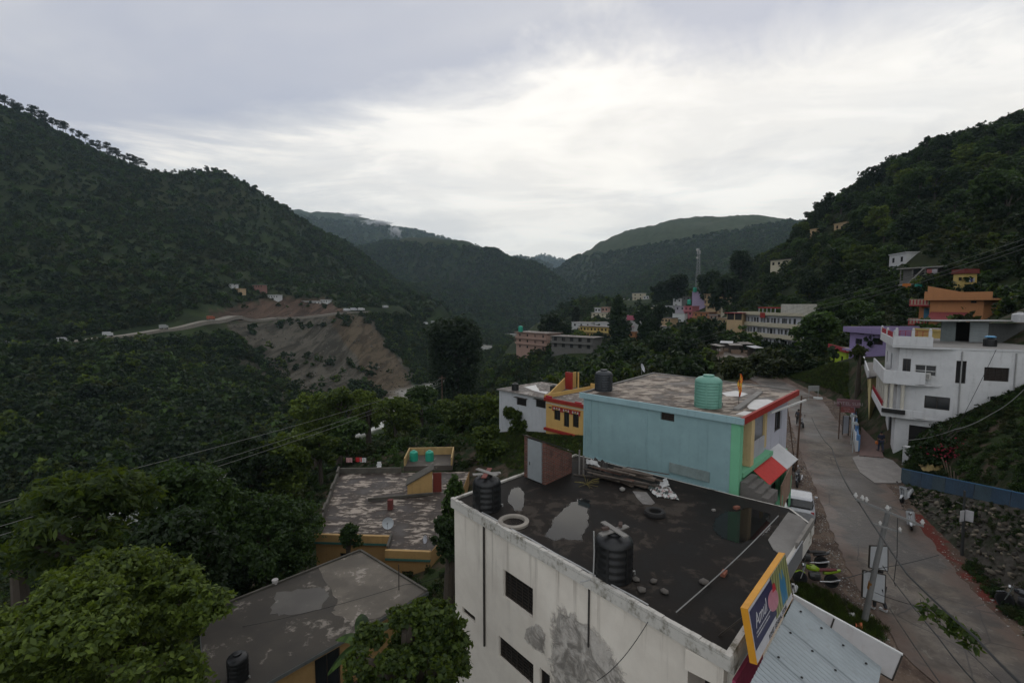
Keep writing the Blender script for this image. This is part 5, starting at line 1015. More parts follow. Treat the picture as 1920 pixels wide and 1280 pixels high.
for y_, w_ in ((0.55, 1.15), (0.47, 1.0)):                 # two lines too small to read: thin pale strokes
    m = MB(); x = 0.25; rg = random.Random(int(y_*100))
    while x < 0.25+w_: l_ = rg.uniform(0.03, 0.09); m.face([Mb@V3(q) for q in ((x, y_, 0.010), (x+l_, y_, 0.010), (x+l_, y_+0.035, 0.010), (x, y_+0.035, 0.010))]); x += l_+0.02
    m.build('small_print', PWH, bb)
Mt = Mb.copy(); Mt.translation = Mb@V3((1.0, 0.045, 0.006)); text(bb, 'ROHIT GENERAL STORE', 0.15, Mt, plain((0.03, 0.03, 0.03), 0.5))
for x in (0.4, BL-0.4): m = MB(); m.bar(Mb@V3((x, 0.9, -0.16)), Mb@V3((x, 0.9, -0.16))+V3((-0.55, 0.5, -1.0)), 0.04); m.build('stay', D_FRAME, bb)
# tin awning
AW0 = on(1420, 1250, 4.42); AW1 = on(1487, 1124, 4.42); aw = V3((AW1.x-AW0.x, AW1.y-AW0.y, 0)); AWL = aw.length; aw.normalize(); ao = V3((aw.y, -aw.x, 0)); OUTW = 1.97
awn = thing('tin_awning', 'grey blue corrugated tin awning over the shop front', 'awning', (AW0.x, AW0.y, 0)); ar = V3((AW0.x, AW0.y, 0))
TIN = paint((0.27, 0.30, 0.31), 0.5, 0.12, 0.3, (0.12, 0.10, 0.08), 0.2)
nsh = 5
for k_ in range(nsh):                                     # overlapping corrugated sheets, each its own piece
    m = MB(); w_ = (AWL+3.2)/nsh; s0 = -3.2+k_*w_; nc = 18
    for j in range(nc):
        def pt(q, side): s = s0+w_*1.02*q/nc; z = 4.42+0.012*math.sin(q*math.pi)*0+0.02*math.cos(q*math.pi)+0.006*k_; d = OUTW if side else 0.02; return AW0+aw*s+ao*d+V3((0, 0, z-4.42-(0.95*d/OUTW)))-ar
        m.face([pt(j, 0), pt(j, 1), pt(j+1, 1), pt(j+1, 0)])
    m.build('tin_sheet', TIN, awn)
rv = MB()
for k_ in range(6):
    for j in range(4): c = AW0+aw*(-2.6+k_*1.12)+ao*(0.25+j*0.48)+V3((0, 0, 0.045-0.95*(0.25+j*0.48)/OUTW)); rv.lathe([(0.03, 0), (0.025, 0.02), (0.004, 0.03)], c-ar, 8)
rv.build('roofing_nails', DARK, awn)
for s in (-2.8, AWL-0.15): MB().bar(AW0+aw*s+ao*1.85+V3((0, 0, -0.95))-ar, AW0+aw*s+ao*1.85-V3((0, 0, 4.42))-ar, 0.06).build('post', D_FRAME, awn)
MB().bar(AW0+aw*-3.1+ao*1.85+V3((0, 0, -0.96))-ar, AW0+aw*(AWL-0.02)+ao*1.85+V3((0, 0, -0.96))-ar, 0.06).build('purlin', D_FRAME, awn)
# long white signboard seen from behind, along the uphill side of the awning
S0 = AW0+aw*(AWL+0.05)+V3((0, 0, 0.10)); S1 = on(1690, 1222, 4.42); S1 = S0+ao*2.33+V3((0, 0, -0.50)); sx_d = (S1-S0); SL = sx_d.length; sx_d.normalize()
sb = thing('shop_signboard', 'long white metal signboard with dark rim along the tin awning', 'signboard', (S0.x, S0.y, 0)); sr = V3((S0.x, S0.y, 0)); Ms = basis(S0-sr, sx_d, (0, 0, 1))
def sbox(x0, y0, x1, y1, d0, d1, nm, mt):
    m = MB(); f = lambda d: [Ms@V3(q) for q in ((x0, y0, d), (x1, y0, d), (x1, y1, d), (x0, y1, d))]; lo, hi = f(d0), f(d1); m.face(hi); m.face(lo[::-1])
    for i in range(4): m.face([lo[i], lo[(i+1) % 4], hi[(i+1) % 4], hi[i]])
    m.build(nm, mt, sb)
sbox(0, -0.72, SL, -0.0, -0.02, 0.02, 'panel', paint((0.45, 0.43, 0.42), 0.6, 0.12, 0.35, (0.25, 0.14, 0.13)))
sbox(-0.02, 0.0, SL+0.02, 0.035, -0.03, 0.03, 'rim', W_FRAME); sbox(SL, -0.75, SL+0.035, 0.0, -0.03, 0.03, 'rim', D_FRAME); sbox(0, -0.755, SL+0.03, -0.72, -0.03, 0.03, 'rim', D_FRAME); sbox(SL*0.40, -0.72, SL*0.415, -0.0, 0.021, 0.035, 'seam', D_FRAME)
p = S0+sx_d*(SL*0.75); MB().bar(p-sr-V3((0, 0, 0.7)), V3((p.x, p.y, -0.1))-sr, 0.06).build('post', D_FRAME, sb)
p = on(1415, 1282, 3.4); tag(MB().box((0, 0, 0), (0.08, 2.2, 1.1), 0.75*-1).build('pink_panel', paint((0.42, 0.07, 0.14), 0.6, 0.1, 0.3), None, (p.x+0.1, p.y+0.5, 3.2)), 'pink painted panel below the billboard', 'panel')

# ------------------------------------------------------------------ poles and wires
GALV = paint((0.16, 0.16, 0.155), 0.6, 0.2, 0.3); RUST = paint((0.085, 0.05, 0.034), 0.8, 0.3, 0.3); PORC = plain((0.40, 0.39, 0.37), 0.3)
pb = on(1618, 1165, 0.0); ptop = at(1667, 950, 17.2)
up = thing('utility_pole', 'leaning grey utility pole with crossarms and two white boards', 'utility pole', pb); d_ = ptop-pb
MB().tube([(0, 0, -0.4), tuple(d_*0.5), tuple(d_)], [0.115, 0.095, 0.08], 10).build('pole', GALV, up, smooth=True)
MB().tube([tuple(d_*0.30), tuple(d_*0.36)], [0.112, 0.109], 10).build('rust_band', paint((0.20, 0.09, 0.02), 0.8, 0.3, 0.3), up)
c0, c1_ = at(1604, 935, 16.9)-pb, at(1731, 986, 16.6)-pb; MB().bar(c0, c1_, 0.07, 0.07).build('crossarm', GALV, up)
for f_ in (0.0, 0.10, 0.16, 0.47, 0.985):
    q = V3(c0).lerp(V3(c1_), f_); MB().lathe([(0.02, 0), (0.05, 0.05), (0.035, 0.08), (0.075, 0.1), (0.05, 0.14), (0.03, 0.2), (0.01, 0.21)], q+V3((0, 0, 0.03)), 12).build('insulator', PORC, up, smooth=True)
e0_, e1a = at(1633, 980, 17.0)-pb, at(1690, 998, 16.8)-pb; MB().bar(e0_, e1a, 0.05, 0.05).build('crossarm', GALV, up)
for f_ in (0.30, 0.95): q = V3(e0_).lerp(V3(e1a), f_); MB().lathe([(0.02, 0), (0.045, 0.04), (0.03, 0.07), (0.06, 0.09), (0.02, 0.16)], q+V3((0, 0, 0.02)), 12).build('insulator', PORC, up, smooth=True)
# two framed boards strapped to the pole, seen from behind
def pole_board(corners, Y, mat):
    P = [at(x, y, Y+dy)-pb for x, y, dy in corners]; m = MB(); n = (P[1]-P[0]).cross(P[3]-P[0]).normalized()*0.02; m.face(P); m.face([p_+n for p_ in P][::-1])
    o = m.build('notice_board', mat, up); r = MB()
    for i in range(4): r.bar(P[i], P[(i+1) % 4], 0.045, 0.045)
    r.build('rim', D_FRAME, o)
BDM = paint((0.33, 0.34, 0.35), 0.6, 0.1, 0.3)
pole_board([(1629, 1063, 0), (1664, 1070, 0.1), (1664, 1023, 0.1), (1631, 1022, 0)], 18.3, BDM); pole_board([(1616, 1118, 0), (1658, 1131, 0.1), (1660, 1077, 0.1), (1618, 1068, 0)], 18.5, BDM)
# slim rusty street-light pole at the green shop, with its stays
lp = on(1492, 893, 0); lt = at(1503, 742, lp.y+0.0); sl_ = thing('street_lamp', 'thin rusty street lamp pole beside the green shop', 'street lamp', lp)
MB().tube([(0, 0, -0.3), tuple((lt-lp)*0.55), tuple(lt-lp)], [0.075, 0.06, 0.05], 8).build('pole', RUST, sl_); t_ = lt-lp
MB().tube([tuple(t_*0.965), tuple(t_*0.97+V3((0.4, -0.15, 0.1))), tuple(t_*0.965+V3((0.7, -0.25, 0.12)))], 0.025, 6).build('arm', RUST, sl_); MB().box(tuple(t_*0.965+V3((0.95, -0.35, 0.12))), (0.55, 0.2, 0.12), -0.35).build('lamp_head', plain((0.42, 0.43, 0.42), 0.4), sl_)
for k_, (px0, py0) in enumerate(((1474, 745), (1480, 780))):
    q = at(px0, py0, lp.y+0.4); tag(MB().tube([q, lp+V3((-0.05*k_, 0, 0.3))], 0.03, 6).build('stay_rod', RUST, None, lp, off=lp), ('upper' if k_ == 0 else 'lower')+' rusty stay rod slanting from the blue house to the lamp pole', 'rod')
# small pole with notices before the stone wall
np_ = on(1804, 1040, 0.0); nt_ = thing('notice_pole', 'dark pole with two white notice sheets in front of the stone wall', 'pole', np_)
MB().tube([(0, 0, -0.3), (-0.06, 0, 1.6), (-0.12, 0, 3.3)], [0.07, 0.06, 0.045], 8).build('pole', plain((0.035, 0.036, 0.034), 0.7), nt_)
for x, rz in ((-0.22, 0.3), (0.12, -0.9)): MB().box((x, -0.08, 2.05), (0.32, 0.02, 0.55), rz).build('notice_sheet', PWH, nt_)
MB().bar((-0.5, 0, 2.75), (0.1, 0, 2.5), 0.03).build('bracket', GALV, nt_)
def cable(label, pts, r=0.014, sag=0.0, mat=None, name='power_cable', group='overhead wires'):
    P = [V3(p) for p in pts]; Q = []
    for a, b in zip(P[:-1], P[1:]): Q += [a.lerp(b, t)+V3((0, 0, -sag*4*t*(1-t))) for t in np.linspace(0, 1, 15)[:-1]]
    Q.append(P[-1]); return tag(MB().tube(Q, r, 5).build(name, mat or plain((0.018, 0.018, 0.018), 0.6), None, P[0], off=P[0]), label, 'cable', group)
LITE = plain((0.17, 0.17, 0.16), 0.5)
pA = at(1610, 941, 16.9)
cable('thick black cable from the crossarm toward the lower right corner', [pA, at(1700, 1075, 11), at(1830, 1195, 8.0), at(1935, 1300, 6.4)], 0.024, 0.03)
cable('second black cable below the thick one crossing the street', [at(1655, 1060, 17), at(1760, 1195, 10), at(1850, 1300, 7.5)], 0.014, 0.05)
cable('long black cable snaking up the street from the pole', [pA, at(1560, 840, 30), at(1522, 782, 45)], 0.028, 0.3)
cable('thin wire from the lime motorcycle side to the right across the pole', [at(1560, 1088, 17), at(1640, 1066, 17.6), at(1760, 1040, 19)], 0.014, 0.05)
cable('loose dangling cable end hanging from the crossarm', [at(1683, 970, 16.7), at(1682, 1040, 16.6), at(1676, 1090, 16.6), at(1679, 1098, 16.6)], 0.013)
cable('thin wire low across the street below the pole', [at(1640, 1110, 18), at(1740, 1140, 15), at(1900, 1300, 9)], 0.010, 0.05)
cable('thin wire along the street bottom to the corner', [at(1668, 1140, 16), at(1770, 1290, 10)], 0.012, 0.03)
for k_, ((y0, x1, y1), lab) in enumerate((((940, 829, 709), 'upper wire crossing the valley trees at left'), ((987, 829, 716), 'middle wire crossing the valley trees at left'), ((1005, 829, 721), 'lowest wire crossing the valley trees at left'))):
    a_, b_ = at(-60, y0+17, 26), at(x1, y1, 125); cable(lab, [a_, b_], 0.022, 0.9, LITE)
vp = thing('valley_pole', 'small dark power pole rising from trees by the river', 'utility pole', (at(829, 745, 125).x, 125, at(829, 760, 125).z)); zt_ = at(829, 704, 125).z-vp.location.z; MB().tube([(0, 0, -3), (0, 0, zt_)], [0.16, 0.12], 8).build('pole', RUST, vp); MB().bar((-0.9, 0, zt_-0.6), (0.9, 0, zt_-0.6), 0.14).build('crossarm', RUST, vp)
for k_, (y0, y1, lab) in enumerate(((434, 566, 'upper wire slanting down the wooded right slope'), (444, 575, 'middle wire slanting down the wooded right slope'), (452, 582, 'lower wire slanting down the wooded right slope'))):
    cable(lab, [at(1960, y0, 42), at(1520, y1, 90), at(1240, y1+85, 130)], 0.02, 0.6, LITE)
cable('service wire from hotel corner down to the bushes', [at(1868, 655, 33.5), at(1795, 800, 33), at(1760, 830, 33)], 0.016, 0.1)
cable('thick grey cable drooping along the hotel base', [at(1920, 730, 30), at(1860, 775, 31), at(1790, 805, 32), at(1700, 825, 34)], 0.02, 0.15, LITE)
cable('thin wire across the grey roof toward the white building', [at(420, 1180, 26), at(760, 1095, 22), at(860, 1060, 20)], 0.010, 0.2)
cable('short black wire looping down the white building front', [on(1215, 1165, 4.5), at(1120, 1275, 12.6)], 0.010, 0.2); cable('black wire pair hanging at the street end of the white building', [on(1268, 1150, 4.5), at(1268, 1280, 11.6)], 0.012, 0.0)

# ------------------------------------------------------------------ vehicles
RUB = plain((0.014, 0.014, 0.014), 0.8); CHR = plain((0.45, 0.45, 0.46), 0.25, 0.8)
def wheel(par, x, z, r, w_=0.11):
    M = Matrix.Rotation(R(90), 3, 'X'); wo = MB().lathe([(r*0.78, -w_/2), (r*0.95, -w_/2), (r, 0), (r*0.95, w_/2), (r*0.78, w_/2), (r*0.78, -w_/2)], (x, 0, z), 20, axis=M).build('wheel', RUB, par, smooth=True)
    m = MB(); m.lathe([(0.05, -0.05), (0.05, 0.05)], (x, 0, z), 10, axis=M)
    for k_ in range(5): a_ = k_*2*math.pi/5; m.bar((x, 0, z), (x+r*0.8*math.cos(a_), 0, z+r*0.8*math.sin(a_)), 0.03)
    m.build('rim', CHR, wo); return wo
def motorcycle(label, loc, rz, body, seat=(0.02, 0.018, 0.017), scooter=False, group='parked two-wheelers', tilt=0.12):
    o = thing('scooter' if scooter else 'motorcycle', label, 'scooter' if scooter else 'motorcycle', loc, rz, group); o.rotation_euler = (tilt, 0, rz); B = plain(body, 0.25, 0.0, 0.6); S = plain(seat, 0.7)
    r = 0.22 if scooter else 0.30; wheel(o, -0.62, r, r); wheel(o, 0.64, r, r)
    def shell(name, secs, mat):                       # lofted body: (x, half width, z low, z high)
        m = MB(); n = 10; rings = []
        for x, hw, zl, zh in secs: rings.append([(x, hw*math.cos(a_)*abs(math.cos(a_))**-0.3 if abs(math.cos(a_)) > 1e-3 else 0, (zl+zh)/2+(zh-zl)/2*math.sin(a_)) for a_ in np.linspace(0, 2*math.pi, n, endpoint=False)])
        for q0_, q1_ in zip(rings[:-1], rings[1:]):
            for i in range(n): m.face([q0_[i], q0_[(i+1) % n], q1_[(i+1) % n], q1_[i]])
        m.face(rings[0][::-1]); m.face(rings[-1]); m.build(name, mat, o, smooth=True)
    if scooter:
        shell('rear_body', [(-0.85, 0.05, 0.5, 0.62), (-0.7, 0.17, 0.36, 0.70), (-0.35, 0.2, 0.3, 0.70), (-0.1, 0.16, 0.22, 0.5), (0.0, 0.12, 0.2, 0.3)], B); shell('floor_board', [(-0.1, 0.17, 0.2, 0.29), (0.4, 0.17, 0.2, 0.29)], B)
        m = MB(); m.prism([(0.36, -0.2), (0.47, -0.16), (0.47, 0.16), (0.36, 0.2)], [0.22, 0.22, 0.22, 0.22], [0.92, 1.0, 1.0, 0.92]); m.build('leg_shield', B, o); shell('seat', [(-0.72, 0.1, 0.7, 0.76), (-0.5, 0.14, 0.69, 0.79), (-0.05, 0.11, 0.68, 0.76)], S)
        shell('front_fender', [(0.42, 0.05, 0.34, 0.44), (0.6, 0.08, 0.40, 0.50), (0.85, 0.05, 0.28, 0.36)], B)
    else:
        shell('fuel_tank', [(-0.12, 0.08, 0.66, 0.82), (0.05, 0.15, 0.66, 0.92), (0.25, 0.15, 0.68, 0.94), (0.4, 0.06, 0.74, 0.88)], B); shell('seat', [(-0.82, 0.07, 0.76, 0.84), (-0.5, 0.13, 0.72, 0.82), (-0.1, 0.12, 0.68, 0.78)], S)
        shell('engine', [(-0.15, 0.12, 0.28, 0.62), (0.1, 0.15, 0.24, 0.66), (0.28, 0.1, 0.32, 0.62)], plain((0.06, 0.06, 0.06), 0.4, 0.6)); shell('tail', [(-0.98, 0.04, 0.72, 0.84), (-0.7, 0.09, 0.62, 0.78), (-0.3, 0.1, 0.55, 0.7)], B)
        shell('front_fender', [(0.45, 0.05, 0.52, 0.58), (0.66, 0.06, 0.62, 0.66), (0.9, 0.05, 0.5, 0.56)], B); MB().tube([(-0.1, 0.16, 0.3), (-0.5, 0.18, 0.33), (-0.9, 0.18, 0.42)], [0.03, 0.045, 0.05], 8).build('exhaust', CHR, o)
    MB().tube([(0.64, 0.05, r), (0.47, 0.05, 0.78), (0.42, 0.05, 0.98)], 0.022, 6).tube([(0.64, -0.05, r), (0.47, -0.05, 0.78), (0.42, -0.05, 0.98)], 0.022, 6).build('fork', CHR, o)
    MB().tube([(0.3, -0.34, 1.02), (0.42, -0.16, 1.0), (0.42, 0.16, 1.0), (0.3, 0.34, 1.02)], 0.017, 6).build('handlebar', D_FRAME, o); M = Matrix.Rotation(R(90), 3, 'Y'); MB().lathe([(0.02, -0.08), (0.08, -0.03), (0.085, 0.03), (0.02, 0.05)], (0.53, 0, 0.88), 14, axis=M).build('headlight', CHR, o, smooth=True)
    for s in (-1, 1): MB().tube([(0.36, s*0.24, 1.02), (0.34, s*0.3, 1.16)], 0.008, 5).box((0.33, s*0.31, 1.2), (0.02, 0.1, 0.07)).build('mirror', D_FRAME, o)
    return o
def gnd(px, py): p = on(px, py, 0.01); return V3((p.x, p.y, 0.0))
motorcycle('lime green motorcycle with red seat parked behind the shop', gnd(1530, 1098), 2.95, (0.20, 0.30, 0.015), (0.10, 0.012, 0.015))
motorcycle('dark motorcycle parked just beyond the lime green one', gnd(1512, 1062), 2.9, (0.02, 0.02, 0.022))
motorcycle('white scooter parked by the foot of the stone wall', gnd(1709, 985), -2.25, (0.45, 0.46, 0.47), scooter=True)
motorcycle('white scooter half hidden farther up against the wall', gnd(1700, 938), -2.6, (0.42, 0.43, 0.44), scooter=True)
motorcycle('black motorcycle at the lower right edge of the street', gnd(1925, 1150), 2.3, (0.03, 0.032, 0.036))
motorcycle('black motorcycle parked by the green shop wall, nearest one', gnd(1497, 908), -2.2, (0.03, 0.035, 0.05))
motorcycle('black motorcycle parked by the lamp pole behind the nearest one', gnd(1487, 888), -2.3, (0.05, 0.05, 0.055))
motorcycle('dark motorcycle being parked far up the street', gnd(1503, 799), -1.9, (0.03, 0.03, 0.035))
# silver hatchback half hidden beyond the roof edge
car = thing('parked_car', 'silver hatchback parked between the shop and white building', 'car', gnd(1497, 962), 1.05); SIL = plain((0.42, 0.43, 0.45), 0.25, 0.3); 
def loft(par, name, secs, mat, n=14, pw=0.45):
    m = MB(); rings = []
    for x, hw, zl, zh in secs:
        rg_ = []
        for a_ in np.linspace(0, 2*math.pi, n, endpoint=False):
            c_, s_ = math.cos(a_), math.sin(a_); rg_.append((x, hw*math.copysign(abs(c_)**pw, c_), (zl+zh)/2+(zh-zl)/2*math.copysign(abs(s_)**pw, s_)))
        rings.append(rg_)
    for q0_, q1_ in zip(rings[:-1], rings[1:]):
        for i in range(n): m.face([q0_[i], q0_[(i+1) % n], q1_[(i+1) % n], q1_[i]])
    m.face(rings[0][::-1]); m.face(rings[-1]); return m.build(name, mat, par, smooth=True)
cb = loft(car, 'body', [(-1.75, 0.7, 0.35, 0.8), (-1.68, 0.77, 0.25, 0.95), (-1.0, 0.8, 0.22, 0.96), (0.6, 0.8, 0.22, 0.92), (1.45, 0.75, 0.24, 0.85), (1.72, 0.62, 0.3, 0.66)], SIL); loft(car, 'cabin_glass', [(-1.55, 0.62, 0.9, 1.0), (-1.35, 0.68, 0.9, 1.34), (-0.2, 0.68, 0.9, 1.42), (0.35, 0.66, 0.9, 1.3), (0.95, 0.62, 0.86, 0.93)], GLASS); loft(car, 'roof', [(-1.38, 0.56, 1.33, 1.37), (-1.2, 0.63, 1.36, 1.45), (-0.2, 0.63, 1.38, 1.48), (0.25, 0.58, 1.30, 1.37)], SIL)
for x in (-1.1, 1.08):
    for s in (-1, 1): w_o = wheel(car, x, 0.28, 0.28, 0.17); w_o.location = (0, s*0.72, 0)
for s in (-1, 1): MB().box((1.6, s*0.5, 0.62), (0.16, 0.26, 0.13)).build('headlight', PORC, car); MB().box((-1.7, s*0.62, 0.75), (0.08, 0.16, 0.24)).build('tail_light', plain((0.3, 0.02, 0.02), 0.3), car); MB().box((0.5, s*0.88, 0.98), (0.1, 0.16, 0.1)).build('mirror', SIL, car)
MB().box((-1.6, 0, 0.98), (0.1, 1.0, 0.05)).build('rear_trim', DARK, car)

# ------------------------------------------------------------------ people
def person(label, loc, rz, top, legs, hair=(0.01, 0.009, 0.008), stride=0.22, h=1.68, bag=None, shoes=(0.3, 0.3, 0.3)):
    """one skinned body with clothing meshes following it"""
    o = thing('person', label, 'person', loc, rz); k = h/1.7; SK = plain((0.16, 0.085, 0.055), 0.6)
    J = {'pel': (0, 0, .93), 'spi': (0, .01, 1.14), 'che': (0, .02, 1.34), 'nec': (0, .03, 1.46), 'hd0': (0, .04, 1.53), 'hd1': (0, .05, 1.64), 'shl': (-.17, .02, 1.39), 'ell': (-.25, -.04, 1.12), 'wrl': (-.24, .1, .9), 'hal': (-.235, .15, .82), 'shr': (.17, .02, 1.39), 'elr': (.24, .02, 1.11), 'wrr': (.26, -.06, .88), 'har': (.26, -.08, .80),
         'hil': (-.1, 0, .9), 'knl': (-.1, stride*.6, .5), 'anl': (-.1, stride*.55, .09), 'tol': (-.1, stride*.55+.17, .035), 'hir': (.1, 0, .9), 'knr': (.1, -stride*.2, .5), 'anr': (.1, -stride, .11), 'tor': (.1, -stride+.16, .035)}
    E_ = [('pel', 'spi'), ('spi', 'che'), ('che', 'nec'), ('nec', 'hd0'), ('hd0', 'hd1'), ('che', 'shl'), ('shl', 'ell'), ('ell', 'wrl'), ('wrl', 'hal'), ('che', 'shr'), ('shr', 'elr'), ('elr', 'wrr'), ('wrr', 'har'), ('pel', 'hil'), ('hil', 'knl'), ('knl', 'anl'), ('anl', 'tol'), ('pel', 'hir'), ('hir', 'knr'), ('knr', 'anr'), ('anr', 'tor')]
    rad_ = {'pel': .15, 'spi': .135, 'che': .155, 'nec': .06, 'hd0': .085, 'hd1': .09, 'shl': .075, 'ell': .052, 'wrl': .036, 'hal': .042, 'shr': .075, 'elr': .052, 'wrr': .036, 'har': .042, 'hil': .105, 'knl': .07, 'anl': .048, 'tol': .038, 'hir': .105, 'knr': .07, 'anr': .048, 'tor': .038}
    def skin(name, keys, mat, grow=0.0, par=o):
        ks = [q for q in J if q in keys]; me = bpy.data.meshes.new(name); me.from_pydata([tuple(c_*k for c_ in J[q]) for q in ks], [(ks.index(a_), ks.index(b_)) for a_, b_ in E_ if a_ in ks and b_ in ks], []); ob = link(name, me, par)
        md = ob.modifiers.new('skin', 'SKIN'); 
        for i, q in enumerate(ks): sv = me.skin_vertices[0].data[i]; rr = rad_[q]*k+grow; sv.radius = (rr, rr*0.82 if q in ('pel', 'spi', 'che') else rr); sv.use_root = (i == 0)
        sb_ = ob.modifiers.new('sub', 'SUBSURF'); sb_.levels = 2; sb_.render_levels = 2; me.materials.append(mat); return ob
    body = skin('body', set(J), SK)
    skin('shirt', {'pel', 'spi', 'che', 'shl', 'ell', 'shr', 'elr'}, plain(top, 0.85), 0.018, body); skin('trousers', {'pel', 'hil', 'knl', 'anl', 'hir', 'knr', 'anr'}, plain(legs, 0.85), 0.014, body)
    MB().lathe([(0.03, -0.06), (0.088, -0.02), (0.102, 0.05), (0.09, 0.1), (0.05, 0.135), (0.005, 0.145)], (0, 0.03*k, 1.6*k), 14).build('hair', plain(hair, 0.7), body, smooth=True)
    for q in ('tol', 'tor'): c_ = V3(J[q])*k; loc_ = MB().box((c_.x, c_.y-0.05, 0.04), (0.1, 0.27, 0.08)); loc_.build('shoe', plain(shoes, 0.6), body)
    for s in (-1, 1): MB().lathe([(0.004, -0.006), (0.011, 0), (0.004, 0.006)], (s*0.033, 0.135*k, 1.6*k), 6).build('eye', DARK, body)
    MB().box((0, 0.145*k, 1.57*k), (0.025, 0.03, 0.04)).build('nose', SK, body)
    if bag: tag(MB().lathe([(0.02, 0), (0.12, 0.05), (0.13, 0.2), (0.07, 0.28), (0.02, 0.32)], (0, 0, 0), 12).build('carried_bag', plain(bag, 0.6), None, V3(loc)+Matrix.Rotation(rz, 3, 'Z')@V3((-0.235*k, .17*k, .55*k)), smooth=True), 'orange bag in the hand of the person on the brick path', 'bag')
    return o
PATHZ = 0.12
person('person in dark blue shirt and jeans walking up the brick path', (on(1651, 846, PATHZ).x, on(1651, 846, PATHZ).y, PATHZ+0.005), -0.25, (0.012, 0.014, 0.03), (0.03, 0.035, 0.06), bag=(0.45, 0.12, 0.02), shoes=(0.03, 0.03, 0.03))
person('person walking on the street behind the pole notice boards', gnd(1648, 1142), 0.5, (0.22, 0.05, 0.035), (0.02, 0.02, 0.022), shoes=(0.4, 0.4, 0.4))
person('person standing beside the motorcycle far up the street', gnd(1496, 797), 2.6, (0.05, 0.05, 0.06), (0.02, 0.02, 0.02), stride=0.05)
# ------------------------------------------------------------------ stone retaining wall with its blue sheet fence
BASE = [on(x, y, -0.05) for x, y in ((1688, 922), (1715, 950), (1745, 985), (1800, 1036), (1870, 1106), (1930, 1165), (1990, 1230))]
TF0, TF1 = at(1688, 905, 33.2), at(1925, 956, 21.0); dT = TF1-TF0; TOPL = [TF0+dT*f for f in (0.0, 0.16, 0.34, 0.62, 0.86, 1.02, 1.25)]
wm = NT('mortared_rubble'); vo = wm.n('ShaderNodeTexVoronoi'); vo.inputs['Scale'].default_value = 3.6; wm.l(wm.tc.outputs['Object'], vo.inputs['Vector']); n_a = wm.noise(1.2, 6)
wm.bsdf(wm.mix(wm.step(n_a, 0.4, 0.65), wm.mix(wm.step(vo.outputs['Distance'], 0.02, 0.18), (0.03, 0.027, 0.023), (0.07, 0.062, 0.052)), (0.028, 0.032, 0.018)), 0.95, 0, 0.2, vo.outputs['Distance'], 0.8, 0.08)
rw = thing('retaining_wall', 'rough stone retaining wall rising beside the street', 'wall', BASE[3]); ro = V3(BASE[3]); NU, NV = 46, 12; G_ = []
def polyat(P, f): t = f*(len(P)-1); i = min(int(t), len(P)-2); return P[i].lerp(P[i+1], t-i)
rng = np.random.RandomState(8)
for i in range(NU+1):
    a, b = polyat(BASE, i/NU), polyat(TOPL, i/NU)
    for j in range(NV+1): p = a.lerp(b, j/NV)+V3(rng.normal(0, 0.03, 3)); G_.append(tuple(p-ro))
wf = mesh_np('wall_face', np.array(G_), [(i*(NV+1)+j, (i+1)*(NV+1)+j, (i+1)*(NV+1)+j+1, i*(NV+1)+j+1) for i in range(NU) for j in range(NV)], wm.m, True); link('wall_face', wf, rw)
m = MB()
for i in range(NU): a, b = polyat(TOPL, i/NU), polyat(TOPL, (i+1)/NU); o_ = V3((1.6, 0.5, 0.05)); m.face([a-ro, b-ro, b+o_-ro, a+o_-ro])
m.build('wall_top', wm.m, rw)
SM_ = [paint(c_, 0.95, 0.3, 0.35, streak=False) for c_ in ((0.07, 0.06, 0.045), (0.11, 0.095, 0.072), (0.045, 0.039, 0.032), (0.16, 0.135, 0.10))]; SMesh = [mesh_np('stone', *lump(90+k, 1.0), SM_[k % 4]) for k in range(8)]
rg = random.Random(21)
for k_ in range(300):                                     # the stones that can be told apart
    f = rg.uniform(0.08, 0.97)**0.8; v = rg.uniform(0.08, 0.95); p = polyat(BASE, f).lerp(polyat(TOPL, f), v); o = link('stone', SMesh[rg.randrange(8)], rw, p-ro); s = rg.uniform(0.07, 0.17); o.scale = (s*1.3, s, s*0.9); o.rotation_euler = (rg.uniform(-.5, .5), rg.uniform(-.5, .5), rg.uniform(0, 3))
BLF = corrugated((0.035, 0.075, 0.125), 0, 0.07, 0.15)
fe = thing('blue_sheet_fence', 'low fence of weathered blue metal sheets on the stone wall', 'fence', TF0); nf = 11
for k_ in range(nf):
    a, b = TF0+dT*(1.25*k_/nf)-TF0, TF0+dT*(1.25*(k_+0.985)/nf)-TF0; ha = 1.05-0.42*k_/nf; m = MB(); off_ = V3((0.0, 0.012*(k_ % 2), 0)); q = [a+off_, b+off_, b+off_+V3((0.05, 0, ha)), a+off_+V3((0.05, 0, ha))]; m.face(q); m.face([p_+V3((0.03, 0.02, 0)) for p_ in q][::-1]); m.build('sheet', paint((0.028, 0.060, 0.10), 0.6, 0.25, 0.4) if k_ % 3 else paint((0.04, 0.07, 0.09), 0.6, 0.25, 0.5), fe)
    MB().bar(a+V3((0.08, 0.03, -0.2)), a+V3((0.1, 0.03, ha+0.03)), 0.05).build('post', D_FRAME, fe)
m = MB()
for k_ in range(nf): ha, hb_ = 1.05-0.42*k_/nf, 1.05-0.42*(k_+1)/nf; m.bar(dT*(1.25*k_/nf)+V3((0.05, 0, ha)), dT*(1.25*(k_+1)/nf)+V3((0.05, 0, hb_)), 0.045)
m.build('top_rail', paint((0.05, 0.16, 0.30), 0.5, 0.1, 0.2), fe)
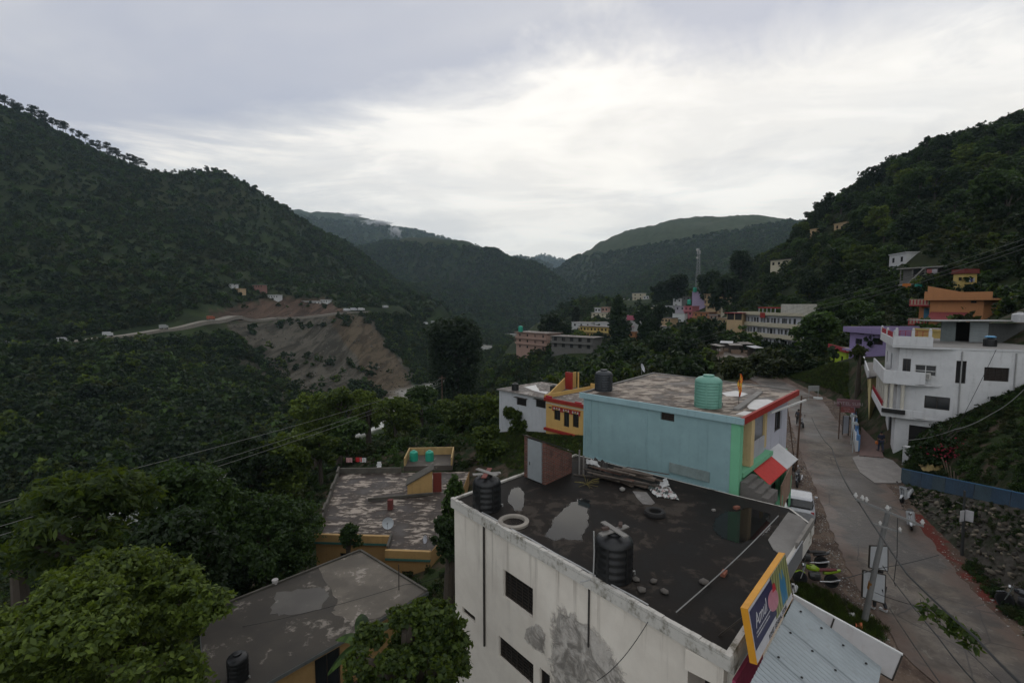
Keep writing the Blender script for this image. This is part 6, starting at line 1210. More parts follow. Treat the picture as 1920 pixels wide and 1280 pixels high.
# rubbish above the fence, white garden wall
crumple('rubbish_heap', 'yellowish heap of dry leaves and sacks above the blue fence', 'rubbish', [(1722, 872), (1772, 868), (1782, 884), (1730, 884)], 1.05, 0.5, paint((0.24, 0.18, 0.075), 0.9, 0.4, 0.4, streak=False), 14, 16, 8)
for k_ in range(5): p = at(1778+k_*5, 876+k_*2, 31-0.6*k_); p.z = hz1(p.x, p.y)+0.1; tag(MB().bar((0, 0, -0.2), (-0.35+0.1*k_, 0.1, 1.0), 0.05).build('bamboo_pole', paint((0.15, 0.115, 0.08), 0.9, 0.3, 0.3), None, p), ('first', 'second', 'third', 'fourth', 'fifth')[k_]+' leaning bamboo pole counted from the rubbish heap behind the blue fence', 'pole', 'bamboo poles behind the fence')
p = on(1700, 873, 0.1); tag(MB().box((0, 0, 0.7), (0.42, 0.42, 1.5), 0.3).box((0, 0, 1.48), (0.5, 0.5, 0.08), 0.3).build('gate_pillar', paint((0.45, 0.45, 0.44), 0.8, 0.1, 0.4), None, p), 'white gate pillar beside the hotel entrance', 'pillar')
# concrete apron and brick path to the hotel
m = MB(); P = [on(x, y, 0.03) for x, y in ((1598, 858), (1612, 852), (1657, 857), (1694, 870), (1690, 905), (1640, 905), (1612, 885))]; m.prism([(p.x, p.y) for p in P], -0.25, 0.05); tag(m.build('apron_pavement', paint((0.20, 0.185, 0.17), 0.85, 0.25, 0.4, streak=False)), kind='structure')
ptm = NT('path_tiles'); bt2 = ptm.n('ShaderNodeTexBrick'); ptm.l(ptm.tc.outputs['Object'], bt2.inputs['Vector']); bt2.inputs['Scale'].default_value = 1; bt2.inputs['Brick Width'].default_value = 0.6; bt2.inputs['Row Height'].default_value = 0.3; bt2.inputs['Mortar Size'].default_value = 0.02
bt2.inputs['Color1'].default_value = (0.17, 0.10, 0.085, 1); bt2.inputs['Color2'].default_value = (0.13, 0.08, 0.07, 1); bt2.inputs['Mortar'].default_value = (0.07, 0.05, 0.045, 1); ptm.bsdf(ptm.mix(ptm.math('MULTIPLY', ptm.noise(0.8), 0.4), bt2.outputs[0], (0.09, 0.075, 0.07)), 0.8, 0, 0.3, bt2.outputs['Fac'], -0.3, 0.01)
pl, pr = [(1611, 853), (1614, 815), (1616, 778), (1600, 735), (1585, 705)], [(1657, 857), (1645, 815), (1632, 777), (1612, 735), (1592, 705)]
m = MB(); Lp = [on(*q, PATHZ) for q in pl]; Rp = [on(*q, PATHZ) for q in pr]
for i in range(4): m.face([Lp[i], Rp[i], Rp[i+1], Lp[i+1]])
for i in range(4): z_ = V3((0, 0, 0.5)); m.face([Lp[i]-z_, Lp[i], Lp[i+1], Lp[i+1]-z_]); m.face([Rp[i], Rp[i]-z_, Rp[i+1]-z_, Rp[i+1]])
m.face([Lp[0]-V3((0, 0, .5)), Rp[0]-V3((0, 0, .5)), Rp[0], Lp[0]]); tag(m.build('brick_path', ptm.m), kind='structure')
# low wall with blue panels and globe lamps along the path
lw = thing('path_wall', 'low white wall with blue panels beside the brick path', 'wall', on(1606, 845, 0.05)); lo_ = V3(lw.location); W0, W1 = on(1606, 846, 0.0)-lo_, on(1597, 772, 0.0)-lo_; BLP = paint((0.09, 0.19, 0.36), 0.7, 0.1, 0.3)
for k_ in range(5):
    a, b = W0.lerp(W1, k_/5), W0.lerp(W1, (k_+1)/5); MB().bar(a+V3((0, 0, 0.45)), b+V3((0, 0, 0.45)), 0.2, 0.95).build('wall_block', paint((0.42, 0.43, 0.44), 0.8, 0.1, 0.3), lw) ; MB().bar(a.lerp(b, .1)+V3((0.11, 0, 0.98)), a.lerp(b, .9)+V3((0.11, 0, 0.98)), 0.1, 0.5).build('blue_panel', BLP, lw)
    po = MB().box(a+V3((0.16, 0.1, 0.7)), (0.2, 0.2, 1.4)).build('post', BLP, lw)
    if k_ in (1, 2, 3): MB().lathe([(0.01, -0.13), (0.09, -0.1), (0.13, 0), (0.09, 0.1), (0.01, 0.13)], a+V3((0.16, 0.1, 1.55)), 14).build('globe_lamp', PORC, lw, smooth=True)
for k_, (px, py) in enumerate(((1599, 779), (1602, 793))): p = at(px, py, 42-k_*2.5); tag(MB().box((0, 0, 0), (0.45, 0.05, 0.22)).bar((0, 0.03, -0.1), (0, 0.03, p.z*-1), 0.04).build('direction_sign', plain((0.38, 0.42, 0.42), 0.6), None, p), ('upper' if k_ == 0 else 'lower')+' small pale sign on the blue path wall', 'sign')
# the hotel's own roadside signs
hs_ = thing('hotel_sign', 'faded red hotel name board on posts above the grass', 'sign', on(1590, 828, 0)); hO = V3(hs_.location); q0, q1 = at(1569, 754, 44)-hO, at(1613, 757, 43.0)-hO; ex_ = (q1-q0); hl = ex_.length; Mh = basis((q0+q1)/2, ex_, (0, 0, 1)); FRD = paint((0.15, 0.075, 0.082), 0.7, 0.15, 0.3)
o = MB().box((0, 0, 0), (hl, 0.72, 0.06)).build('name_board', FRD, hs_); o.matrix_local = Mh; FADE = plain((0.30, 0.24, 0.25), 0.7)
Mt = Mh.copy(); Mt.translation = Mh@V3((0, -0.17, 0.035)); text(hs_, 'HOTEL SURI', 0.40, Mt, FADE, align='CENTER')
q2 = (at(1588, 768, 43.6)-hO); o = MB().box((0, 0, 0), (1.15, 0.5, 0.06)).build('lower_board', paint((0.20, 0.06, 0.055), 0.7, 0.15, 0.3), hs_); Mh2 = Mh.copy(); Mh2.translation = q2; o.matrix_local = Mh2; Mt = Mh2.copy(); Mt.translation = Mh2@V3((0, 0.03, 0.035)); text(hs_, 'HOTEL', 0.17, Mt, FADE, align='CENTER'); Mt = Mh2.copy(); Mt.translation = Mh2@V3((0, -0.19, 0.035)); text(hs_, 'SURI', 0.17, Mt, FADE, align='CENTER')
for px in (1577, 1606): p = at(px, 760, 43.6)-hO; MB().bar((p.x, p.y+0.1, p.z+0.2), (p.x, p.y+0.1, -hO.z-0.3), 0.07).build('post', RUST, hs_)
wb2 = thing('white_sign', 'tall narrow white sign board standing in the grass', 'sign', on(1585, 815, 0)); p = on(1585, 815, 0); MB().box((0, 0, 1.0), (0.52, 0.05, 1.7), 0.1).build('panel', paint((0.36, 0.37, 0.40), 0.6, 0.08, 0.25), wb2); MB().box((-0.28, 0, 0.9), (0.05, 0.07, 1.9), 0.1).build('post', D_FRAME, wb2); MB().box((0.28, 0, 0.9), (0.05, 0.07, 1.9), 0.1).build('post', D_FRAME, wb2)
p = on(1525, 745, 0.3); tag(MB().box((0, 0, 1.2), (1.5, 0.06, 0.7), 0.1).bar((-0.6, 0, -1), (-0.6, 0, 1.2), 0.06).bar((0.6, 0, -1), (0.6, 0, 1.2), 0.06).build('grey_sign', paint((0.3, 0.31, 0.3), 0.7, 0.1, 0.3), None, p), 'small pale double sign board at the far road edge', 'sign')

# ------------------------------------------------------------------ white hotel
HW = paint((0.56, 0.56, 0.56), 0.8, 0.10, 0.40, (0.16, 0.15, 0.14)); HW2 = paint((0.52, 0.52, 0.52), 0.8, 0.08, 0.3)
H0, H1, H2, H3 = v2(at(1658, 700, 47)), v2(at(1684, 700, 38.6)), v2(at(1790, 700, 36.3)), v2(at(1960, 700, 34.2)); H4 = V3((46, 45)); HF = [tuple(H0), tuple(H1), tuple(H2), tuple(H3), tuple(H4)]
hot = bld('white_hotel', 'white three storey hotel with wraparound balconies and flat roof', HF, -0.5, 9.0, HW, over=[0.5, 0.5, 0.05, 0.05, 0.05], th=0.15, edge=HW2, top=CONC, cat='hotel',
    pxh={1: [(1716, 683, 1755, 706, 'ac'), (1734, 741, 1780, 770, 'dark')], 2: [(1793, 676, 1810, 719, 'door_dark'), (1846, 688, 1891, 716, 'slats'), (1857, 743, 1879, 753, 'grille')], 0: []}, holes={0: [(1.2, 0.9, 6.9, 1.1, 'dark'), (4.6, 1.0, 6.7, 1.4, 'dark'), (1.0, 1.3, 3.7, 2.1, 'door'), (3.4, 1.4, 3.7, 2.1, 'door'), (6.0, 1.2, 3.7, 2.1, 'door'), (1.2, 2.2, 0.1, 2.6, 'door_dark'), (5.4, 2.6, 0.1, 2.7, 'door_dark')], 1: [(0.9, 2.2, 0.4, 2.4, 'door_dark'), (0.25, 0.5, 6.9, 1.2, 'dark')]},
    par={1: (0.75, 0.16, HW), 0: (0.55, 0.14, HW)})
hO = hot.off; a, e, nn, L = edge_frame(HF, 1)
# balconies: slab and solid parapet along the two fronts, pillars between them
def ring(d, z0, z1, name, mat, t=0.14):
    out = inset(HF, [-d, -d, 0, 0, 0]); 
    for i in (0, 1):
        a_, e_, n_, L_ = edge_frame(out, i); L2 = L_ if i == 0 else L_-0.0; c = along(a_, e_, n_, L2/2, -t/2, (z0+z1)/2); sub(hot, MB().box(c, (L2-(0.0 if i else t), t, z1-z0), math.atan2(e_.y, e_.x)), name, mat)
for z in (3.35, 6.05):
    out = inset(HF, [-0.95, -0.55, 0.2, 0.2, 0.2]); m = MB().prism(out, z, z+0.14); sub(hot, m, 'balcony_slab', HW2)
outb = inset(HF, [-0.95, -0.55, 0, 0, 0])
for z, h in ((3.49, 0.55), (6.19, 0.95)):
    for i in (0, 1):
        a_, e_, n_, L_ = edge_frame(outb, i); sub(hot, MB().box(along(a_, e_, n_, L_/2, -0.07, z+h/2), (L_-(0.16 if i == 0 else 0), 0.13, h), math.atan2(e_.y, e_.x)), 'balcony_parapet', HW)
a_, e_, n_, L_ = edge_frame(outb, 0)
for k_ in range(5): s = L_-0.35-k_*1.75; sub(hot, MB().lathe([(0.17, 3.6), (0.14, 3.8), (0.13, 5.7), (0.19, 5.95), (0.19, 6.06)], along(a_, e_, n_, s, -0.25, 0), 14), 'pillar', paint((0.5, 0.47, 0.4), 0.7, 0.08, 0.2))
a_, e_, n_, L_ = edge_frame(outb, 1)
for s in (0.55, 1.25): sub(hot, MB().lathe([(0.15, 3.6), (0.12, 3.8), (0.12, 5.7), (0.17, 5.95), (0.17, 6.06)], along(a_, e_, n_, s, -0.25, 0), 14), 'pillar', paint((0.5, 0.47, 0.4), 0.7, 0.08, 0.2))
sub(hot, MB().box(along(a_, e_, n_, 0.75, 0.08, 3.85), (1.5, 0.3, 0.32), math.atan2(e_.y, e_.x)), 'planter', DARK)
a_, e_, n_, L_ = edge_frame(outb, 0)
for s0 in np.arange(0.4, L_-0.5, 0.3): sub(hot, MB().box(along(a_, e_, n_, s0, -0.07, 4.25), (0.03, 0.03, 0.42), 0), 'baluster', MAROON)
sub(hot, MB().bar(along(a_, e_, n_, 0.2, -0.07, 4.48), along(a_, e_, n_, L_-0.2, -0.07, 4.48), 0.06), 'handrail', MAROON)
# roof railing with white posts
outr = hot.out
for i in (0, 1):
    a_, e_, n_, L_ = edge_frame(outr, i); zr = 9.162+(0.75 if i == 1 else 0.55); nps = 2
    for k_ in range(nps+1): sub(hot, MB().box(along(a_, e_, n_, 0.2+(L_-0.4)*k_/nps, -0.1, zr+0.25), (0.2, 0.2, 0.5), math.atan2(e_.y, e_.x)).lathe([(0.02, 0), (0.09, 0.06), (0.07, 0.14), (0.01, 0.17)], along(a_, e_, n_, 0.2+(L_-0.4)*k_/nps, -0.1, zr+0.5), 12), 'railing_post', HW2)
    for dz in (0.15, 0.30, 0.44): sub(hot, MB().bar(along(a_, e_, n_, 0.2, -0.1, zr+dz), along(a_, e_, n_, L_-0.2, -0.1, zr+dz), 0.035), 'rail', MAROON)
    for s0 in np.arange(0.4, L_-0.3, 0.35): sub(hot, MB().box(along(a_, e_, n_, s0, -0.1, zr+0.22), (0.025, 0.025, 0.42)), 'baluster', MAROON)
s_, z_ = px_on_edge(HF, 1, 1735, 703); a_, e_, n_, L_ = edge_frame(HF, 1); ac = sub(hot, MB().box(along(a_, e_, n_, s_, 0.22, z_-0.02), (0.66, 0.5, 0.44), math.atan2(e_.y, e_.x)), 'air_conditioner', paint((0.42, 0.41, 0.38), 0.6, 0.1, 0.3, streak=False)); 
for k_ in range(6): sub(hot, MB().box(along(a_, e_, n_, s_, 0.475, z_-0.15+0.05*k_), (0.5, 0.02, 0.015), math.atan2(e_.y, e_.x)), 'grille_bar', D_FRAME)
for s_ in (0.35, 3.4): a_, e_, n_, L_ = edge_frame(HF, 2); sub(hot, MB().tube([along(a_, e_, n_, s_, 0.06, 2.0), along(a_, e_, n_, s_, 0.06, 8.9)], 0.045, 6), 'drain_pipe', plain((0.32, 0.32, 0.31), 0.6))
# tin sheds, wall and tank on and behind the hotel roof
a_, e_, n_, L_ = edge_frame(HF, 2)
ts = thing('tin_roof_shed', 'dark tin shed with open front on the hotel roof', 'shed', along(a_, e_, n_, 2.5, -5, 9.16)); to_ = V3(ts.location)
def tsx(px0, px1, y0, y1, Y, name, mat, d=0.06): p0, p1 = at(px0, y1, Y)-to_, at(px1, y1, Y)-to_; zt_ = at(px0, y0, Y).z-to_.z; MB().box(((p0.x+p1.x)/2, p0.y, (zt_+p0.z)/2), (p1.x-p0.x, d, zt_-p0.z)).build(name, mat, ts)
tsx(1763, 1790, 602, 640, 41.0, 'sheet_door', paint((0.13, 0.15, 0.15), 0.6, 0.2, 0.4)); tsx(1788, 1818, 604, 640, 43, 'dark_back', DARK); tsx(1817, 1851, 604, 641, 40.9, 'corrugated_sheet', corrugated((0.30, 0.33, 0.34), 2, 0.18, 0.1)); tsx(1851, 1925, 606, 644, 41.0, 'side_wall', paint((0.075, 0.078, 0.075), 0.8, 0.2, 0.5))
p0, p1 = at(1755, 602, 40.3)-to_, at(1930, 606, 40.3)-to_; MB().box(((p0.x+p1.x)/2, p0.y+1.4, p0.z), (p1.x-p0.x, 3.2, 0.06)).build('tin_roof', paint((0.20, 0.20, 0.19), 0.6, 0.3, 0.6), ts)
tp_ = at(1856, 646, 37.5); tank('dark tank with blue lid on the hotel roof', (tp_.x, tp_.y, 9.18), 0.8, 0.62, BLK, 4); tag(MB().lathe([(0.36, 0), (0.34, 0.06), (0.2, 0.12), (0.01, 0.13)], (0, 0, 0), 18).build('tank_cover', plain((0.06, 0.22, 0.38), 0.5), None, (tp_.x, tp_.y, 9.88), smooth=True), 'blue plastic cover on the dark hotel roof tank', 'cover')
tp_ = at(1912, 600, 40); tank('white water tank on the tin shed roof at right', (tp_.x, tp_.y, at(1912, 605, 40).z+0.05), 1.0, 0.75, plain((0.45, 0.45, 0.45), 0.5), 4)
# the yellow annexe down the lane
yA = [tuple(v2(at(1622, 740, 58))), tuple(v2(at(1632, 740, 47.5))), tuple(v2(at(1660, 740, 49.5))), tuple(v2(at(1650, 740, 58)))]
bld('yellow_annexe', 'narrow pale yellow building down the lane beside the hotel', yA, -0.5, 5.2, paint((0.48, 0.40, 0.18), 0.8, 0.1, 0.3), holes={0: [(1.5, 1.0, 0.2, 2.1, 'door_dark'), (4.5, 1.0, 0.2, 2.1, 'door_dark'), (7.5, 1.0, 1.2, 1.3, 'dark'), (2, 1.2, 3.2, 1.2, 'dark'), (6, 1.2, 3.2, 1.2, 'dark')]}, over=0.4, th=0.15, edge=CONC, top=CONC, par={0: (0.7, 0.12, HW2)})

# ------------------------------------------------------------------ hillside and village houses
def qh(name, label, xl, xr, yt, Yl, Yr, wall, dep=8, rows=0, cols=0, pxh=None, over=0.3, th=0.2, edge=None, par=None, yb=None, style='dark', group=None, side=0, top=None, wh=(1.1, 1.25)):
    a, b = v2(at(xl, yt, Yl)), v2(at(xr, yt, Yr)); z1 = at(xl, yt, Yl).z; e = (b-a).normalized(); n = V3((e.y, -e.x)); foot = [tuple(a), tuple(b), tuple(b-n*dep), tuple(a-n*dep)]
    zb = min(hz1(*p) for p in foot[:2])-0.5
    if yb is not None: zb = min(zb, at(xl, yb, Yl).z-0.5)
    H = {}; L = (b-a).length; fl = 3.0
    if rows: H[0] = [(L*(c_+0.5)/cols-wh[0]/2, wh[0], z1-fl*(r_+1)+0.95, wh[1], style) for r_ in range(rows) for c_ in range(cols)]
    if side: H[3] = [(dep*(c_+0.5)/side-0.5, 1.0, z1-fl*(r_+1)+0.95, 1.2, style) for r_ in range(max(1, rows)) for c_ in range(side)]
    H = {i: [h for h in v_ if h[2] > zb+0.1 and h[0] > 0.05] for i, v_ in H.items()}
    b = bld(name, label, foot, zb, z1, wall, holes=H, pxh=pxh, over=over, th=th, edge=edge or wall, top=top or CT, par=par, group=group)
    for r_ in range(1, rows if rows >= 2 else 0):         # a gallery at every floor: slab, rail and posts
        zf = z1-fl*r_
        if zf-0.2 < zb: continue
        eb(b, foot, 0, 0.0, L, 0.0, 1.0, zf-0.16, zf, 'gallery_slab', edge or wall); eb(b, foot, 0, 0.0, L, 0.9, 0.99, zf, zf+0.75, 'gallery_rail', wall)
        for q in range(4): eb(b, foot, 0, L*q/3-(0.1 if q == 3 else 0)+0.0, L*q/3+(0.0 if q == 3 else 0.14)+0.04, 0.88, 1.0, zf+0.75, z1-fl*(r_-1)-0.17, 'gallery_post', wall)
    return b
PUR = paint((0.26, 0.205, 0.36), 0.8, 0.06, 0.25); ORN = paint((0.44, 0.20, 0.085), 0.8, 0.06, 0.25); PNK = paint((0.33, 0.215, 0.17), 0.8, 0.08, 0.3); CRM = paint((0.50, 0.45, 0.33), 0.8, 0.06, 0.28); LIM = paint((0.33, 0.45, 0.02), 0.8, 0.1, 0.3); TAN = paint((0.42, 0.30, 0.17), 0.8, 0.1, 0.35); WH_ = paint((0.48, 0.48, 0.47), 0.8, 0.08, 0.3); GRY = paint((0.125, 0.12, 0.11), 0.9, 0.15, 0.5); YLW = paint((0.50, 0.36, 0.12), 0.8, 0.08, 0.3)
pu = qh('purple_house', 'long lilac house with flat roof behind the white hotel', 1594, 1722, 622, 68, 57, PUR, 10, over=0.6, pxh={0: [(1612, 622, 1620, 627, 'dark'), (1645, 623, 1654, 629, 'dark'), (1694, 625, 1703, 632, 'dark'), (1638, 633, 1655, 647, 'slats'), (1604, 634, 1616, 646, 'dark')]}, par={0: (0.55, 0.15, PUR), 3: (0.55, 0.15, PUR)}); eb(pu, pu.foot, 0, 0, edge_frame(pu.foot, 0)[3], 0.0, 0.12, 2.2, 3.0, 'white_band', WH_)
eb(pu, pu.foot, 0, 0.2, 2.2, 0.0, 1.2, 6.0, 6.2, 'balcony', PUR)
li = qh('lime_house', 'lime green wall of a house left of the lilac house', 1557, 1588, 652, 82, 74, LIM, 6, 1, 2, side=1, over=0.3, edge=MAROON, par={0: (0.5, 0.12, MAROON)})
orh = qh('orange_house', 'orange house with wide projecting roof terrace on the hillside', 1744, 1845, 563, 74, 68, ORN, 9, over=[0.8, 1.2, 0.4, 0.4], th=0.25, pxh={0: [(1820, 563.5, 1831, 568, 'dark')]}, par={0: (0.9, 0.16, ORN), 3: (1.1, 0.16, ORN)}, yb=640)
a_, e_, n_, L_ = edge_frame(orh.foot, 0); m = MB(); zt_ = orh.z1+0.25; m.prism([tuple(along(a_, e_, n_, 0.0, 0.66, 0))[:2], tuple(along(a_, e_, n_, 4.2, 0.66, 0))[:2], tuple(along(a_, e_, n_, 4.2, 0.78, 0))[:2], tuple(along(a_, e_, n_, 0.0, 0.78, 0))[:2]], zt_+0.9, [zt_+1.9, zt_+0.92, zt_+0.92, zt_+1.9]); sub(orh, m, 'sloped_parapet', ORN)
for zz in (orh.z1-0.9, orh.z1-3.9):                       # stacked balconies on the left flank
    eb(orh, orh.foot, 0, -2.6, 0.0, -1.9, 0.35, zz, zz+0.2, 'balcony_slab', MAROON); eb(orh, orh.foot, 0, -2.6, -0.05, 0.2, 0.34, zz+0.2, zz+1.1, 'balcony_rail', paint((0.36, 0.27, 0.2), 0.8, 0.2, 0.3))
    for k_ in range(6): eb(orh, orh.foot, 0, -2.55+k_*0.45, -2.4+k_*0.45, 0.34, 0.40, zz+0.3, zz+1.0, 'baluster', MAROON)
eb(orh, orh.foot, 0, -2.4, -0.05, -2.4, -1.9, orh.z0, orh.z1-0.7, 'flank_wall', ORN); eb(orh, orh.foot, 0, -1.7, -0.6, -1.9, -1.85, orh.z1-3.5, orh.z1-1.2, 'blue_curtain', paint((0.06, 0.19, 0.28), 0.9, 0.2, 0.2))
m = MB(); s0, s1 = 0.2, L_*0.74; zz = at(1750, 586, 73).z; m.face([along(a_, e_, n_, s0, 0.02, zz+0.1), along(a_, e_, n_, s0+0.3, 1.9, zz-1.05), along(a_, e_, n_, s1+0.3, 1.9, zz-1.05), along(a_, e_, n_, s1, 0.02, zz+0.1)]); sub(orh, m, 'red_tin_roof', paint((0.20, 0.045, 0.045), 0.7, 0.15, 0.3))
qh('yellow_wall_house', 'low yellow roof wall between lilac house and tin shed', 1716, 1762, 618, 54, 50, YLW, 5, over=0.1, yb=650)
un = qh('concrete_house', 'grey unfinished concrete house with open stair on the slope', 1694, 1764, 505, 98, 92, GRY, 8, 2, 4, over=0.8, edge=paint((0.25, 0.24, 0.22), 0.9, 0.15, 0.5), style='door_dark', wh=(1.6, 1.9), yb=540); a_, e_, n_, L_ = edge_frame(un.foot, 0)
sub(un, MB().bar(along(a_, e_, n_, 1.4, 0.6, un.z1-3.1), along(a_, e_, n_, 4.2, 0.6, un.z1), 0.9, 0.25), 'stair_flight', paint((0.25, 0.24, 0.22), 0.9, 0.15, 0.5)); sub(un, MB().box(along(a_, e_, n_, 1.2, 0.6, un.z1-3.2), (2.6, 1.2, 0.2), math.atan2(e_.y, e_.x)), 'balcony', paint((0.25, 0.24, 0.22), 0.9, 0.15, 0.5))
for k_, (px, py, c_, lab) in enumerate(((1743, 508, (0.3, 0.09, 0.09), 'red washing'), (1752, 508, (0.35, 0.33, 0.36), 'pale washing'), (1700, 534, (0.5, 0.16, 0.03), 'orange tarpaulin'), (1722, 535, (0.03, 0.25, 0.2), 'green tarpaulin'))):
    p = at(px, py, 90.5); tag(MB().box((0, 0, 0), (1.0 if k_ < 2 else 1.9, 0.08, 0.7 if k_ < 2 else 0.5), 0.1*k_).box((0.1, 0.1, -0.35), (0.5, 0.06, 0.3), 0.3).build('washing', plain(c_, 0.8), None, p), lab+' hung at the grey unfinished house', 'washing', 'washing at the grey house')
qh('white_hill_house', 'small white house high on the wooded slope', 1668, 1699, 479, 125, 118, WH_, 6, 1, 2, over=0.2)
BRKR = paint((0.16, 0.035, 0.03), 0.8, 0.2, 0.4)
te = qh('shrine_tower', 'small yellow shrine tower with red top above the orange house', 1788, 1810, 514, 84, 82, YLW, 2.2, over=0.25, yb=545, pxh={0: [(1797, 520, 1803, 526, 'dark')]}, edge=BRKR, par={0: (0.55, 0.2, BRKR), 1: (0.55, 0.2, BRKR), 3: (0.55, 0.2, BRKR), 2: (0.55, 0.2, BRKR)})
for k_, (px, c_, lab) in enumerate(((1814, (0.4, 0.1, 0.08), 'red'), (1819, (0.5, 0.5, 0.52), 'white'), (1822, (0.03, 0.04, 0.2), 'blue'), (1826, (0.5, 0.5, 0.5), 'grey white'))): p = at(px, 524, 82); tag(MB().box((0, 0, 0), (0.36, 0.06, 0.6), 0.15*k_).box((0.05, 0.03, -0.3), (0.2, 0.06, 0.25)).build('laundry', plain(c_, 0.8), None, p), lab+' garment on the line beside the shrine tower', 'laundry', 'laundry by the shrine')
qh('hill_house', 'pale yellow house half hidden among trees on the right slope', 1445, 1488, 489, 215, 205, CRM, 8, 1, 4, over=0.5, edge=GRY, yb=508); qh('hill_house', 'orange house just under the right skyline', 1564, 1588, 421, 222, 215, TAN, 7, 1, 2, over=0.3, yb=440); qh('hill_house', 'tiny orange hut left of the house under right skyline', 1519, 1530, 431, 235, 232, TAN, 4, 1, 1, over=0.2, yb=448)
# cream four-storey hotel with gallery bands
CH0, CH1 = v2(at(1388, 600, 152)), v2(at(1508, 600, 124)); e_ = (CH1-CH0).normalized(); n_ = V3((e_.y, -e_.x)); CF = [tuple(CH0), tuple(CH1), tuple(CH1-n_*12), tuple(CH0-n_*12)]; zc = at(1390, 589, 152).z; LC_ = (CH1-CH0).length; WHT2 = paint((0.50, 0.50, 0.52), 0.8, 0.05, 0.2)
holes = [(0.6+1.55*k_+(0.3 if (k_+r_) % 3 == 0 else 0), 0.95 if (k_*7+r_) % 4 else 1.25, zc-3.05*(r_+1)+0.9, 1.45, 'glass' if (k_+r_) % 5 else 'door_dark') for r_ in range(3) for k_ in range(int((LC_-2)/1.55))]
crh = bld('cream_hotel', 'long cream four storey hotel with gallery bands behind trees', CF, zc-14, zc, WHT2, holes={0: holes, 3: [(1.5, 1.2, zc-3.05*(r_+1)+0.9, 1.5, 'glass') for r_ in range(3)]}, over=[0.9, 0.3, 0.2, 0.3], th=0.3, edge=CRM, top=CONC, par={0: (0.55, 0.15, CRM), 3: (0.55, 0.15, CRM)}, cat='hotel')
for r_ in range(1, 4): eb(crh, CF, 0, -0.3, LC_+0.3, -0.05, 0.85, zc-3.05*r_-0.25, zc-3.05*r_-0.05, 'gallery_slab', CRM); eb(crh, CF, 0, -0.3, LC_+0.3, 0.72, 0.86, zc-3.05*r_-0.05, zc-3.05*r_+0.95, 'gallery_parapet', CRM)
for f_, h_, nm, mt in ((0.62, 3.2, 'stair_house', CRM),): eb(crh, CF, 0, LC_*0.60, LC_*0.93, -5, -1.5, zc+0.3, zc+h_, nm, paint((0.46, 0.44, 0.38), 0.85, 0.15, 0.5))
eb(crh, CF, 0, LC_*0.28, LC_*0.56, -3.2, -0.6, zc+2.0, zc+2.3, 'red_canopy', MAROON); eb(crh, CF, 0, LC_*0.40, LC_*0.48, 0.86, 0.95, zc-0.75, zc+0.75, 'red_sign', REDP)
for k_ in range(5): eb(crh, CF, 0, LC_*(0.29+0.065*k_), LC_*(0.29+0.065*k_)+0.15, -0.8, -0.65, zc+0.3, zc+2.0, 'canopy_post', WHT2)
qh('porch_building', 'tan building with red roof band left of the cream hotel', 1363, 1392, 587, 150, 147, TAN, 7, 1, 2, over=0.6, edge=MAROON, style='door_dark', wh=(2.0, 2.3), yb=612)
VG = 'village houses on the spur'
qh('village_house', 'pinkish stacked house with teal roof tank at the river side', 968, 1026, 622, 255, 238, PNK, 10, 3, 4, over=0.9, edge=PNK, yb=668, group=VG, side=2); qh('village_house', 'dark grey unfinished house beside the pinkish one', 1034, 1112, 630, 232, 218, GRY, 9, 2, 5, over=0.7, edge=GRY, style='door_dark', wh=(1.8, 1.8), yb=664, group=VG)
qh('village_house', 'ochre yellow gallery house with two window rows', 1087, 1146, 611, 262, 246, YLW, 8, 2, 9, over=0.8, edge=GRY, yb=636, group=VG); qh('village_house', 'white house behind the ochre gallery house', 1072, 1108, 604, 275, 268, WH_, 7, 1, 3, over=0.3, yb=625, group=VG); qh('village_house', 'white topped house right of the ochre gallery house', 1116, 1148, 604, 270, 262, WH_, 7, 1, 2, over=0.3, yb=612, group=VG)
qh('village_house', 'cream tiered house on the spur above the ochre gallery', 1110, 1142, 586, 305, 298, CRM, 9, 2, 4, over=0.7, edge=WH_, yb=605, group=VG); qh('village_house', 'white rooftop rooms crowning the cream tiered house', 1115, 1126, 577, 308, 306, WH_, 5, 1, 2, over=0.5, yb=588, group=VG); qh('village_house', 'pale pink rooftop room beside the white rooftop rooms', 1128, 1140, 576, 306, 304, PNK, 5, 1, 2, over=0.5, yb=588, group=VG)
qh('village_house', 'cream house alone highest on the distant spur', 1186, 1206, 550, 430, 425, CRM, 9, 2, 2, over=0.6, edge=WH_, yb=564, group=VG); qh('village_house', 'low white house right of the highest spur house', 1206, 1217, 555, 425, 421, WH_, 7, 1, 2, over=0.4, yb=564, group=VG); qh('village_house', 'low white sheds left of the highest spur house', 1158, 1178, 560, 432, 428, WH_, 6, 1, 3, over=0.3, yb=566, group=VG)
qh('village_house', 'pink roofed narrow house among dark trees', 1177, 1190, 600, 244, 241, WH_, 6, 2, 1, over=0.4, yb=634, edge=paint((0.42, 0.12, 0.17), 0.7, 0.1, 0.2), par={0: (2.2, 0.2, paint((0.42, 0.12, 0.17), 0.7, 0.1, 0.2))}, group=VG); qh('village_house', 'orange lower house beneath the pink roofed one', 1177, 1190, 622, 238, 236, ORN, 4, 1, 1, over=0.4, yb=640, group=VG)
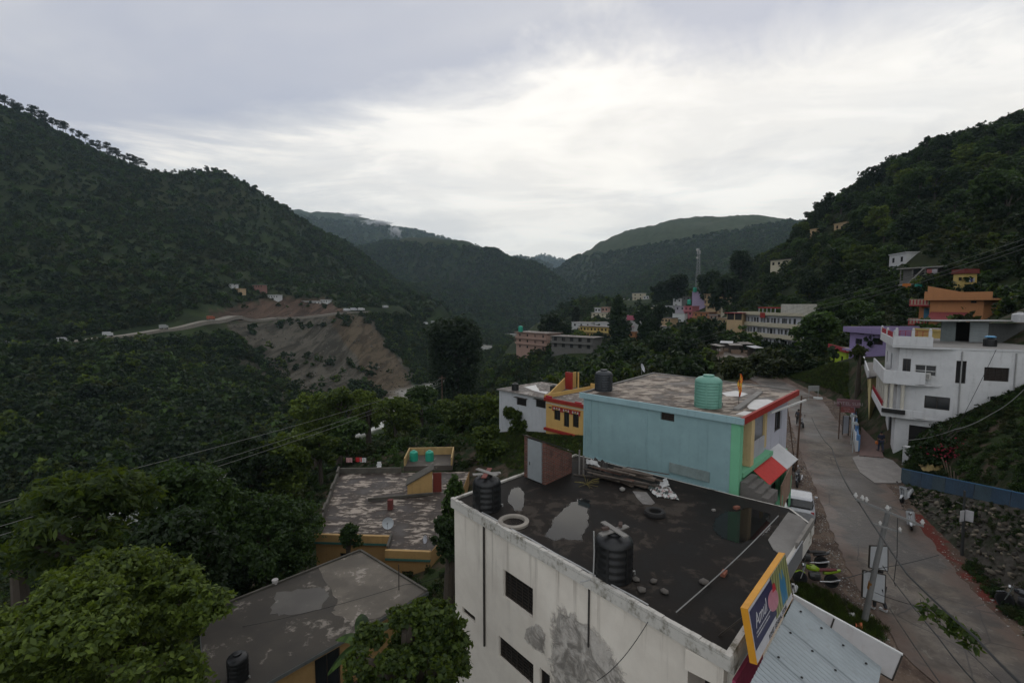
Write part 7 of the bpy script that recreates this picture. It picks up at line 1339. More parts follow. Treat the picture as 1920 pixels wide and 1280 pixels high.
qh('village_house', 'white flat house row on the spur with open loggia', 1226, 1261, 573, 335, 322, WH_, 8, 1, 6, over=0.6, yb=590, group=VG, style='door_dark'); qh('village_house', 'plain white square house right below the loggia row', 1261, 1284, 588, 290, 284, paint((0.5, 0.52, 0.5), 0.8, 0.05, 0.2), 8, over=0.2, yb=606, group=VG, side=1); qh('village_house', 'grey lilac house behind the plain white one', 1266, 1284, 574, 305, 300, paint((0.33, 0.31, 0.34), 0.8, 0.08, 0.3), 7, 1, 2, over=0.3, yb=590, group=VG); qh('village_house', 'rose pink narrow house on the spur', 1283, 1298, 574, 288, 284, paint((0.42, 0.14, 0.16), 0.8, 0.08, 0.3), 8, 2, 2, over=0.3, yb=606, group=VG)
qh('village_house', 'orange brown house right of the rose pink one', 1300, 1330, 585, 272, 262, paint((0.38, 0.17, 0.08), 0.8, 0.1, 0.3), 8, 2, 3, over=0.6, yb=612, group=VG); qh('village_house', 'lilac tower house with teal tank on the spur', 1298, 1322, 547, 312, 304, paint((0.34, 0.27, 0.38), 0.8, 0.06, 0.25), 8, over=0.2, yb=580, group=VG); qh('village_house', 'tall tan house with balconies right of lilac tower house', 1324, 1352, 552, 272, 262, TAN, 8, 3, 3, over=1.0, edge=TAN, yb=592, group=VG)
for px, py, Y, lab in ((1303, 547, 310, 'teal tank on top of the lilac tower house'), (1292, 570, 300, 'teal tank at the foot of the lilac tower house'), (976, 621, 250, 'teal tank roof shed on the pinkish riverside house')): p = at(px, py, Y); tank(lab, p-V3((0, 0, 0.2)), 2.4, 3.0, TEAL, 4, n=16)
for k_, (xl, xr, yt, yb, Y, mt, c_, r_, lab) in enumerate(((1150, 1162, 590, 604, 290, WH_, 2, 1, 'small white house between cream tiered house and dark tree'), (1198, 1212, 583, 597, 300, PNK, 2, 1, 'small salmon house right of the pink roofed house'), (1213, 1226, 577, 590, 318, CRM, 2, 1, 'small cream house left of the loggia row'), (1240, 1258, 596, 610, 280, TAN, 3, 1, 'small tan house below the loggia row'), (1330, 1346, 590, 606, 250, PNK, 2, 1, 'salmon house below the tall tan house'), (1346, 1362, 596, 612, 205, TAN, 2, 1, 'brown hut left of the porch building'), (1286, 1300, 604, 618, 258, paint((0.36, 0.17, 0.15), 0.8, 0.1, 0.3), 2, 1, 'brick pink house below the rose pink one'), (1262, 1278, 560, 572, 330, WH_, 2, 1, 'white house above the plain white square one'), (1280, 1294, 556, 570, 325, GRY, 2, 1, 'grey house left of the lilac tower house'), (1352, 1370, 566, 582, 240, CRM, 2, 1, 'cream house right of the tall tan house'), (1196, 1212, 606, 620, 250, GRY, 2, 1, 'grey house below the small salmon one'), (1138, 1152, 618, 632, 252, CRM, 2, 1, 'cream house at the right end of the ochre gallery'), (1222, 1240, 612, 628, 235, WH_, 2, 1, 'white house low among trees below the loggia row'))):
    qh('village_house', lab, xl, xr, yt, Y, Y-5, mt, 7, r_, c_, over=0.5, edge=(GRY, WH_, mt)[k_ % 3], yb=yb, group=VG, style=('dark', 'door_dark')[k_ % 2])
# bazaar clutter by the cream hotel: stalls with tin roofs
rg = random.Random(3)
for k_, (px, py, Y, lab) in enumerate(((1362, 650, 122, 'small white roofed stall left of the cream hotel'), (1378, 658, 118, 'low grey stall in front of the cream hotel'), (1397, 652, 120, 'tiny stall against the cream hotel wall'), (1415, 664, 112, 'pale stall half hidden by bushes below the hotel'), (1345, 662, 116, 'brown stall farthest left below the hotel'))):
    p = at(px, py, Y); zb = hz1(p.x, p.y); so_ = thing('market_stall', lab, 'stall', (p.x, p.y, zb), 0.3*k_-0.5, 'stalls below the cream hotel'); h_ = max(2.0, p.z-zb+1.0)
    for x, y in ((-1.2, -0.9), (1.2, -0.9), (1.2, 0.9), (-1.2, 0.9)): MB().box((x, y, h_/2-0.3), (0.1, 0.1, h_+0.6)).build('post', D_FRAME, so_)
    m = MB(); m.prism([(-1.5, -1.2), (1.5, -1.2), (1.5, 1.2), (-1.5, 1.2)], [h_, h_, h_+0.35, h_+0.35], [h_+0.06, h_+0.06, h_+0.41, h_+0.41]); m.build('tin_roof', plain((0.4, 0.4, 0.4) if k_ in (0, 3) else (0.16, 0.14, 0.12), 0.6), so_); MB().box((0, -0.8, 0.45), (2.2, 0.5, 0.9)).build('counter', plain((0.2, 0.14, 0.1), 0.8), so_); MB().box((0, 0.85, h_*0.5), (2.3, 0.06, h_-0.2)).build('back_panel', plain((0.12, 0.1, 0.09), 0.8), so_)
# lattice telecom mast on the spur
p = at(1308, 545, 345); zb = hz1(p.x, p.y); mo = thing('telecom_mast', 'grey lattice telecom mast standing among trees on the spur', 'mast', (p.x, p.y, zb)); hm_ = at(1308, 466, 345).z-zb; MST = plain((0.33, 0.34, 0.34), 0.5); m = MB(); nl = 14; wfun = lambda t: 1.5*(1-t)+0.5*t
for k_ in range(nl):
    t0, t1 = k_/nl, (k_+1)/nl; c0 = [V3((sx_*wfun(t0), sy_*wfun(t0), hm_*t0)) for sx_, sy_ in ((-1, -1), (1, -1), (1, 1), (-1, 1))]; c1b = [V3((sx_*wfun(t1), sy_*wfun(t1), hm_*t1)) for sx_, sy_ in ((-1, -1), (1, -1), (1, 1), (-1, 1))]
    for i in range(4): m.bar(c0[i], c1b[i], 0.13); m.bar(c0[i], c1b[(i+1) % 4], 0.07); m.bar(c1b[i], c1b[(i+1) % 4], 0.07)
m.build('lattice', MST, mo)
for z_, r_ in ((0.80, 0.7), (0.97, 0.9)): MB().lathe([(0.02, -0.3), (r_, -0.25), (r_, 0.25), (0.02, 0.3)], (-1.3, -0.8, hm_*z_), 16, axis=Matrix.Rotation(R(90), 3, 'X')).build('dish_antenna', PORC, mo, smooth=True)
for k_ in range(4): MB().box((1.1*math.cos(k_*1.57), 1.1*math.sin(k_*1.57), hm_*0.92), (0.35, 0.35, 2.4)).build('panel_antenna', PORC, mo)
# antenna poles on the slope
p = at(1890, 345, 150); tag(MB().tube([(0, 0, -6), (0, 0, 4.2)], 0.12, 6).build('bare_pole', plain((0.35, 0.35, 0.34), 0.6), None, p), 'thin pale pole rising from trees near the right skyline', 'pole')

# ------------------------------------------------------------------ far bank: the cut road, houses and trucks
hp = [at(px, py, Y) for px, py, Y in ((-120, 672, 225), (0, 660, 235), (100, 645, 250), (200, 632, 270), (300, 618, 300), (400, 602, 330), (450, 597, 370), (520, 596, 400), (600, 592, 410), (680, 585, 430), (694, 585, 438))]
HPALL = [at(px, py, Y) for px, py, Y in ((-120, 672, 225), (0, 660, 235), (100, 645, 250), (200, 632, 270), (300, 618, 300), (400, 602, 330), (450, 597, 370), (520, 596, 400), (600, 592, 410), (680, 585, 430), (760, 583, 480), (810, 582, 530))]
m = MB(); prev = None
for a, b in zip(hp[:-1], hp[1:]):
    for k_ in range(8):
        p = a.lerp(b, k_/8); t_ = (b-a).normalized(); n = V3((t_.y, -t_.x, 0)).normalized(); hw_ = 3.6 if p.x < -150 else 1.8; l_, r_ = p-n*hw_, p+n*hw_; zz = max(hz1(l_.x, l_.y), hz1(r_.x, r_.y), hz1(p.x, p.y))+0.25; cur = ((l_.x, l_.y, zz), (r_.x, r_.y, zz))
        if prev: m.face([prev[0], prev[1], cur[1], cur[0]]); m.face([prev[1], (prev[1][0], prev[1][1], prev[1][2]-2.5), (cur[1][0], cur[1][1], cur[1][2]-2.5), cur[1]])
        prev = cur
tag(m.build('hill_road', paint((0.20, 0.18, 0.15), 0.9, 0.3, 0.4, streak=False)), kind='structure')
FB = 'houses above the cut road'
def hitY(px, py, Y0, Y1, n=400):
    Y = np.linspace(Y0, Y1, n); Q = np.array([tuple(at(px, py, y)) for y in Y]); z = hz(Q[:, 0], Q[:, 1]); k = np.nonzero(z >= Q[:, 2])[0]; return float(Y[k[0]]) if len(k) else None
def fbh(label, xl, xr, yt, yb, Y, wall, edge, cols=3):
    Y = (hitY((xl+xr)/2, yb, 200, 620) or Y)+0.5; return qh('roadside_house', label, xl, xr, yt, Y, Y-2, wall, 6, 1, cols, over=0.6, edge=edge, yb=yb, group=FB)
fbh('red brown house with green roof above the landslide', 473, 492, 534, 546, 415, paint((0.20, 0.10, 0.08), 0.8, 0.1, 0.3), paint((0.10, 0.24, 0.20), 0.7, 0.1, 0.3), 4); fbh('small white house just above the reddish cutting', 502, 521, 553, 561, 400, WH_, WH_, 4); fbh('tiny tan hut left of the green roofed house', 440, 450, 541, 549, 412, TAN, TAN, 1); fbh('tiny pale hut left of the green roofed house, higher one', 428, 435, 533, 539, 420, WH_, WH_, 1); fbh('long low white building at the head of the landslide', 560, 601, 564.5, 568, 415, WH_, WH_, 6); fbh('white cabin at the right end of the long low building', 601, 614, 562, 568, 413, WH_, WH_, 3); fbh('silver shed at the left end of the cut road', 0, 20, 639, 650, 240, paint((0.35, 0.37, 0.39), 0.6, 0.1, 0.2), WH_, 0)
def truck(label, px, py, Y, L=6.0, col=(0.45, 0.45, 0.45)):
    p = at(px, py, Y); d = min(zip(HPALL[:-1], HPALL[1:]), key=lambda q: (q[0]-p).length+(q[1]-p).length); t_ = (d[1]-d[0]); k = max(0, min(1, (p-d[0]).dot(t_)/t_.length_squared)); c = d[0]+t_*k; n = V3((t_.y, -t_.x, 0)).normalized(); c = c+n*1.5
    z = max(hz1(c.x+n.x*s, c.y+n.y*s) for s in (-5.5, -1.5, 2.5))+0.27; o = thing('truck', label, 'truck', (c.x, c.y, z), math.atan2(t_.y, t_.x), 'vehicles queued on the cut road'); B = plain(col, 0.5)
    MB().box((-L*0.12, 0, 1.75), (L*0.7, 2.2, 2.1)).build('cargo_body', B, o); MB().box((L*0.36, 0, 1.45), (L*0.22, 2.1, 1.7)).build('cab', B, o); MB().box((L*0.475, 0, 1.8), (0.05, 1.8, 0.7)).build('windscreen', GLASS, o)
    for x in (-L*0.3, L*0.33):
        for s in (-1, 1): MB().lathe([(0.45, -0.15), (0.45, 0.15)], (x, s*1.0, 0.45), 12, axis=Matrix.Rotation(R(90), 3, 'X')).build('wheel', RUB, o)
for k_, (px, py, Y, col, lab) in enumerate(((210, 630, 272, (0.5, 0.5, 0.5), 'white truck standing on the cut road near the bend trees'), (118, 641, 252, (0.4, 0.4, 0.4), 'pale vehicle on the left stretch of cut road'), (305, 616, 301, (0.3, 0.31, 0.3), 'grey vehicle at mid stretch of the cut road'), (392, 603, 328, (0.30, 0.09, 0.05), 'reddish digger parked where the road meets the cutting'),
    (648, 587, 424, (0.5, 0.5, 0.5), 'white truck first in the queue past the landslide'), (662, 586, 426, (0.45, 0.45, 0.47), 'pale truck second in the queue past the landslide'), (676, 585, 430, (0.5, 0.5, 0.49), 'white truck third in the queue past the landslide'), (718, 584, 455, (0.42, 0.42, 0.42), 'grey truck alone between the two queues'), (795, 582, 515, (0.5, 0.5, 0.5), 'white truck at the far bend, first of three'), (808, 582, 530, (0.4, 0.41, 0.42), 'grey truck at the far bend, middle of three'), (822, 581, 545, (0.48, 0.48, 0.48), 'white truck at the far bend, last of three'))): truck(lab, px, py, Y, 4.6 if px < 420 else 6.0, col)
# ------------------------------------------------------------------ trees
def tree(label, px, py, Y, rx_px, rz_px, kind, n=9000, leaf=0.16, lobes=22, seed=1, group=None, ry=None, name='tree', asp=0.5, fill=0.4, lobe_r=0.36, drop=1.5, twig=12, spread=0.82):
    """a tree whose crown centre lies on the given sight line, Y metres ahead, standing on the terrain"""
    c = at(px, py, Y); rx, rz = rx_px*Y/FPX, rz_px*Y/FPX; zb = hz1(c.x, c.y); h = max(1.0, c.z-zb); o = thing(name, label, 'tree', (c.x, c.y, zb), 0, group)
    me, LC = crown_mesh('crown', seed, n, rx, ry or rx*0.95, rz, lobes, leaf, LEAF[kind], asp, fill, lobe_r, drop, twig, spread); link('crown', me, o, (0, 0, h))
    trunk_mesh('trunk', LC, h, max(0.12, 0.05*h+0.02*rx), seed).build('trunk', bark, o, smooth=True); return o
# big trees at lower left
tree('broad leafy tree filling the bottom left corner', 195, 1200, 16.0, 222, 172, 'fresh', 60000, 0.105, 70, 3, lobe_r=0.20, spread=1.0)
tree('tree with bright drooping young leaves at left', 158, 968, 25.0, 138, 76, 'fresh', 9000, 0.23, 26, 5, asp=0.32, fill=0.7)
tree('dark round tree behind the bright drooping one', 352, 938, 33, 88, 82, 'mid', 12000, 0.17, 26, 7); tree('dense mid green tree left of the ochre house', 505, 1000, 34.5, 108, 84, 'mid', 24000, 0.13, 44, 9, lobe_r=0.24, spread=0.98)
tree('dark tree between the two big left corner trees', 330, 1030, 24, 95, 70, 'deep', 12000, 0.14, 24, 11); tree('leafy tree in front of the white building wall', 772, 1212, 13.2, 122, 98, 'fresh', 17000, 0.078, 44, 13, lobe_r=0.21, asp=0.6, spread=1.02)
tree('dark tree at far left behind the drooping leaves', 30, 1010, 30, 80, 60, 'deep', 9000, 0.16, 20, 15); tree('dark tree left of the ochre roof corner', 540, 862, 62, 48, 56, 'fresh', 9000, 0.25, 24, 17); tree('dark tree behind the ochre house left parapet', 470, 868, 60, 62, 58, 'deep', 9000, 0.25, 24, 19); tree('shadowy tree low at left of the grey roof', 425, 1080, 31.5, 58, 48, 'deep', 9000, 0.13, 22, 20)
tree('small bush growing at the ochre front parapet', 655, 1006, 35, 22, 26, 'mid', 2500, 0.13, 12, 21); tree('narrow shrub between ochre house and white building', 848, 945, 30, 24, 52, 'mid', 5000, 0.13, 18, 23); tree('leafy shrub at the left foot of the white building', 838, 1010, 26, 30, 40, 'deep', 4000, 0.12, 16, 24)
# the row of orchard trees beyond the ochre house
for k_, (px, py, Y, a, b, kd, lab) in enumerate(((588, 780, 84, 44, 50, 'fresh', 'dark orchard tree at the left end of the row'), (634, 768, 82, 46, 44, 'fresh', 'second orchard tree from the left in the row'), (690, 762, 92, 38, 36, 'fresh', 'dark orchard tree set back behind the row'), (742, 776, 84, 48, 36, 'fresh', 'round bright orchard tree in the middle of the row'), (790, 752, 104, 42, 32, 'mid', 'dark orchard tree near the river gap'), (868, 778, 76, 48, 46, 'fresh', 'bright orchard tree left of the white cottage'), (938, 784, 72, 56, 50, 'fresh', 'largest orchard tree partly hiding the white cottage'), (915, 838, 58, 36, 42, 'fresh', 'small tree right behind the brick shed roof side'), (650, 815, 74, 42, 36, 'mid', 'low dark orchard tree behind the red cloth'), (975, 812, 64, 34, 34, 'fresh', 'bright shrub below the white cottage'), (600, 842, 66, 36, 36, 'fresh', 'tree touching the ochre roof back corner'))):
    tree(lab, px, py, Y, a, b, kd, 12000, 0.22, 26, 40+k_, 'orchard trees below the street', lobe_r=0.26, spread=0.95)
tree('huge dark tree standing alone by the river', 853, 650, 165, 56, 60, 'deep', 24000, 0.5, 50, 61, lobe_r=0.31, drop=2.1, spread=0.8); tree('dark umbrella tree beside the pinkish village house', 1036, 614, 262, 30, 26, 'deep', 6000, 0.75, 22, 62)
# trees in and below the village
for k_, (px, py, Y, a, b, kd, lab) in enumerate(((1160, 600, 226, 20, 46, 'deep', 'tall dark tree in front of the cream tiered house'), (1210, 606, 215, 19, 38, 'deep', 'tall dark tree right of the pink roofed house'), (1234, 600, 222, 16, 34, 'deep', 'slim dark tree left of the plain white house'), (1300, 632, 190, 26, 32, 'deep', 'dark tree below the orange brown house'), (1262, 640, 180, 24, 26, 'mid', 'mid green tree below the plain white house'), (1080, 592, 300, 6, 16, 'pine', 'small conical cypress left of the cream tiered house'), (1270, 535, 330, 24, 22, 'deep', 'dark tree left of the telecom mast'), (1336, 530, 300, 26, 24, 'deep', 'dark tree right of the telecom mast'), (1240, 545, 360, 16, 16, 'deep', 'small dark tree farther left of the telecom mast'), (1390, 500, 290, 22, 28, 'deep', 'dark tree on the spur crest right of the mast'), (1360, 545, 240, 30, 30, 'deep', 'dark tree above the porch building'),
    (1180, 690, 128, 44, 38, 'deep', 'dark tree behind the twin black tanks'), (1240, 672, 135, 42, 40, 'deep', 'dark tree behind the satellite dish'), (1292, 676, 122, 44, 42, 'deep', 'dark tree behind the pale green tank'), (1325, 655, 132, 26, 40, 'deep', 'dark tree left of the market stalls'), (1440, 684, 84, 56, 34, 'olive', 'pale olive shrub tree below the cream hotel'), (1378, 694, 80, 34, 26, 'olive', 'small olive bush above the blue roof flag'), (1490, 690, 82, 30, 34, 'deep', 'dark small tree at the far road corner'), (1535, 628, 92, 46, 42, 'mid', 'round tree hiding the right end of the cream hotel'), (1520, 668, 88, 26, 30, 'deep', 'dark tree under the round hotel tree'), (1612, 664, 55, 15, 18, 'olive', 'sparse thin tree in front of the lilac house'))):
    tree(lab, px, py, Y, a, b, kd, 5500 if k_ < 11 else 1100 if k_ == 20 else 9000, 0.0035*Y+0.03, 22, 70+k_, 'trees in and below the village', lobe_r=0.32)
# wooded right-hand slope: individual trees from a few kinds
RK = []
for k_ in range(6):
    kd = ('deep', 'mid', 'deep', 'mid', 'fresh', 'deep')[k_]; me, LC = crown_mesh('crown', 120+k_, 3200, 1.0, 1.0, (0.95, 1.05, 1.3, 0.9, 1.0, 1.5)[k_], 18, 0.078, LEAF[kd], 0.6, 0.45, (0.36, 0.34, 0.3, 0.36, 0.33, 0.28)[k_]); o = thing('tree', 'x', 'tree', (0, 0, -500)); link('crown', me, o, (0, 0, 1.35)); trunk_mesh('trunk', LC, 1.35, 0.09, k_, base=-0.5).build('trunk', bark, o); RK.append(o)
used = [False]*6
def place_tree(k, x, y, s, rz, label, group):
    z = hz1(x, y)-0.1
    if not used[k]: used[k] = True; o = RK[k]; o.location = (x, y, z); o.rotation_euler = (0, 0, rz); o.scale = (s,)*3; o['label'] = label; o['group'] = group; return o
    return dup(RK[k], (x, y, z), rz, s, label, group)
HOUSES = [o for o in bpy.data.objects if o.get('category') in ('house', 'hotel')]
HXY = [(o.location.x, o.location.y) for o in HOUSES]
def blocks(x, y, z, s):                                   # would this crown hide one of the hillside houses?
    a, b = project(np.array([[x, y, z+s*1.3]])); r = s*FPX/max(y, 1)
    for (x0, x1, y0, y1, Yh) in ((1585, 1720, 605, 650, 66), (1710, 1870, 535, 640, 74), (1690, 1765, 495, 530, 96), (1785, 1830, 505, 532, 84), (1440, 1490, 486, 506, 212), (1560, 1590, 420, 437, 220), (1517, 1532, 430, 446, 235), (1664, 1702, 477, 492, 122), (1640, 1960, 600, 860, 36), (1380, 1500, 575, 660, 140), (1320, 1355, 548, 590, 268), (1295, 1325, 545, 580, 305), (1225, 1330, 570, 605, 285), (1360, 1392, 583, 612, 148), (1555, 1592, 645, 695, 76), (1300, 1316, 466, 520, 345), (1480, 1660, 690, 900, 70)):
        if y < Yh and x0-r*1.0 < a[0] < x1+r*1.0 and y0-r*1.0 < b[0] < y1+r*0.9: return True
    return any((x-hx)**2+(y-hy)**2 < (s+5)**2 for hx, hy in HXY)
rng = np.random.RandomState(77); cnt = 0
def ridge_y(px, Y0, Y1, n=60):
    Y = np.linspace(Y0, Y1, n); u = (px-960)/FPX; X = u*Y; z = hz(X, Y); el_ = (z-CAM_Z)/Y; k = int(np.argmax(el_)); return X[k], Y[k], z[k]
KN = ('round dark', 'round mid green', 'tall dark', 'broad mid green', 'bright yellow green', 'slender dark'); SKL = ' tree on the skyline of the wooded right hill'
for px in np.arange(1492, 1935, 11.0):
    x, y, z = ridge_y(px+rng.uniform(-4, 4), 110, 330); kk = int(rng.choice([0, 2, 5, 5, 1])); place_tree(kk, x, y-1, rng.uniform(2.4, 4.8), rng.uniform(0, 6), KN[kk]+SKL, 'skyline trees on the right hill')
tries = 0
while cnt < 250 and tries < 4000:
    tries += 1; px = rng.uniform(1440, 1940); Y = math.sqrt(rng.uniform(48**2, 260**2)); x = (px-960)/FPX*Y
    if px < 1560 and Y < 130: continue
    z = hz1(x, Y); a, b = project(np.array([[x, Y, z]]));
    if b[0] > 720 or (Y < 60 and px < 1700): continue
    s = rng.uniform(2.6, 4.9)*(0.7 if Y < 80 else 1.0)
    if blocks(x, Y, z, s): continue
    kk = int(rng.choice([0, 1, 2, 3, 4, 0, 3, 2])); place_tree(kk, x, Y, s, rng.uniform(0, 6), KN[kk]+' tree in the dense wood on the right slope', 'trees in the wood on the right slope'); cnt += 1
# chir pines along the left skyline
PN = []
for k_ in range(3):
    rg2 = np.random.RandomState(200+k_); P = []; N = []; LC = []
    for j in range(9):
        hh = rg2.uniform(0.55, 1.0); rr = (1.15-hh)*0.42*rg2.uniform(0.5, 1); th = rg2.uniform(0, 6.28); c = np.array([rr*math.cos(th), rr*math.sin(th), hh]); LC.append(c-np.array([0, 0, 0.8])); q = rg2.normal(0, 1, (60, 3)); q /= np.linalg.norm(q, axis=1, keepdims=True); P.append(c+q*np.array([0.19, 0.19, 0.075])*rg2.uniform(0.6, 1.15)); N.append(q)
    Vv, Ff = leaf_quads(rg2, np.concatenate(P), np.concatenate(N), 0.04, 0.45); o = thing('pine_tree', 'x', 'tree', (0, 0, -600)); link('crown', mesh_np('crown', Vv, Ff, LEAF['pine']), o); m = MB(); m.tube([(0, 0, -0.2), (0.01, 0, 0.5), (0.0, 0.01, 0.98)], [0.022, 0.016, 0.006], 6)
    for c in LC: m.tube([(0, 0, c[2]+0.72), tuple(c+np.array([0, 0, 0.8]))], [0.008, 0.004], 4, False)
    m.build('trunk', bark, o); PN.append([o, False])
rg2 = random.Random(31); PXS = [4, 14, 24, 33, 45, 58, 66, 76, 85, 96, 104, 112, 120, 130, 141, 150, 163, 176, 186, 197, 208, 219, 228, 236, 248, 258, 266, 277, 290, 301, 312, 322, 335, 346, 358, 367, 374, 386, 398, 410, 417, 432, 455, 470, 505]+[8, 20, 39, 52, 71, 90, 108, 125, 146, 170, 191, 203, 224, 243, 270, 284, 305, 328, 352, 380, 404]
for px in PXS:
    x, y, z = ridge_y(px+rg2.uniform(-4, 4), 420, 800, 120); s = rg2.uniform(0.75, 1.15)*1.0*(rg2.uniform(10, 17) if px < 300 else rg2.uniform(6, 10) if px < 425 else rg2.uniform(4, 6)); q = PN[rg2.randrange(3)]; lab, gp = ('tall' if s > 9 else 'small')+' pine silhouetted on the left hill crest', 'pines along the left skyline'
    if not q[1]: q[1] = True; o = q[0]; o.location = (x, y, z-0.5); o.scale = (s,)*3; o['label'] = lab; o['group'] = gp
    else: o = dup(q[0], (x, y, z-0.5), rg2.uniform(0, 6), s, lab, gp)
# ------------------------------------------------------------------ undergrowth near and far
PC_NEAR = proto_coll('weed_clumps', [('near_clump', crown_mesh('near_clump', 300+k, 900, 1.0, 1.0, 0.75, 12, 0.085, LEAF[('mid', 'deep', 'olive', 'mid')[k]], 0.5, 0.5, 0.38)[0]) for k in range(4)])
def tuft(seed, kind):
    rng = np.random.RandomState(seed); V = []; Ff = []
    for i in range(70):
        a_, r_ = rng.uniform(0, 6.28), rng.uniform(0, 0.9); b = np.array([r_*math.cos(a_), r_*math.sin(a_), 0]); l_ = rng.normal(0, 0.35, 3); l_[2] = rng.uniform(0.35, 1.0); w_ = np.array([-math.sin(a_), math.cos(a_), 0])*0.05; k = len(V); V += [b-w_, b+w_, b+l_]; Ff.append((k, k+1, k+2))
    return mesh_np('grass_tuft', V, Ff, LEAF[kind])
PC_GRASS = proto_coll('grass_tufts', [('grass_tuft', tuft(400+k, ('mid', 'olive', 'fresh', 'olive')[k])) for k in range(4)])
def street_clear(P): return (seg_d(P[:, 0], P[:, 1], STREET) < 4.6) | on_path(P)
PATHL = [tuple(q)[:2] for q in Lp]; PATHR = [tuple(q)[:2] for q in Rp]
BOXES = [o_.foot for o_ in (white_b, blue, cot, yel, yh, gh, hot)]+[[tuple(p_)[:2] for p_ in (TF0, TF1, BASE[5], BASE[0])]]
BOXES = [inset(f_, -0.5) if len(f_) > 4 or True else f_ for f_ in BOXES[:-1]]
def on_path(P):
    x, y = P[:, 0], P[:, 1]; r = (seg_d(x, y, PATHL) < 1.0) | (seg_d(x, y, PATHR) < 1.3) | (seg_d(x, y, [tuple(b)[:2] for b in BASE]) < 1.0)
    for f_ in BOXES: r |= inpoly(x, y, f_)
    return r
ALL = [(-80, 300), (2000, 300), (2000, 1400), (-80, 1400)]
VIEWS = ((1553, 1594, 640, 696, 73), (1155, 1220, 545, 566, 428), (1585, 1720, 600, 668, 62), (1712, 1868, 535, 640, 66), (960, 1112, 608, 664, 232), (1080, 1150, 572, 634, 246), (1172, 1194, 584, 632, 238), (1222, 1356, 542, 608, 262), (1360, 1505, 572, 664, 120), (925, 1095, 690, 775, 60))
def keep_view(P):                                         # leave the sight lines to the village houses open, as they are
    r = street_clear(P) | ((P[:, 1] < 106) & (P[:, 0] > -42) & (P[:, 0] < 4)) | ((P[:, 1] > 180) & (P[:, 0] < -20) & bare(P)); a, b = project(P+np.array([0, 0, 2.2]))
    for x0, x1, y0, y1, Yh in VIEWS: m = 2.6*FPX/np.maximum(P[:, 1], 1); r |= (P[:, 1] < Yh) & (a > x0-m*0.6) & (a < x1+m*0.6) & (b > y0-m) & (b < y1+m*0.5)
    return r
def leftbank(P): return 1.0*(P[:, 0] < 6-0.0*P[:, 1])
scatter('bank_forest', 'dense wood on the near bank between the street and the river', 5200, [(-80, 560), (1420, 560), (1420, 760), (-80, 1180)], (88, 330), (1.6, 3.4), PC_WOOD, 6, keep_view, lambda P: ss(-P[:, 2], -6, 4)*(P[:, 2] > -37), big=0.4)
scatter('bank_shrubs', 'shrubs and saplings covering the bank below the houses', 1500, [(-80, 560), (700, 700), (1010, 690), (1010, 840), (880, 900), (620, 860), (560, 1000), (-80, 1500)], (24, 100), (0.9, 2.1), PC_NEAR, 7, street_clear, lambda P: 1.0*(P[:, 0] < -22-0.0*P[:, 1])+0.4*(P[:, 1] > 64))
scatter('slope_undergrowth', 'dark undergrowth beneath the trees of the right slope', 5200, [(1330, 420), (1960, 200), (1960, 720), (1560, 720), (1330, 660)], (50, 330), (1.1, 2.3), PC_WOOD, 8, keep_view)
scatter('lawn_grass', 'rough grass and weeds around the cottage and street edge', 7000, [(980, 740), (1100, 760), (1100, 880), (960, 880), (860, 820)], (26, 80), (0.14, 0.34), PC_GRASS, 9, street_clear, sink=0.5)
scatter('verge_grass', 'rough green grass on the verge beside the street and path', 7000, [(1480, 690), (1600, 680), (1620, 850), (1590, 870), (1500, 770)], (30, 100), (0.16, 0.42), PC_GRASS, 10, street_clear, sink=0.5)
scatter('bank_weeds', 'weeds and creepers on the earth bank right of the street', 1500, [(1700, 720), (1990, 640), (1990, 1000), (1690, 900)], (20, 44), (0.15, 0.5), PC_NEAR, 11, street_clear, lambda P: 0.15+0.85*ss(fbm(P[:, 0]/4, P[:, 1]/4, 3), 0.42, 0.56), sink=0.35)
scatter('yard_weeds', 'weeds in the gaps between the lower houses', 900, [(540, 820), (900, 800), (900, 1290), (360, 1290), (360, 900)], (16, 84), (0.2, 0.7), PC_NEAR, 12, street_clear, lambda P: 0.2+0.8*ss(fbm(P[:, 0]/6, P[:, 1]/6, 3), 0.42, 0.56))
gsx = [(1500, 1095), (1560, 1105), (1640, 1180), (1600, 1190), (1490, 1120)]
P = np.array([tuple(on(*np.array(gsx)[0]*a_+np.array(gsx)[2]*(1-a_)+np.array([random.Random(k).uniform(-25, 25), random.Random(k+1).uniform(-8, 20)]), 0.05)) for k, a_ in enumerate(np.random.RandomState(1).rand(420))]); gn_scatter('shop_verge_grass', P, np.random.RandomState(2).uniform(0.10, 0.24, len(P)), PC_GRASS, 'patch of weeds between the tin awning and parked motorcycle')
P = np.array([tuple(polyat(BASE, f)+V3((-0.35, -0.25, 0.1))) for f in np.random.RandomState(5).uniform(0.55, 1, 90)])+np.random.RandomState(6).normal(0, 0.22, (90, 3))*np.array([1, 1, 0.3]); gn_scatter('wall_foot_weeds', P, np.random.RandomState(7).uniform(0.15, 0.34, len(P)), PC_NEAR, 'dark weeds along the foot of the stone wall')
P = np.array([tuple(polyat(BASE, f).lerp(polyat(TOPL, f), v)) for f, v in zip(np.random.RandomState(15).uniform(0.1, 1, 170), np.random.RandomState(16).beta(2.2, 1.2, 170))]); gn_scatter('wall_creeper', P, np.random.RandomState(17).uniform(0.10, 0.30, len(P)), PC_NEAR, 'creepers and moss clumps overgrowing the stone wall')
crumple('plastic_bag', 'orange plastic bag lying by the foot of the utility pole', 'bag', [(1600, 1170), (1614, 1166), (1616, 1180), (1602, 1182)], 0.03, 0.25, plain((0.42, 0.11, 0.04), 0.6), 31, 7, 6)
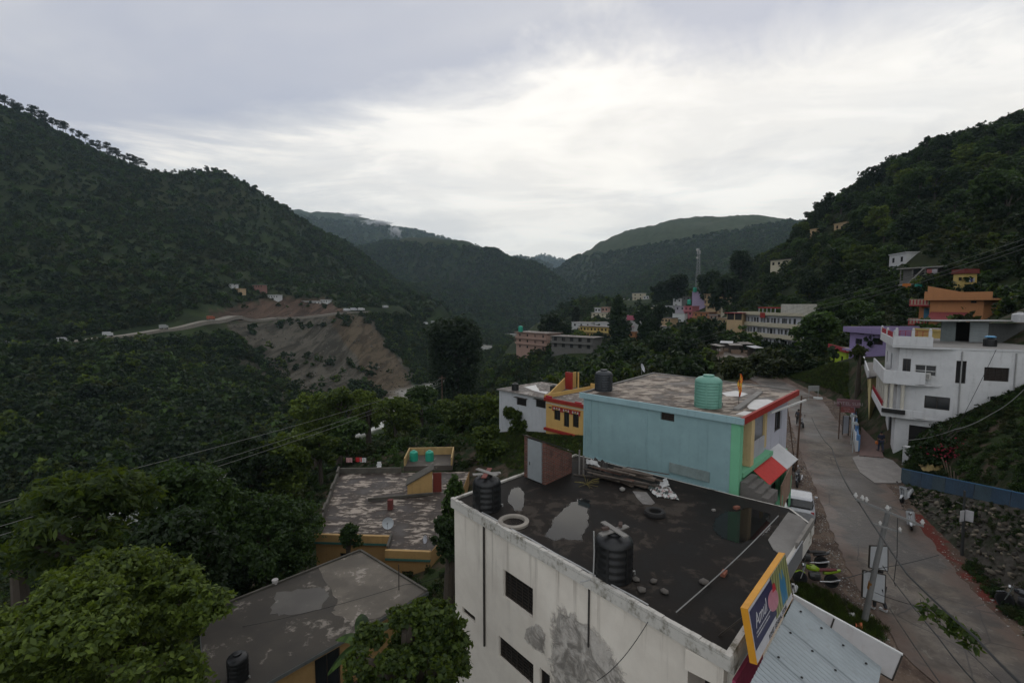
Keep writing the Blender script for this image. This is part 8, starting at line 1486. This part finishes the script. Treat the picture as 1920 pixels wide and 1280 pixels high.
crumple('white_scrap', 'white plastic scrap in the weeds near the utility pole', 'scrap', [(1592, 1152), (1602, 1150), (1604, 1160), (1594, 1161)], 0.03, 0.18, plain((0.42, 0.42, 0.40), 0.6), 32, 6, 5)
crumple('white_bag', 'white bag at the corner of the billboard above the weeds', 'bag', [(1482, 1100), (1494, 1098), (1495, 1112), (1484, 1114)], 0.6, 0.3, plain((0.42, 0.42, 0.41), 0.6), 33, 7, 6)
# loose stones and chips on the road shoulders
PC_PEB = proto_coll('pebbles', [('pebble', mesh_np('pebble', *lump(600+k, 1.0, (1, 0.8, 0.55)), paint(((0.14, 0.125, 0.11), (0.22, 0.205, 0.185), (0.10, 0.075, 0.06), (0.30, 0.29, 0.27))[k], 0.9, 0.2, 0.2, streak=False))) for k in range(4)])
rgn = np.random.RandomState(44); P = []
for _ in range(5200):
    i = rgn.randint(2, 9); t = rgn.rand(); a_, b_ = np.array(STREET[i]), np.array(STREET[i+1]); d_ = (b_-a_)/np.linalg.norm(b_-a_); n_ = np.array([d_[1], -d_[0]]); side = rgn.choice([-1, -1, 1]); o_ = side*(2.3+abs(rgn.normal(0, 0.55 if rgn.rand() < 0.5 else 1.1))); q = a_+(b_-a_)*t+n_*o_; P.append((q[0], q[1], -0.02))
gn_scatter('shoulder_gravel', np.array(P), np.abs(rgn.normal(0, 0.022, len(P)))+0.012, PC_PEB, 'loose stones and chips along the street edges', tilt=0.5)
rgn = np.random.RandomState(71); q = np.zeros((0, 3))
for _ in range(6):
    Y = rgn.uniform(235, 440, 4000); X = (rgn.uniform(430, 800, 4000)-960)/FPX*Y; P = np.stack([X, Y, hz(X, Y)], 1); sm1, sm2, _t = slide_mask(P); q = np.concatenate([q, P[((sm1 > 0.5) | (sm2 > 0.5)) & (rgn.rand(4000) < 0.5)]])
q = q[:1100]; PC_ROCK = proto_coll('rocks', [('rock', mesh_np('rock', *lump(640+k, 1.0, (1, 0.8, 0.6)), paint(((0.045, 0.040, 0.031), (0.075, 0.067, 0.053), (0.11, 0.10, 0.083))[k], 0.95, 0.2, 0.2, streak=False))) for k in range(3)]); gn_scatter('landslide_boulders', q, np.abs(rgn.normal(0, 0.42, len(q)))+0.15, PC_ROCK, 'loose boulders and rubble strewn down the landslide scar', tilt=0.6)
# bougainvillea arching against the hotel
c = at(1765, 846, 33.0); zb = hz1(c.x, c.y); bo = thing('flowering_bush', 'arching dark bougainvillea with red flowers against the white hotel', 'bush', (c.x, c.y, zb)); me, LC = crown_mesh('crown', 501, 5200, 1.9, 1.2, 1.35, 22, 0.10, LEAF['deep'], 0.55, 0.5, 0.3); link('crown', me, bo, (-0.3, 0, c.z-zb)); m = MB(); rg2 = random.Random(8); tips = []
for k_ in range(9):
    a_ = rg2.uniform(-0.6, 3.6); L_ = rg2.uniform(1.8, 3.3); pts = [(L_*t*math.cos(a_), 0.35*L_*t*math.sin(a_*2), (c.z-zb)+1.6*math.sin(min(1, t*1.15)*2.2)*rg2.uniform(0.9, 1.1)) for t in np.linspace(0, 1, 9)]; m.tube(pts, [0.03]*3+[0.02]*6, 5); tips += pts[3:]
m.build('branches', bark, bo); rgn = np.random.RandomState(3); T = np.repeat(np.array(tips), 9, 0)+rgn.normal(0, 0.10, (len(tips)*9, 3)); Vv, Ff = leaf_quads(rgn, T, rgn.normal(0, 1, T.shape), 0.08, 0.5); link('branch_leaves', mesh_np('branch_leaves', Vv, Ff, LEAF['deep']), bo)
T = rgn.normal(0, 1, (260, 3))*np.array([0.7, 0.35, 0.35])+np.array([0.1, -0.9, c.z-zb+0.2]); Vv, Ff = leaf_quads(rgn, T, rgn.normal(0, 1, T.shape), 0.07, 0.7); link('flowers', mesh_np('flowers', Vv, Ff, plain((0.22, 0.012, 0.03), 0.7)), bo)
# leafy creeper hanging on the thick cable near the camera
c = at(1782, 1160, 9.2); cr = thing('creeper', 'green leafy creeper clinging to the thick cable over the street', 'creeper', c); rgn = np.random.RandomState(12); T = []
for k_ in range(150): t = rgn.rand(); T.append(np.array([(t-0.5)*0.62, (0.5-t)*0.75, (0.5-t)*0.36-rgn.rand()**2*0.34])+rgn.normal(0, 0.045, 3))
T = np.array(T); Vv, Ff = leaf_quads(rgn, T, np.tile([0, -0.4, 0.8], (len(T), 1))+rgn.normal(0, 0.3, T.shape), 0.088, 0.5); link('leaves', mesh_np('leaves', Vv, Ff, LEAF['fresh']), cr); m = MB()
for k_ in range(8): t = rgn.rand(); m.tube([((t-0.5)*0.6, (0.5-t)*0.75, (0.5-t)*0.36), ((t-0.5)*0.6+0.05, (0.5-t)*0.75, (0.5-t)*0.36-0.3)], 0.006, 4)
m.build('stems', bark, cr)
# banana plant with broad leaves beside the front tree
c = at(680, 1205, 15.0); zb = hz1(c.x, c.y); ba = thing('banana_plant', 'banana plant with broad torn leaves between grey roof and front tree', 'plant', (c.x, c.y, zb)); h_ = c.z-zb; MB().tube([(0, 0, -0.3), (0.05, 0, h_*0.6), (0, 0, h_)], [0.14, 0.11, 0.07], 8).build('stem', LEAF['olive'], ba)
for k_, (a_, L_, up2) in enumerate(((2.9, 1.0, 0.7), (0.6, 1.1, 1.0), (4.6, 1.0, 0.35), (1.9, 0.9, 1.2), (3.6, 1.1, 0.05))):
    m = MB(); prev = None
    for t in np.linspace(0, 1, 9):
        p = V3((L_*t*math.cos(a_), L_*t*math.sin(a_), h_+up2*t-0.75*t*t)); w_ = 0.24*math.sin(math.pi*min(0.97, 0.12+0.85*t))**0.7; s_ = V3((-math.sin(a_), math.cos(a_), -0.25))*w_; s2 = V3((math.sin(a_), -math.cos(a_), -0.25))*w_; cur = (p+s_, p, p+s2)
        if prev: m.face([prev[0], cur[0], cur[1], prev[1]]); m.face([prev[1], cur[1], cur[2], prev[2]])
        prev = cur
    m.build('leaf', LEAF['mid'], ba)
# dry yellow twigs on the roof beside the plank heap
m = MB(); rg2 = random.Random(5); c = on(1100, 908, 4.51)
for k_ in range(16): a_ = rg2.uniform(0, 6.28); q = (0.25*math.cos(a_), 0.25*math.sin(a_), 0.25*rg2.random()); m.tube([(0, 0, 0), q, (q[0]*2.2, q[1]*2.2, q[2]*1.3)], 0.008, 4)
tag(m.build('dry_weed', plain((0.16, 0.13, 0.04), 0.9), None, c), 'dry yellowish weed growing on the dark roof by the planks', 'weed')
# ------------------------------------------------------------------ haze: thin even air over the whole valley
hm = bpy.data.materials.new('air'); hm.use_nodes = True; ht = hm.node_tree; ht.nodes.clear()
pv = ht.nodes.new('ShaderNodeVolumePrincipled'); pv.inputs['Color'].default_value = (0.64, 0.86, 1.0, 1); pv.inputs['Density'].default_value = 0.000098; pv.inputs['Anisotropy'].default_value = 0.35
ho = ht.nodes.new('ShaderNodeOutputMaterial'); ht.links.new(pv.outputs[0], ho.inputs['Volume'])
zt = float(max(PT[:, 2].max(), CAM_Z))+30
zl = float(PT[:, 2].min())-1.0
m = MB(); m.box((0, 1100, (zt+zl)/2), (11000, 9000, zt-zl)); tag(m.build('haze', hm), 'thin pale haze filling the valley', None, None, 'stuff')

# wisps of mist clinging to the far ridge
wm_ = bpy.data.materials.new('mist'); wm_.use_nodes = True; mt_ = wm_.node_tree; mt_.nodes.clear(); mo_ = mt_.nodes.new('ShaderNodeOutputMaterial'); mv = mt_.nodes.new('ShaderNodeVolumePrincipled'); mv.inputs['Color'].default_value = (0.95, 0.96, 0.98, 1)
tcm = mt_.nodes.new('ShaderNodeTexCoord'); nm_ = mt_.nodes.new('ShaderNodeTexNoise'); nm_.inputs['Scale'].default_value = 2.6; nm_.inputs['Detail'].default_value = 5; mt_.links.new(tcm.outputs['Object'], nm_.inputs['Vector']); ln = mt_.nodes.new('ShaderNodeVectorMath'); ln.operation = 'LENGTH'; mt_.links.new(tcm.outputs['Object'], ln.inputs[0])
def mm(op, a, b):
    n = mt_.nodes.new('ShaderNodeMath'); n.operation = op
    for i, v in enumerate((a, b)):
        if isinstance(v, (int, float)): n.inputs[i].default_value = v
        else: mt_.links.new(v, n.inputs[i])
    return n.outputs[0]
dn = mm('MAXIMUM', mm('SUBTRACT', mm('ADD', mm('MULTIPLY', nm_.outputs['Fac'], 1.6), mm('MULTIPLY', ln.outputs['Value'], -0.9)), 0.22), 0.0); mt_.links.new(mm('MULTIPLY', dn, 0.22), mv.inputs['Density']); mt_.links.new(mv.outputs[0], mo_.inputs['Volume'])
for px, py, Y, sx_, sz_, lab in ((704, 420, 2500, 120, 34, 'wisp of white mist on the far ridge, left of the gully'), (740, 438, 2400, 44, 62, 'thin white mist rising in the far gully'), (905, 482, 2350, 80, 22, 'low mist patch on the far ridge toward the gap'), (660, 404, 2620, 80, 16, 'faint mist along the far ridge top')):
    p = at(px, py, Y); V_, F_ = lump(5, 1.0, (1, 1, 1)); me = mesh_np('mist', V_/np.linalg.norm(V_, axis=1, keepdims=True), F_, wm_); o = link('mist', me, None, p); o.scale = (sx_, 60, sz_); tag(o, lab, None, 'mist on the far ridge', 'stuff')
